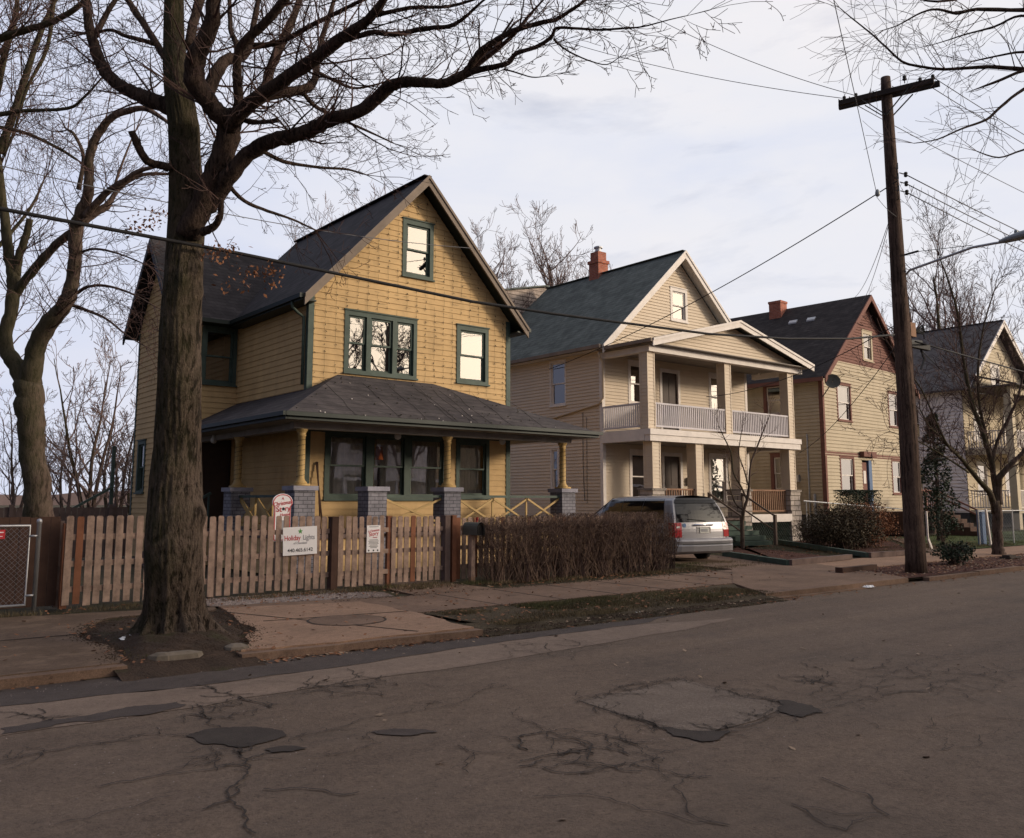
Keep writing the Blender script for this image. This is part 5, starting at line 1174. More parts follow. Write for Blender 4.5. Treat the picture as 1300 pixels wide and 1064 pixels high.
# left yard tree
T2 = thing('yard_tree', 'bare many stemmed tree leaning over the side yard at the left edge, behind the fence', 'tree', tuple(atd(49, 735, 18)))
lb_, tw = MB(), MB(); rr = random.Random(6); DT = 0; TW = [1.8, 0, .2, .004]
LI([(52, 745, 19), (50, 700, 17), (49, 650, 17), (46, 610, 16), (41, 570, 15.5), (38, 530, 16), (37, 500, 17), (36, 480, 15)], (18, 18), twigs=0, blunt=True, sides=12)
LI([(38, 490, 14), (43, 460, 12.5), (49, 432, 11.5), (64, 408, 11), (83, 386, 10), (91, 365, 8.5), (95, 334, 8), (97, 293, 8.5), (103, 270, 8), (112, 246, 6.5), (113, 221, 5.8), (114, 199, 5.5), (122, 175, 5.3), (134, 157, 5), (147, 146, 4.5), (165, 140, 4), (184, 138, 3.4), (203, 148, 2.5), (225, 165, 1.6)], (18, 16.8), twigs=2.2, tl=1.6, sides=9)
LI([(34, 488, 12), (22, 465, 10.5), (10, 448, 9.5), (7, 425, 8.5), (13, 400, 8), (17, 370, 8), (16, 345, 7.5), (11, 322, 6.5), (8, 293, 6), (4, 262, 5.5), (0, 225, 5), (-6, 180, 4), (-10, 120, 3)], (18, 18.6), twigs=2.5, tl=1.8, sides=9)
LI([(19, 375, 6), (35, 352, 5.6), (50, 334, 5.4), (70, 312, 5), (90, 296, 5)], (18.3, 17.6), twigs=2, tl=1.4, blunt=True)
LI([(20, 350, 5.5), (24, 325, 5), (32, 303, 4.6), (38, 278, 4)], (18.3, 18.2), twigs=3, tl=1.2, blunt=True, lvl=1)
LI([(108, 275, 5), (125, 255, 4.5), (141, 240, 4), (160, 228, 3.6), (175, 218, 3), (195, 212, 2.6), (218, 208, 2)], (17.4, 16.8), twigs=3, tl=1.3)
LI([(104, 283, 5), (122, 270, 5), (135, 262, 5), (142, 252, 3.4), (155, 236, 3), (180, 222, 2.6), (212, 221, 2)], (17.4, 17.8), twigs=3, tl=1.3)
LI([(144, 240, 2), (150, 222, 1.6), (158, 200, 1.3), (170, 170, 1)], (17.2, 17.5), twigs=4, tl=1)
LI([(98, 372, 2.4), (112, 364, 2), (135, 363, 1.7), (165, 372, 1.3), (195, 388, .8)], (17.9, 16.8), twigs=5, tl=1.2, up=-.1)
LI([(93, 388, 2.4), (110, 394, 2), (135, 405, 1.6), (160, 425, 1.1), (185, 440, .7)], (18, 17), twigs=5, tl=1.2, up=-.1)
LI([(99, 322, 2), (120, 316, 1.6), (150, 322, 1.2), (190, 338, .7)], (17.8, 16.8), twigs=6, tl=1.1, up=-.05)
LI([(0, 195, 6), (12, 160, 5), (25, 120, 4.5), (35, 90, 4), (50, 45, 3.4), (70, 0, 2.6), (90, -40, 1.5)], (18.5, 18.5), twigs=4, tl=1.8)
LI([(-8, 130, 5), (8, 60, 4), (20, 20, 3.4), (24, -30, 2)], (18.6, 19), twigs=4, tl=1.8)
LI([(-30, 60, 6), (20, 42, 4.5), (60, 30, 4), (95, 12, 3.4), (115, -8, 2)], (17, 16), twigs=5, tl=1.6)
LI([(-20, 150, 4), (25, 141, 2.6), (85, 138, 2), (108, 122, 1.6), (130, 98, 1)], (17.5, 16.5), twigs=5, tl=1.2)
LI([(-20, 158, 3), (30, 168, 2.2), (70, 186, 2), (98, 203, 1.4)], (17.5, 17), twigs=5, tl=1.2)
LI([(100, 240, 3), (106, 200, 2.4), (95, 172, 2), (86, 165, 1.5)], (17.5, 18), twigs=5, tl=1.2)
LI([(-20, 330, 4), (10, 300, 2.5), (40, 262, 2), (55, 230, 1)], (19, 19.5), twigs=5, tl=1.5)
LI([(70, -20, 3), (60, 60, 2.4), (35, 110, 2), (20, 160, 1.4), (5, 200, 1)], (18, 18.5), twigs=5, tl=1.3, up=0)
lb_.build('limbs', M['bark2'], T2, True); tw.build('twigs', M['twig'], T2)
# tree beyond the right edge whose branches hang over the pole
T3 = thing('street_tree', 'bare tree outside the right edge whose thin branches reach in above the utility pole', 'tree', tuple(atz(1640, 790))); lb_, tw = MB(), MB(); rr = random.Random(8); TW = [1.2, 0, .3, .003]
D3 = 12.5
LI([(1640, 790, 30), (1630, 600, 26), (1620, 420, 24), (1600, 260, 20), (1560, 150, 16), (1520, 20, 10), (1500, -100, 5)], (11.6, D3), twigs=0, sides=10)
LI([(1570, 160, 10), (1480, 120, 7), (1400, 96, 5), (1350, 90, 3.4), (1300, 88, 2.8), (1255, 85, 2.4), (1200, 88, 2), (1165, 84, 1.7), (1145, 78, 1.5), (1125, 60, 1.2), (1105, 42, 1), (1080, 22, .8), (1066, 10, .5)], (D3, 13), twigs=3.6, tl=1.0, lvl=1, start=.35, up=0)
LI([(1540, 80, 9), (1450, 30, 6), (1380, 14, 4), (1300, 13, 2.6), (1240, 12, 2.3), (1215, 17, 2), (1190, 12, 1.5), (1170, 16, 1.2), (1140, 32, .8), (1122, 38, .5)], (D3, 12.6), twigs=3.6, tl=1.0, lvl=1, start=.35, up=0)
LI([(1330, 92, 2.4), (1300, 90, 2), (1262, 105, 1.8), (1225, 118, 0), (1225, 118, 0)], (D3, 12.6), twigs=3, tl=.6, lvl=1)
LI([(1400, 70, 3.5), (1340, 96, 2.2), (1300, 113, 2), (1270, 136, 1.8), (1252, 152, 1.6), (1222, 163, 1.2), (1190, 177, .9), (1160, 182, .5)], (D3, 12), twigs=3.5, tl=.7, lvl=1, start=.3, up=-.05)
LI([(1420, 150, 4), (1360, 172, 2), (1300, 190, 1.2), (1268, 200, 1), (1240, 192, .6)], (D3, 12), twigs=3, tl=.8, lvl=1, up=0)
LI([(1400, 40, 3), (1330, 30, 2), (1296, 20, 1.6), (1262, 34, 1.4), (1225, 44, 1), (1200, 52, .7), (1180, 58, .4)], (D3, 13.4), twigs=4, tl=.8, lvl=1)
LI([(1420, -10, 4), (1330, -20, 3), (1250, -8, 2), (1190, 2, 1.4), (1150, -6, .8)], (D3, 13.4), twigs=4, tl=.8, lvl=1)
LI([(1430, 110, 3), (1340, 72, 2), (1300, 66, 1.6), (1262, 72, 1.2), (1235, 78, .8)], (D3, 13.2), twigs=4, tl=.7, lvl=1)
lb_.build('limbs', M['limb'], T3, True); tw.build('twigs', M['twig'], T3)
# young multi-stem tree on the verge
T4 = thing('young_tree', 'slim bare tree with spreading stems in the mulch verge in front of the white house', 'tree', tuple(atz(1268, 704))); lb_, tw = MB(), MB(); rr = random.Random(12); D4 = 26.8; TW = [2.6, 1, .4, .0055]
LI([(1269, 708, 10), (1267, 698, 7.5), (1266, 680, 6.2), (1266, 655, 6.5), (1263, 635, 6)], (D4, D4), twigs=0, blunt=True)
LI([(1264, 650, 5), (1258, 629, 3.6), (1250, 618, 3.3), (1242, 609, 3), (1230, 594, 2.6), (1218, 580, 2.3), (1204, 566, 2), (1192, 553, 1.6), (1180, 542, 1.2), (1168, 520, .8)], (D4, 26), twigs=1.4, tl=1.6, up=.3)
LI([(1266, 645, 5), (1263, 615, 4), (1258, 583, 3.4), (1246, 545, 2.8), (1235, 515, 2.6), (1226, 475, 2.2), (1222, 448, 2), (1216, 400, 1.5), (1205, 360, 1.1), (1192, 325, .7)], (D4, 27), twigs=1.6, tl=2.0, up=.3)
LI([(1268, 640, 5), (1268, 615, 4.2), (1270, 605, 3.8), (1278, 595, 3.4), (1290, 583, 3), (1302, 570, 2.6), (1325, 535, 1.8), (1340, 490, 1)], (D4, 26.4), twigs=1.4, tl=1.8, up=.3)
LI([(1259, 590, 2.6), (1266, 560, 2.2), (1280, 532, 2), (1292, 505, 1.6), (1300, 470, 1.2), (1308, 420, .7)], (D4, 27.4), twigs=1.6, tl=1.8, up=.3)
LI([(1260, 595, 2.6), (1252, 555, 2), (1243, 510, 1.8), (1242, 460, 1.5), (1250, 410, 1.1), (1262, 370, .7)], (D4, 27.6), twigs=1.6, tl=1.8, up=.3)
LI([(1218, 580, 1.6), (1200, 560, 1.3), (1170, 495, .9), (1150, 470, .5)], (26.2, 25.6), twigs=1.6, tl=1.6, up=.2)
LI([(1230, 600, 1.4), (1200, 580, 1.1), (1165, 560, .8), (1130, 548, .5)], (26.2, 25.4), twigs=1.4, tl=1.4, up=.05)
lb_.build('limbs', M['bark2'], T4, True); tw.build('twigs', M['twig'], T4)
T5 = thing('sapling', 'thin bare sapling in the mulch bed in front of the cream house porch steps', 'sapling', tuple(atz(943, 698))); lb_, tw = MB(), MB(); rr = random.Random(13); TW = [1.5, 0, .5, .004]
D5 = atz(943, 698); D5 = (D5-CAMP).dot(F)
LI([(943, 699, 2.6), (942, 675, 2.2), (944, 650, 2), (949, 632, 1.9), (951, 615, 1.8)], (D5, D5), twigs=0, blunt=True)
LI([(948, 634, 1.4), (941, 618, 1.2), (931, 600, 1), (928, 575, .9), (919, 555, .7), (912, 540, .4)], (D5, D5-.3), twigs=2, tl=.7, up=.2, lvl=1, rmin=.004)
LI([(951, 618, 1.5), (953, 590, 1.2), (962, 565, 1), (970, 545, .8), (978, 525, .4)], (D5, D5+.3), twigs=2, tl=.7, up=.2, lvl=1, rmin=.004)
LI([(945, 648, 1.2), (934, 640, .9), (926, 615, .7), (924, 590, .4)], (D5, D5+.2), twigs=2, tl=.6, up=.2, lvl=1, rmin=.004)
LI([(951, 620, 1.0), (944, 595, .8), (938, 575, .6), (942, 545, .4)], (D5, D5), twigs=2, tl=.6, up=.2, lvl=1, rmin=.004)
lb_.build('limbs', M['bark2'], T5, True); tw.build('twigs', M['twig'], T5)
# whole bare trees further off
def bare_tree(label, x, y, H, seed, spread=.5, stems=1, mat=None, tmat=None, lvl=4, group='bare trees behind the houses', name='bare_tree', r0=None, dens=2.4, rmin=.012, trunk=.22):
    rr = random.Random(seed); T = thing(name, label, 'tree', (x, y, 0), 0, group); lm, tm = MB(), MB(); r0 = r0 or H*.018
    for s in range(stems):
        d = V((rr.uniform(-1, 1)*(.35 if stems > 1 else .06), rr.uniform(-1, 1)*(.35 if stems > 1 else .06), 1)).normalized()
        p = V((x+rr.uniform(-.2, .2)*(stems > 1), y, -.05)); n = 12; pts = [p]; rad = [r0]; hh = H*(.85 if stems == 1 else rr.uniform(.6, .85))
        for i in range(n): d = (d+unit(rr)*.10+V((0, 0, .06))).normalized(); pts.append(pts[-1]+d*hh/n); rad.append(r0*(1-.85*(i+1)/n))
        lm.tube(pts, rad, 7, False)
        k = int(18 if stems == 1 else 9)
        for j in range(k):
            t = trunk+(1-trunk)*(j+.5)/k; i = min(n-1, int(t*n)); q = pts[i].lerp(pts[i+1], t*n-i); a = rr.uniform(0, 2*PI); e = rr.uniform(.35, .95)
            dd = V((math.cos(a)*e, math.sin(a)*e, 1-e*.35)).normalized()
            grow(tm, q, dd, H*spread*rr.uniform(.7, 1.1)*(1.1-.6*t), rad[i]*.6, lvl-1, rr, .35, .22, dens, rmin, (.4, .65))
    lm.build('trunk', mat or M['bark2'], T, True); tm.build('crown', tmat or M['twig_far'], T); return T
def at_ground(px, depth): p = atd(px, 635, depth); return p.x, p.y
def H_at(py, depth): return EYE+(YH-py)/FPX*depth*1.0
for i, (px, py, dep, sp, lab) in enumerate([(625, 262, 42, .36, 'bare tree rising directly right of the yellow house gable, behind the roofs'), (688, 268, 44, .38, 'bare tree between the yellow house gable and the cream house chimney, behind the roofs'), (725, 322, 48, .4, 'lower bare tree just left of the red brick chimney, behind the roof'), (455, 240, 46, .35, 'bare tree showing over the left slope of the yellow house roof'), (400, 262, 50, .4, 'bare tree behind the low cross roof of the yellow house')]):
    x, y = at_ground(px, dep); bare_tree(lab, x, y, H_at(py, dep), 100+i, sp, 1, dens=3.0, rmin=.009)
for i, (px, py, dep, sp, st, lab) in enumerate([(112, 400, 34, .34, 3, 'forked bare tree beyond the side yard fence, left of the yellow house'), (148, 450, 38, .34, 3, 'brushy low bare tree beside the left wall of the yellow house'), (80, 500, 42, .36, 3, 'low brushy bare tree seen just right of the leaning yard tree trunk'), (15, 470, 44, .36, 2, 'bare tree at the far left edge beyond the yard fence'), (172, 520, 50, .40, 4, 'dense brushy tree hugging the back corner of the yellow house')]):
    x, y = at_ground(px, dep); bare_tree(lab, x, y, H_at(py, dep), 130+i, sp, st, group='bare trees beyond the side yard', r0=.10, dens=2.8, rmin=.009, trunk=.12)
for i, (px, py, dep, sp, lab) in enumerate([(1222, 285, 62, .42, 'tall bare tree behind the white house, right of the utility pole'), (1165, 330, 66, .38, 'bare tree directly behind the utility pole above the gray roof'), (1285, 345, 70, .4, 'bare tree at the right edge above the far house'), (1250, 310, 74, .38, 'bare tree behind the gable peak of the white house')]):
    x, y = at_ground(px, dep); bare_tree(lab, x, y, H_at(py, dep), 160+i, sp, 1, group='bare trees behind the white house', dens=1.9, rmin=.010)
for i, (x, y, H) in enumerate([(30.5, -11.5, 18), (27, -12.0, 17), (20, -12.5, 12), (33.0, -12.5, 15)]):
    bare_tree(('bare tree across the street behind the camera, first from the left', 'bare tree across the street behind the camera, second', 'tall bare tree across the street behind the camera, farthest along the road', 'smaller bare tree across the street behind the camera')[i], x, y, H, 190+i, .30, 1, group='bare trees across the street', dens=2.6, rmin=.014)
def far_house(label, x, y, w, d, h, ht, wall, rmat):
    T = thing('house', label, 'house', (x, y, 0), 0, 'houses across the street'); mb = MB(); q = PL(x+w, y, 180); ops = [(w*.15, w*.30, 1.8, 3.4), (w*.55, w*.85, 1.8, 3.4), (w*.2, w*.35, 4.9, 6.3), (w*.65, w*.8, 4.9, 6.3)]; s = (ht-h)/(w/2)
    siding(mb, q, 0, ht, gl(h, s), gr(w, h, s), ops, .3, .03); mb.box(x, x+w, y-d, y-.3, 0, h); mb.build('wall', M[wall], T)
    for o in ops: window(T, q, *o, M['white'], M['white'], 1, .14)
    gable_roof(T, x-.4, x+w+.4, x+w/2, h-.1, h-.1, ht+.2, y-d-.3, y+.4, M[rmat]); mb = MB(); mb.box(x-.1, x+w+.1, y+.1, y+2.4, 2.9, 3.1)
    for k in (0, .5, 1): mb.box(x+k*(w-.2), x+k*(w-.2)+.2, y+2.1, y+2.3, .6, 2.9)
    mb.box(x, x+w, y+.1, y+2.4, 0, .6); mb.build('porch', M['white4'], T)
for i, (x, w, h, ht, wm_, rm_, lb) in enumerate([(-24, 8, 6.2, 9.4, 'tan4', 'roof4', 'tan gabled house across the street, farthest left'), (-11, 8.5, 6.4, 9.8, 'white4', 'roof3', 'white gabled house across the street, directly behind the camera'), (3, 7.5, 6.0, 9.2, 'brown3', 'roof4', 'red brown gabled house across the street'), (15.5, 8, 6.2, 9.6, 'cream', 'roof3', 'cream gabled house across the street facing the yellow house'), (28, 8, 6.4, 9.8, 'white4', 'roof2', 'white gabled house with green gray roof across the street'), (41, 8.5, 6.2, 9.6, 'yel3', 'roof4', 'pale yellow gabled house across the street'), (54.5, 8, 6.2, 9.4, 'brown3', 'roof3', 'dark roofed red brown house across the street, far right'), (68, 8, 6.3, 9.6, 'tan4', 'roof2', 'tan house with green gray roof across the street, farthest right')]):
    far_house(lb, x, -13.5-(i % 3)*.6, w, 10, h, ht, wm_, rm_)
# far wooded rise on the horizon
mb = MB(); rr = random.Random(50); n = 90; prev = None
for k in range(n+1):
    a = math.radians(-10+120*k/n); x, y = 330*math.cos(a), 330*math.sin(a); h = 4.5+.9*math.sin(k*.35)+.5*math.sin(k*1.1)+rr.uniform(-.3, .3)
    cur = (V((x, y, -1)), V((x, y, h)), V((x*1.25, y*1.25, h*1.2)))
    if prev: mb.face([prev[0], cur[0], cur[1], prev[1]]); mb.face([prev[1], cur[1], cur[2], prev[2]])
    prev = cur
tag(mb.build('distant_hill', paint('hazy_far_woods', (.16, .12, .12), .95, .3, .05)), kind='structure')
# shrubs
def shrub(name, label, c, rx, ry, h, n, mat, seed, leaf=.05, stems=20, cat='shrub', box=False, z0=0, smat=None, group=None):
    rr = random.Random(seed); T = thing(name, label, cat, (c[0], c[1], z0), 0, group); lm, sm = MB(), MB()
    for _ in range(stems):
        a = rr.uniform(0, 2*PI); q = V((c[0]+rr.uniform(-.3, .3)*rx, c[1]+rr.uniform(-.3, .3)*ry, z0)); e = V((c[0]+math.cos(a)*rx*.9*rr.random(), c[1]+math.sin(a)*ry*.9*rr.random(), z0+h*rr.uniform(.7, 1.02)))
        m = q.lerp(e, .5)+unit(rr)*.08; sm.tube([q, m, e], [.014, .009, .004], 3, False)
        for _ in range(5): t = rr.uniform(.3, 1); p = q.lerp(e, t); sm.tube([p, p+unit(rr)*rr.uniform(.1, .3)], [.005, .003], 3, False)
    for _ in range(n):
        if box: p = V((c[0]+rr.uniform(-1, 1)*rx, c[1]+rr.uniform(-1, 1)*ry, z0+h*(1-rr.random()**2*.9)))
        else:
            v = unit(rr); k = rr.random()**.4*(1+.18*math.sin(v.x*7+v.z*5)); p = V((c[0]+v.x*rx*k, c[1]+v.y*ry*k, z0+h*.52+v.z*h*.5*k))
            if p.z < z0: p.z = z0+rr.random()*.15
        a, b = unit(rr), unit(rr); b = a.cross(b).normalized(); s = leaf*rr.uniform(.5, 1.2); lm.face([p-a*s, p+b*s*.55, p+a*s, p-b*s*.55])
    sm.build('stems', smat or M['hedge2'], T); lm.build('leaves', mat, T); return T
p = atz(1090, 700); shrub('shrub', 'large olive brown shrub in the bed left of the utility pole', (p.x+.6, p.y+.9), 1.5, 1.1, 1.45, 9000, M['leaf_olive'], 61, .045, 90, group='shrubs in front of the pale yellow house')
p = atz(1140, 699); shrub('shrub', 'brown leafed shrub directly behind the base of the utility pole', (p.x+.8, p.y+1.6), 1.5, 1.0, 1.5, 5000, M['leaf_dead'], 62, .04, 80, group='shrubs in front of the pale yellow house')
p = atz(1050, 697); shrub('shrub', 'thin twiggy low shrub at the left end of the far garden bed', (p.x+1.2, p.y+1.2), 1.3, .9, .95, 1300, M['leaf_olive'], 63, .03, 110, group='shrubs in front of the pale yellow house')
p = aty(1090, 645, 19.5); shrub('clipped_hedge', 'small dark green hedge clipped into a box below the window of the pale yellow house', (p.x, 19.5), 1.15, .45, 2.02, 9000, M['leaf_green'], 64, .035, 30, 'hedge', True)
p = atz(1213, 716); shrub('ivy_clump', 'tangle of dark ivy on the leaf covered verge right of the utility pole', (p.x, p.y), .75, .4, .55, 1500, M['leaf_green'], 65, .04, 30, 'ivy')
p = atd(1212, 700, 25); T = shrub('vine', 'thin dark vine climbing up from the ivy clump toward the tall evergreen', (p.x, p.y+.3), .18, .16, 1.7, 500, M['leaf_green'], 66, .04, 6, 'vine')
# narrow evergreen
ev = thing('evergreen', 'tall narrow dark evergreen with gaps standing between the pale yellow and white houses', 'tree', (0, 0, 0)); rr = random.Random(67); p0 = atz(1190, 672); dE = 36.0; b = atd(1190, 640, dE); ev.location = (b.x, b.y, 0); lm, tm = MB(), MB()
tm.tube([(b.x, b.y, 0), (b.x+.1, b.y, 2.5), (b.x-.1, b.y, 4.9)], [.12, .08, .02], 6)
for _ in range(5200):
    z = rr.uniform(.4, 5.1); w = .18+.95*(1-z/5.4)*(.55+.45*abs(math.sin(z*2.6+.5))); a = rr.uniform(0, 2*PI); k = rr.random()**.5; c = V((b.x+math.cos(a)*w*k, b.y+math.sin(a)*w*k, z))
    if math.sin(c.x*5)*math.sin(z*4+c.y*3) > .35: continue
    u, v = unit(rr), unit(rr); v = u.cross(v).normalized(); s = rr.uniform(.04, .09); lm.face([c-u*s, c+v*s*.5, c+u*s, c-v*s*.5])
tm.build('trunk', M['bark2'], ev); lm.build('foliage', M['leaf_green'], ev)

# ================================================================== UTILITY POLE, LAMP, WIRES
PX, PY = 20.08, 10.17
up_ = thing('utility_pole', 'tall dark wooden utility pole with double crossarm on the verge', 'utility pole', (PX, PY, 0))
mb = MB(); mb.tube([(PX, PY, -.1), (PX+.01, PY, .3), (PX, PY, 3), (PX-.02, PY, 6), (PX-.06, PY, 9), (PX-.1, PY, 11.5), (PX-.1, PY, 11.85)], [.25, .225, .205, .18, .15, .125, .11], 18); mb.build('pole', M['polewood'], up_, True)
ang = math.radians(107); ad = V((math.cos(ang), math.sin(ang), 0)); an = V((-ad.y, ad.x, 0)); cA = V((PX-.1, PY, 11.45))
for k, (s, z, off) in enumerate(((-1, 0, 0), (1, -.05, .08))):
    mb = MB(); mb.beam(cA+an*s*.17-ad*(1.16-off)+V((0, 0, z)), cA+an*s*.17+ad*(1.16-off)+V((0, 0, z)), .10, .125); mb.build('crossarm', M['armwood'], up_)
mb = MB()
for s in (-1, 1): mb.beam(cA+an*-.24+ad*s*.55+V((0, 0, -.08)), cA+an*-.16+V((0, 0, -.62)), .02, .04, an); mb.beam(cA+an*.24+ad*s*.55+V((0, 0, -.08)), cA+an*.16+V((0, 0, -.62)), .02, .04, an)
for t in (-1.05, -.8, -.2, .25, .8, 1.05): mb.tube([cA-an*.3+ad*t, cA+an*.3+ad*t], .012, 5)
mb.build('brace', M['black'], up_)
for t, s in ((-1.02, -1), (-.74, -1), (.74, -1), (1.02, -1), (-.45, 1)):
    mb = MB(); q = cA+an*s*.17+ad*t; mb.lathe(tuple(q+V((0, 0, .06))), [(.012, 0), (.012, .07), (.045, .08), (.055, .11), (.03, .13), (.045, .15), (.04, .19), (.01, .21)], 8); mb.build('insulator', M['black'], up_)
for k, z in enumerate((9.45, 9.22, 9.0)):
    mb = MB(); mb.tube([(PX+.12, PY-.1, z), (PX+.36, PY-.14, z)], .014, 5); mb.lathe((PX+.34, PY-.14, z-.06), [(.03, 0), (.05, .03), (.035, .06), (.05, .09), (.03, .12)], 8); mb.build('insulator', M['black'], up_)
mb = MB()
for z in (9.5, 9.25, 8.95):
    mb.tube([V((PX-.05, PY-.15, z)), V((PX-.25, PY-.25, z+.06)), V((PX-.32, PY-.25, z-.1)), V((PX-.2, PY-.2, z-.25)), V((PX-.05, PY-.15, z-.2))], .012, 5)
mb.build('loop_cable', M['black'], up_)
mb = MB(); c = V((PX+.45, PY+.15, 5.55)); mb.obox(c+V((.0, 0, .12)), V((.2, 0, 0)), V((0, .16, 0)), V((0, 0, .17))); mb.build('junction_box', M['brownwood'], up_)
mb = MB(); mb.obox(c+V((.25, -.12, -.25)), V((.35, -.12, -.04)), V((.02, .06, 0)), V((0, 0, .06))); mb.tube([c+V((-.4, 0, -.2)), c+V((.5, -.1, -.15))], .07, 8)
for k in range(8): a = .4*k; mb.tube([c+V((.2, -.1, .1)), c+V((.45+.1*math.sin(a), -.2, .15+.12*math.cos(a))), c+V((.6, -.15, -.05+.03*k))], .012, 4)
mb.tube([c+V((.5, -.1, -.3)), c+V((.55, -.15, -.55)), c+V((.45, -.1, -.8))], .025, 5); mb.build('cable_splice', M['black'], up_)
mb = MB(); mb.tube([(PX+.19, PY-.13, .1), (PX+.175, PY-.12, 3), (PX+.15, PY-.11, 6.4)], .022, 6); mb.build('conduit', M['polewood'], up_)
sl_ = thing('street_lamp', 'gray cobra head street lamp on a curved arm bolted to the utility pole', 'street lamp', (PX, PY, 7.0))
mb = MB(); q = [atx(1147, 362, 20.15), atx(1149, 350, 20.15), atx(1155, 343, 20.15), atx(1180, 334, 20.15), atx(1210, 323, 20.15), atx(1235, 314, 20.15), atx(1262, 309, 20.15), atx(1275, 307, 20.15)]; q = [V((20.15, p.y, p.z)) for p in q]; mb.tube(q, [.024]*2+[.03]*6, 8); mb.build('arm', M['galv'], sl_, True)
mb = MB(); e = q[-1]; d = V((0, -1, .02)); 
prof = [(0, .05), (.12, .09), (.35, .14), (.6, .16), (.8, .13), (.9, .04)]
for (ya, ra), (yb, rb) in zip(prof, prof[1:]):
    for j in range(14):
        t0, t1 = 2*PI*j/14, 2*PI*(j+1)/14
        f = lambda y, r, t: (e.x+math.cos(t)*r, e.y+.1-y, e.z+.02+max(-.05, math.sin(t)*r*.75)+y*.05)
        mb.face([f(ya, ra, t0), f(yb, rb, t0), f(yb, rb, t1), f(ya, ra, t1)])
mb.lathe((e.x, e.y-.25, e.z+.12), [(.04, 0), (.04, .07), (.02, .09)], 8); mb.build('lamp_head', M['lampgray'], sl_, True)
mb = MB(); mb.lathe((e.x, e.y-.52, e.z-.12), [(.03, 0), (.09, .02), (.12, .07), (.125, .1)], 14); mb.build('lens', M['globe'], sl_, True)
mb = MB(); mb.tube([(PX, PY-.15, 7.38), (PX, PY-.5, 7.40)], .025, 6); mb.tube([(PX, PY-.4, 7.40), q[5]+V((0, 0, .05))], .008, 4); mb.build('brace', M['black'], sl_)
def wire(label, a, b, sag=.3, r=.009, mat=None, name='overhead_wire', n=28):
    a, b = V(a), V(b); pts = []
    for k in range(n+1): t = k/n; p = a.lerp(b, t); p.z -= sag*4*t*(1-t); pts.append(p)
    mb = MB(); mb.tube(pts, r, 5); return tag(mb.build(name, mat or M['thinwire'], None, True), label, 'wire', 'overhead wires at the utility pole')
# thick bundled cable along the street
pts = [(-300, 210), (0, 265), (150, 293), (300, 321), (450, 352), (600, 383), (700, 398), (800, 411), (900, 424), (1000, 430), (1080, 430), (1135, 425)]
mb = MB(); mb.tube([V((p.x, PY-.12, p.z)) for p in [aty(x, y, PY-.12) for x, y in pts]], .022, 8); tag(mb.build('overhead_cable', M['wire'], None, True), 'thick black cable sagging across the whole view in front of the large tree trunk', 'cable')
pk = cA
wire('thin wire slanting up to the left from the near end of the crossarm', cA-ad*1.0+V((0, 0, .2)), atd(-100, -150, 26), .2) if False else None
E_ = lambda t, s=-1: cA+an*s*.17+ad*t+V((0, 0, .2))
wire('upper thin wire leaving the crossarm toward the top centre of the sky', E_(.74), atd(700, -60, 30), .55)
wire('lower thin wire leaving the far end of the crossarm and passing behind the tree branches', E_(1.02), atd(560, -5, 32), .5)
wire('faint thin wire crossing the large tree trunk and the yellow house gable', (0.5, 14, 6.4), tuple(aty(598, 315, 19.5)), .25)
wire('thin wire rising steeply from the hanging weight to the top of the view', atd(1113, 246, 20), atd(1043, -70, 12), .0, .007)
wire('short thin wire from the weight back to the pole', atd(1113, 250, 20), (PX-.12, PY-.1, 8.3), .05, .006)
wire('black service cable sloping from the pole down to the side wall of the cream house', (PX-.2, PY-.2, 9.15), (22.95, 26.0, 6.75), .35, .014, M['wire'])
for k, z in enumerate((9.45, 9.22, 9.0)):
    wire(('upper', 'middle', 'lowest')[k]+' of three parallel wires running right from the insulators on the pole', (PX+.34, PY-.14, z), (62, PY-1.0+k*.2, z+.9-k*.15), .75, .013)
for k, t in enumerate((-1.02, -.74, 1.02)):
    wire(('nearest', 'second', 'farthest')[k]+' wire running right from the crossarm across the hanging branches', E_(t), (64, PY-1.4+t*.9, 12.7), .8, .010)
e1 = L3(4.4, .5, 11.5); wire('left slack wire dropping from the pole to the pale yellow house peak', (PX-.1, PY+.1, 8.3), e1, .4, .009); e2 = L3(4.9, .3, 11.3); wire('right slack wire dropping from the pole to the pale yellow house peak', (PX-.1, PY+.12, 8.2), e2, .3, .009)
wire('dark cable from the pole across the brown gable to the cream upper porch', (PX-.15, PY+.1, 5.7), (26.0, 20.7, 5.4), .35, .011, M['wire'])
wire('dark cable from the pole across the lower windows of the pale yellow house', (PX-.15, PY+.1, 5.2), (31.9, 20.8, 3.5), .3, .010, M['wire'])
wire('dark cable from the junction box on the pole toward the white house', (PX+.3, PY+.1, 5.6), (53, 22, 7.7), .5, .014, M['wire'])
wire('dark street cable continuing right from the junction box', (PX+.4, PY-.1, 5.35), (64, PY-.6, 5.2), .35, .02, M['wire'])
wb = thing('cable_weight', 'small round weight hanging on the thin wire left of the pole', 'weight', (PX-.45, PY-.3, 8.6)); q = atd(1114, 245, 20); mb = MB(); mb.lathe(tuple(q-V((0, 0, .09))), [(.01, 0), (.05, .03), (.055, .09), (.04, .15), (.01, .18)], 8); wb.location = q; mb.build('bob', M['lampgray'], wb, True)

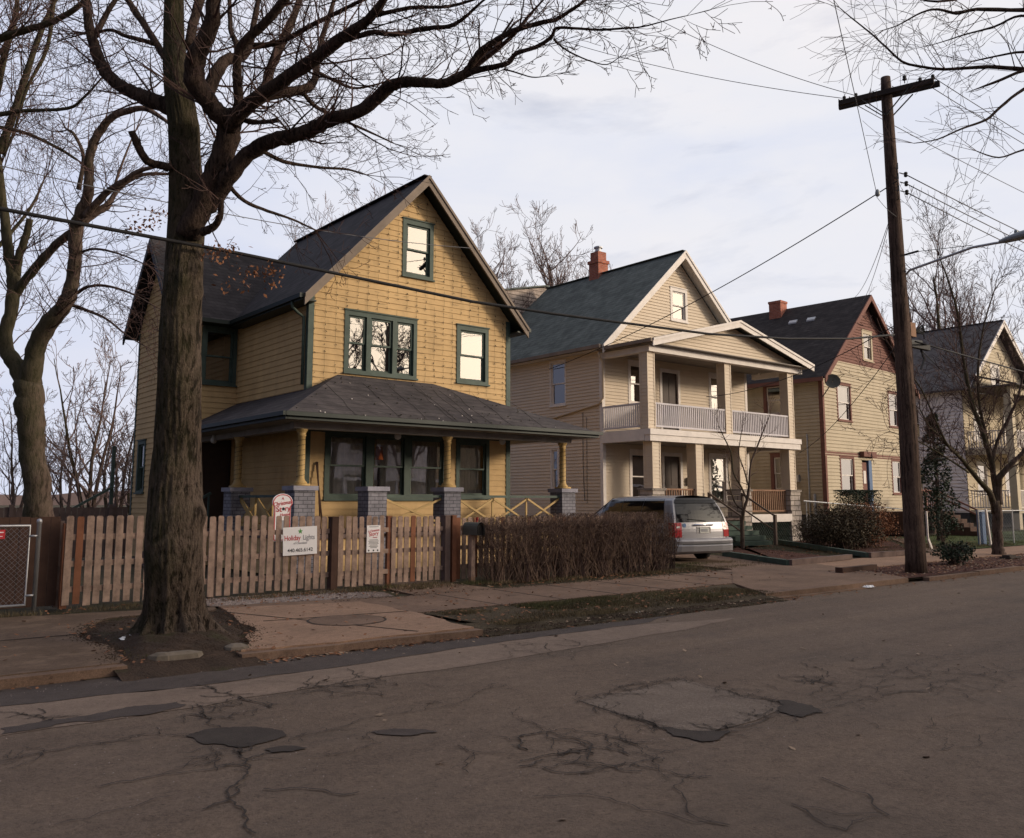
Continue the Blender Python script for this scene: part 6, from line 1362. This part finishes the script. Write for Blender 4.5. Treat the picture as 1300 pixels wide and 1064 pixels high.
# ================================================================== small fences and posts at the right
pr_ = thing('pipe_rail', 'low gray metal pipe railing above the shrubs of the pale yellow house', 'railing', (30, 18.5, 0)); a, b = aty(1020, 636, 18.5), aty(1165, 648, 18.5); mb = MB(); mb.tube([a, b], .025, 6)
mb.build('rail', M['galv'], pr_)
for t in (.02, .5, .98): p = a.lerp(b, t); mb = MB(); mb.tube([V((p.x, p.y, 0)), p], .025, 6); mb.build('post', M['galv'], pr_)
cf = thing('chain_link_fence', 'chain link fence with galvanised posts in front of the white house lawn', 'fence', (33, 14.6, 0)); mb = MB(); xs = [33.6, 36.5, 39.4, 42.3, 45.2, 48.1]
mb.tube([(xs[0], 14.6, 1.22), (xs[-1], 14.6, 1.22)], .022, 6); mb.build('rail', M['galv'], cf); mb = MB(); mesh_wire(mb, xs[0], xs[-1], .08, 1.2, 14.6, .14, .003); mb.build('wire_mesh', M['galv'], cf)
for x in xs: mb = MB(); mb.tube([(x, 14.6, 0), (x, 14.6, 1.28)], .03, 6); mb.build('post', M['galv'], cf)
p = atz(1247, 691); mb = MB(); mb.box(p.x-.10, p.x+.16, p.y-.1, p.y+.1, 0, 1.22); mb.box(p.x-.12, p.x+.18, p.y-.12, p.y+.12, 1.221, 1.25); tag(mb.build('gate_post', M['blue']), 'short faded blue post standing at the gate of the white house', 'post')
p = atz(1258, 693); mb = MB(); mb.beam((p.x, p.y, 0), (p.x-.22, p.y, 1.3), .08, .06, V((0, 1, 0))); mb.box(p.x-.07, p.x+.07, p.y-.06, p.y+.06, 0, .05); tag(mb.build('leaning_post', M['white']), 'leaning white post beside the blue gate post', 'post')
p = atz(1181, 697); mb = MB(); mb.beam((p.x+.1, p.y, 0), (p.x-.12, p.y, .35), .10, .05, V((0, 1, 0))); mb.beam((p.x-.12, p.y, .35), (p.x-.12, p.y, 1.25), .05, .05, V((0, 1, 0))); tag(mb.build('white_stake', M['white']), 'thin white bent stake right of the utility pole', 'stake')
p = atz(1074, 727); mb = MB(); mb.beam((p.x-.1, p.y+.05, .05), (p.x+1.5, p.y+.15, .05), .14, .12); mb.box(p.x-.22, p.x-.12, p.y-.05, p.y+.13, -.01, .12); tag(mb.build('landscape_timber', M['darkwood']), 'short dark log at the left tip of the leaf covered verge', 'timber', 'timbers edging the garden beds')
mb = MB(); p = atz(1283, 709); mb.box(p.x-.35, p.x+.35, p.y-.15, p.y+.15, 0, .05); mb.box(p.x-.3, p.x+.1, p.y-.1, p.y+.1, .05, .10); tag(mb.build('flat_stone', M['tar']), 'flat dark stone in the mulch beside the young tree', 'stone')

# ================================================================== BROOM on porch, litter, leaves, pebbles, grass
bm_ = thing('broom', 'pair of long dark poles leaning on the yellow wall left of the wide porch window', 'poles', (9.95, 19.8, .86))
for dx in (0, .07): mb = MB(); mb.tube([(9.98+dx, 19.6, .86), (10.02-dx*.5, 19.94, 2.55)], .018, 6); mb.build('stick', M['darkwood'], bm_)
rr = random.Random(71)
for (x, y, s, lb) in ((165, 812, .10, 'crumpled white paper on the moss beside the large tree'), (808, 781, .11, 'crumpled white and blue litter in the gutter below the verge'), (1102, 746, .12, 'flat white paper scrap in the gutter before the utility pole')):
    p = atz(x, y, .035 if x < 200 else (-.09 if x < 1000 else -.09)); mb = MB(); n = 6; pz = [[(p.x+(i/n-.5)*s*2.2, p.y+(j/n-.5)*s*1.4, p.z+.01+rr.uniform(0, .045)*(1 if 0 < i < n and 0 < j < n else .2)) for j in range(n+1)] for i in range(n+1)]
    for i in range(n):
        for j in range(n): mb.face([pz[i][j], pz[i+1][j], pz[i+1][j+1], pz[i][j+1]])
    tag(mb.build('litter', M['paper']), lb, 'litter', 'paper litter along the street')
def scatter_leaves(name, regions, mat, seed, smin=.02, smax=.045, z=.0):
    rr = random.Random(seed); mb = MB()
    for (x0, x1, y0, y1, n, zz) in regions:
        for _ in range(n):
            p = V((rr.uniform(x0, x1), rr.uniform(y0, y1), zz+rr.uniform(.003, .02))); a = rr.uniform(0, PI); s = rr.uniform(smin, smax); u = V((math.cos(a), math.sin(a), rr.uniform(-.4, .4)))*s; v = V((-math.sin(a), math.cos(a), rr.uniform(-.4, .4)))*s*.6; mb.face([p-u, p+v*.9, p+u, p-v])
    return tag(mb.build(name, mat), kind='stuff')
scatter_leaves('fallen_leaves', [(2.8, 7.2, 9.15, 9.40, 260, -.10), (-8, 2.8, 9.3, 9.62, 160, -.10), (7, 14, 9.12, 9.38, 420, -.10), (7.2, 13.5, 9.5, 11, 300, 0), (5, 10, 13.3, 14.7, 260, 0), (10.5, 17, 13.3, 14.3, 500, -.01), (2.8, 4.8, 9.4, 13, 260, .0), (5, 9, 9.6, 13.2, 120, .006), (-4, 2.8, 9.9, 14, 90, .005), (8, 17, 11.2, 13.1, 160, 0), (14, 30, 9.1, 9.38, 200, -.10), (18.5, 35, 9.6, 11.6, 1400, 0), (20, 36, 14.5, 20, 900, .03), (3, 8, 14.2, 14.8, 120, 0)], M['leaf_dead'], 72)
scatter_leaves('pale_fallen_leaves', [(3, 7, 9.2, 9.42, 120, -.10), (7, 13.5, 9.15, 9.9, 240, -.06), (8, 10.5, 13.5, 14.7, 90, 0), (18.5, 30, 9.6, 11.6, 500, 0), (-6, 2.8, 13.9, 14.6, 80, 0), (3, 18, 3, 9, 60, -.10)], M['leaf_pale'], 73)
mb = MB(); rr = random.Random(74)
def pebble(mb, p, s, rr):
    a = [p+V((math.cos(t+.5)*s*rr.uniform(.8, 1.2), math.sin(t+.5)*s*rr.uniform(.8, 1.2), 0)) for t in (0, 1.26, 2.5, 3.77, 5.03)]; t = p+V((0, 0, s*rr.uniform(.5, .9)))
    for k in range(5): mb.face([a[k], a[(k+1) % 5], t])
for _ in range(5200):
    x = rr.uniform(5.25, 8.1); y = rr.uniform(13.5, 14.85)
    if y < 13.85-.16*(x-5.2): continue
    if x > 6.9 and rr.random() < (x-6.9)/1.3: continue
    pebble(mb, V((x, y, -.006)), rr.uniform(.008, .022), rr)
tag(mb.build('gravel', M['pebble']), kind='stuff')
mb = MB()
for _ in range(1600): pebble(mb, V((rr.uniform(-5, 16), rr.uniform(4, 9.3), -.1)), rr.uniform(.003, .008), rr)
for _ in range(900): pebble(mb, V((rr.uniform(-3, 14), rr.uniform(9.0, 9.36), -.1)), rr.uniform(.004, .013), rr)
tag(mb.build('road_grit', M['pebble']), kind='stuff')
mb = MB()
for (ax_, ay_), (bx_, by_) in zip(PIT, PIT[1:]+PIT[:1]):
    for _ in range(int(260*math.hypot(bx_-ax_, by_-ay_))):
        u = rr.random(); pebble(mb, V((ax_+(bx_-ax_)*u+rr.gauss(0, .09), ay_+(by_-ay_)*u+rr.gauss(0, .07), .004 if ay_ > 9.7 or by_ > 9.7 else -.03)), rr.uniform(.005, .016), rr)
for _ in range(2200): x, y = rr.uniform(2.8, 4.9), rr.uniform(9.3, 13); pebble(mb, V((x, y, max(-.02, mound_z(x, y)-.003) if y > 9.6 else -.02-(9.6-y)*.3)), rr.uniform(.006, .02), rr)
for _ in range(2600): pebble(mb, V((rr.uniform(7, 13.4), 9.12+abs(rr.gauss(0, .18)), -.09 if rr.random() < .5 else -.05)), rr.uniform(.006, .02), rr)
for _ in range(1500): pebble(mb, V((rr.uniform(7, 17), rr.gauss(11.05, .06) if rr.random() < .5 else rr.gauss(13.2, .08), -.002)), rr.uniform(.005, .014), rr)
tag(mb.build('soil_clods', M['soil']), kind='stuff')
def grass(name, regions, mat, seed):
    rr = random.Random(seed); mb = MB()
    for (x0, x1, y0, y1, n, h, z) in regions:
        cl = [(rr.uniform(x0, x1), rr.uniform(y0, y1), rr.uniform(.15, .5)) for _ in range(int(5+(x1-x0)*(y1-y0)*1.2))]
        for _ in range(n):
            c = rr.choice(cl); x, y = rr.gauss(c[0], c[2]), rr.gauss(c[1], c[2]*.6)
            if not (x0 <= x <= x1 and y0 <= y <= y1): continue
            a = rr.uniform(0, PI); w = .004; hh = h*rr.uniform(.4, 1.2); l = V((rr.uniform(-.6, .6), rr.uniform(-.6, .6), 1))*hh; u = V((math.cos(a), math.sin(a), 0))*w; p = V((x, y, z)); mb.face([p-u, p+u, p+l])
    return tag(mb.build(name, mat), kind='stuff')
grass('dry_grass', [(7.4, 13.8, 9.35, 11.05, 46000, .038, -.012), (2.9, 3.6, 9.6, 10.2, 700, .03, .0), (8, 10.3, 13.9, 14.8, 2500, .08, 0), (10.4, 17.5, 13.5, 14.2, 5000, .07, -.01), (-3, 8, 14.25, 14.85, 6000, .09, -.01), (17, 20.5, 13.4, 15.2, 2500, .06, -.01), (24, 36, 13.8, 16, 6000, .08, 0)], M['grass'], 75)
grass('green_grass', [(8.8, 13.4, 9.7, 10.9, 9000, .045, -.006), (2.95, 3.5, 9.7, 10.3, 900, .025, .01), (8, 9, 14.3, 14.75, 700, .1, 0), (10.3, 11.2, 14.0, 14.4, 900, .08, 0), (17.0, 18.5, 14.2, 15.3, 1800, .06, 0), (30, 60, 14, 20, 16000, .07, -.01)], M['grass_g'], 76)

# ================================================================== VAN
va = math.radians(-10); VO = V((18.97, 15.38, -.01)); van = thing('parked_van', 'silver minivan parked in the driveway with its rear to the street', 'van', tuple(VO), va)
def VL(x, y, z): return V((VO.x+x*math.cos(va)-y*math.sin(va), VO.y+x*math.sin(va)+y*math.cos(va), VO.z+z))
SEC = [(.78, .24), (.90, .27), (.955, .36), (.975, .52), (.985, .72), (.975, .92), (.955, 1.05), (.925, 1.18), (.885, 1.34), (.835, 1.50), (.775, 1.62), (.68, 1.69), (.50, 1.73), (.25, 1.75), (0, 1.757)]
def lean(z): return 0 if z < .8 else (.38*((z-.8)/.95)**1.7)
def topf(y):
    if y < 3.1: return 1.757-.012*max(0, y-1.5)**2
    if y < 4.15: return 1.726-(y-3.1)/1.05*.64
    return 1.086-.20*((y-4.15)/.95)**1.5
def SP(y, x, z):
    T = topf(y); zz = z if z <= .95 else .95+(z-.95)*max(.02, (T-.95))/(1.757-.95)
    f = 1-.055*max(0, 1-y/.22)**2; f *= 1-.0*y; f *= 1-.20*max(0, (y-4.4)/.7)**2
    k = max(0, 1-y/1.2)
    return (x*f, y+lean(z)*k, zz)
ys = [0, .04, .1, .22, .5, .9, 1.3, 1.8, 2.4, 3.1, 3.4, 3.8, 4.15, 4.5, 4.8, 5.0, 5.1]
mb = MB(); sec = SEC+[(-x, z) for x, z in reversed(SEC[:-1])]
for ya, yb in zip(ys, ys[1:]):
    for (xa, za), (xb, zb) in zip(sec, sec[1:]): mb.face([VL(*SP(ya, xa, za)), VL(*SP(yb, xa, za)), VL(*SP(yb, xb, zb)), VL(*SP(ya, xb, zb))])
def wz(z):
    for (xa, za), (xb, zb) in zip(SEC, SEC[1:]):
        if za <= z <= zb: return xa+(xb-xa)*(z-za)/(zb-za)
    return SEC[0][0]
def RP(u, z, off=0):                                       # rear face point: u -1..1
    w = wz(z)*(1-.055); return VL(w*u, lean(z)-.085*(1-u*u)-off, z)
zs = [.24, .30, .4, .52, .62, .72, .8, .88, .96, 1.05, 1.14, 1.24, 1.34, 1.44, 1.54, 1.62, 1.67, 1.69]; us = [-1+i/8 for i in range(17)]
for za, zb in zip(zs, zs[1:]):
    for ua, ub in zip(us, us[1:]): mb.face([RP(ua, za), RP(ub, za), RP(ub, zb), RP(ua, zb)])
mb.face([VL(*SP(5.1, x, z)) for x, z in sec]); 
body = mb.build('body', M['vanpaint'], van, True)
mb = MB(); zz = [1.05, 1.16, 1.26, 1.36, 1.46, 1.585]
for za, zb in zip(zz, zz[1:]):
    for ua, ub in zip([-.93]+us[1:-1], us[1:-1]+[.93]): mb.face([RP(ua*1.0, za, .008), RP(ub, za, .008), RP(ub, zb, .008), RP(ua, zb, .008)])
mb.build('rear_window', M['vanglass'], van, True)
mb = MB()
for za, zb in ((1.56, 1.62), (1.62, 1.69)):
    for ua, ub in zip(us, us[1:]): mb.face([RP(ua*.96, za, .03), RP(ub*.96, za, .03), RP(ub*.93, zb, .012), RP(ua*.93, zb, .012)])
mb.build('spoiler', M['vanplastic'], van, True)
mb = MB()
for ua, ub in ((-1, -.90), (-.90, -.775), (1, .90), (.90, .775)):
    for za, zb in ((.66, .85), (.85, 1.04)): mb.face([RP(ua, za, .014), RP(ub, za, .014), RP(ub, zb, .014), RP(ua, zb, .014)])
for s in (-1, 1):
    for za, zb in ((.66, .85), (.85, 1.04)):
        for ya, yb in ((-.014, .10), (.10, .17)):
            f = lambda y, z: VL(s*(SP(max(0, y), wz(z), z)[0]+.010), y+lean(z), z); mb.face([f(ya, za), f(yb, za), f(yb, zb), f(ya, zb)])
tl_ = build_split(mb, 'tail_light', M['redlens'], van, True); mb = MB()
for s in (-1, 1): mb.face([RP(s*.95, .90, .018), RP(s*.83, .90, .018), RP(s*.83, .95, .018), RP(s*.95, .95, .018)])
mb.build('reversing_lens', M['globe'], tl_)
mb = MB()                                                    # bumper
bp = [(.24, .0), (.25, .12), (.30, .19), (.44, .215), (.47, .19), (.56, .215), (.60, .19), (.635, .10), (.635, .0)]
xs_ = [-1.0, -.97, -.85, -.5, 0, .5, .85, .97, 1.0]
for (za, oa), (zb, ob) in zip(bp, bp[1:]):
    for xa, xb in zip(xs_, xs_[1:]):
        f = lambda x, z, o: VL(x*.985, -o*(1-.45*abs(x)**4)-.05*(1-x*x)+(.16 if abs(x) == 1 else 0), z); mb.face([f(xa, za, oa), f(xb, za, oa), f(xb, zb, ob), f(xa, zb, ob)])
for s in (-1, 1):
    f = lambda y, z: VL(s*.995, y, z); mb.face([f(.1, .3), f(.55, .3), f(.55, .6), f(.1, .6)])
mb.build('rear_bumper', M['vanpaint'], van, True)
mb = MB(); f = lambda x, z, o: VL(x, -.245+.10*abs(x)**4-o*0+.0, z); 
for xa, xb in zip([-.85, -.5, 0, .5], [-.5, 0, .5, .85]): mb.face([VL(xa, -.262+.06*xa*xa, .475), VL(xb, -.262+.06*xb*xb, .475), VL(xb, -.262+.06*xb*xb, .50), VL(xa, -.262+.06*xa*xa, .50)])
mb.build('bumper_strip', M['vanplastic'], van)
mb = MB()
zs2 = [1.03, 1.16, 1.26, 1.36, 1.46, 1.56, 1.61, 1.655]
for ya, yb in ((.36, 1.42), (1.44, 2.36), (2.38, 3.35)):
    for s in (-1, 1):
        n = 6
        for i in range(n):
            for (za, zb) in zip(zs2, zs2[1:]):
                f = lambda y, z: (lambda q: VL(q[0]+s*.010, q[1], q[2]))(SP(y, s*wz(z), z))
                a, b = ya+(yb-ya)*i/n, ya+(yb-ya)*(i+1)/n; mb.face([f(a, za), f(b, za), f(b, zb), f(a, zb)])
build_split(mb, 'side_window', M['vanglass'], van, True)
mb = MB()
for x in (-.6, .6):
    pass
for i in range(6):
    a, b = -.6+i*.2, -.4+i*.2; f = lambda x, y, z: VL(x, y, z); mb.face([f(a, 3.20, 1.68), f(b, 3.20, 1.68), f(b*1.3, 4.10, 1.13), f(a*1.3, 4.10, 1.13)])
mb.build('windscreen', M['vanglass'], van, True)
mb = MB(); mb.beam(RP(-.36, .98, .03), RP(.36, .98, .03), .03, .045); mb.build('chrome_bar', M['chrome'], van, True)
mb = MB(); mb.face([RP(-.26, .76, .010), RP(.26, .76, .010), RP(.26, .93, .010), RP(-.26, .93, .010)]); rc_ = mb.build('plate_recess', M['chrome'], van)
mb = MB(); mb.face([RP(-.165, .775, .02), RP(.165, .775, .02), RP(.165, .915, .02), RP(-.165, .915, .02)]); lp_ = mb.build('number_plate', paint('plate_white', (.45, .45, .40), .5), van)
mb = MB()
for k in range(6): mb.face([RP(-.13+k*.045, .80, .024), RP(-.105+k*.045, .80, .024), RP(-.105+k*.045, .875, .024), RP(-.13+k*.045, .875, .024)])
mb.build('plate_characters', M['signgray'], lp_)
mb = MB(); mb.face([(RP(-.68, .97, .012)+(RP(-.60, .97, .012)-RP(-.68, .97, .012))*math.cos(k*PI/6)*.75+V((0, 0, .058*math.sin(k*PI/6)))) for k in range(12)]); mb.build('round_sticker', M['blue'], van)
mb = MB(); mb.beam(RP(.1, 1.08, .03), RP(-.55, 1.14, .03), .012, .015); mb.build('rear_wiper', M['vanplastic'], van)
mb = MB(); mb.beam(RP(-.93, .645, .006), RP(.93, .645, .006), .01, .012); mb.build('tailgate_gap', M['vanplastic'], van)
for s in (-1, 1):
    for y in (1.02, 4.08):
        mb = MB(); c = VL(s*.86, y, .33); ax = (VL(1, 0, 0)-VL(0, 0, 0)); mb.tube([c-ax*.11, c-ax*.08, c+ax*.08, c+ax*.11], [.29, .335, .335, .29], 22); w_ = mb.build('wheel', M['tyre'], van, True)
        mb = MB(); mb.tube([c+ax*s*.09, c+ax*s*.118], .21, 16); mb.build('rim', M['galv'], w_)
        mb = MB(); mb.tube([c+ax*s*.122-ax*s*.10, c+ax*s*.134], [.385, .385], 22); mb.build('wheel_arch', M['vanplastic'], van) if False else None
mb = MB(); mb.obox(VL(0, 2.5, .26), (VL(.85, 0, 0)-VL(0, 0, 0)), (VL(0, 2.35, 0)-VL(0, 0, 0)), V((0, 0, .05))); mb.build('underbody', M['vanplastic'], van)
for s in (-1, 1): mb = MB(); mb.obox(VL(s*1.08, 3.55, 1.12), (VL(.11, 0, 0)-VL(0, 0, 0)), (VL(0, .06, 0)-VL(0, 0, 0)), V((0, 0, .08))); mb.build('wing_mirror', M['vanpaint'], van)

# ================================================================== CAMERA, SKY, SUN
cd = bpy.data.cameras.new('camera'); cam = bpy.data.objects.new('camera', cd); C.objects.link(cam); cam.location = CAMP
cam.rotation_euler = (PI/2+_p, 0, -(PI/2-_a)); cd.sensor_width = 36; cd.lens = 36*FPX/1300; cd.shift_y = -(532-CY)/1300; cd.clip_start = .05; cd.clip_end = 3000; S.camera = cam
SUN_EL, SUN_AZ = math.radians(13), math.radians(-46)      # azimuth of the sun measured from +X
sd = V((math.cos(SUN_AZ)*math.cos(SUN_EL), math.sin(SUN_AZ)*math.cos(SUN_EL), math.sin(SUN_EL)))
ld = bpy.data.lights.new('sun', 'SUN'); lo = bpy.data.objects.new('sun', ld); C.objects.link(lo); ld.energy = 2.6; ld.angle = math.radians(8); ld.color = (1, .84, .66)
lo.rotation_euler = sd.to_track_quat('Z', 'Y').to_euler()
w = bpy.data.worlds.new('World'); S.world = w; w.use_nodes = True; t = w.node_tree; N = t.nodes; Lk = t.links
bg = N['Background']; bg.inputs['Strength'].default_value = .1
tc = N.new('ShaderNodeTexCoord'); sky = N.new('ShaderNodeTexSky'); sky.sky_type = 'NISHITA'; sky.sun_disc = False; sky.sun_elevation = SUN_EL; sky.sun_rotation = PI/2-SUN_AZ; sky.air_density = 1.2; sky.dust_density = 1.5
mp = N.new('ShaderNodeMapping'); mp.inputs['Scale'].default_value = (1.3, 1.3, 4.2); mp.inputs['Location'].default_value = (.9, .55, .1); Lk.new(tc.outputs['Generated'], mp.inputs[0])
def wn(scale, det, rough, dist=.3):
    n = N.new('ShaderNodeTexNoise'); n.inputs['Scale'].default_value = scale; n.inputs['Detail'].default_value = det; n.inputs['Roughness'].default_value = rough; n.inputs['Distortion'].default_value = dist; Lk.new(mp.outputs[0], n.inputs['Vector']); return n.outputs['Fac']
def wr(f, stops):
    r = N.new('ShaderNodeValToRGB'); e = r.color_ramp.elements
    while len(e) < len(stops): e.new(.5)
    for i, (p, c) in enumerate(stops): e[i].position = p; e[i].color = (*c, 1)
    Lk.new(f, r.inputs[0]); return r.outputs[0]
def wm(fac, a, b, mode='MIX'):
    m = N.new('ShaderNodeMix'); m.data_type = 'RGBA'; m.blend_type = mode
    for s, v in ((m.inputs['Factor'], fac), (m.inputs['A'], a), (m.inputs['B'], b)):
        if isinstance(v, bpy.types.NodeSocket): Lk.new(v, s)
        elif isinstance(v, (int, float)): s.default_value = v
        else: s.default_value = (*v, 1)
    return m.outputs[2]
cl = wr(wn(2.2, 9, .55), [(.32, (.77, .80, .91)), (.48, (.85, .855, .915)), (.60, (.88, .87, .91)), (.76, (.93, .90, .92))])
cl = wm(1.0, cl, (9.9, 9.9, 9.9), 'MULTIPLY')
thin = wr(wn(1.5, 7, .6), [(.30, (.35, .35, .35)), (.43, (0, 0, 0))])
skyb = wm(1.0, sky.outputs[0], (.8, .85, 1.1), 'MULTIPLY'); 
allc = wm(thin, cl, wm(.5, skyb, (3.0, 3.9, 6.6)))
# left part of the sky (towards +Y, away from the sun) is a darker blue gray
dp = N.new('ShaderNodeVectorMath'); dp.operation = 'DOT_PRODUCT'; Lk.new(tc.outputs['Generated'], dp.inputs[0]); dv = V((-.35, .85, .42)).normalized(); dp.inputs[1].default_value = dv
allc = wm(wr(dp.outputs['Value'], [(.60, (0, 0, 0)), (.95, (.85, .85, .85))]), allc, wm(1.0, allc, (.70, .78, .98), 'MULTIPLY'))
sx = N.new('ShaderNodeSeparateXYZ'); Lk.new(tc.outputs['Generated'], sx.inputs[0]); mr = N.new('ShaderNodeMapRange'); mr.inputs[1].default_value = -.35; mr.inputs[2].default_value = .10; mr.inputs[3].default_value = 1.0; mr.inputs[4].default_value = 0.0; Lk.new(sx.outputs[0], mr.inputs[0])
allc = wm(mr.outputs[0], allc, wm(1.0, allc, (.32, .34, .41), 'MULTIPLY'))                 # unseen sky left of the camera is dimmed to deepen shade on side walls
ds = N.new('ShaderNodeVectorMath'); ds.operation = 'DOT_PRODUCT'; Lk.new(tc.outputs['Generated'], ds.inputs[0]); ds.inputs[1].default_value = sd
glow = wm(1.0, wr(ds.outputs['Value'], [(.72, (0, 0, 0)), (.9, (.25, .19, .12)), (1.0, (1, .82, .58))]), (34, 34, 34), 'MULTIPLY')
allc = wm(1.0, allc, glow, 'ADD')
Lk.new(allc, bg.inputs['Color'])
S.view_settings.view_transform = 'Standard'; S.view_settings.look = 'None'; S.view_settings.exposure = 0; S.view_settings.gamma = 1
S.render.film_transparent = False
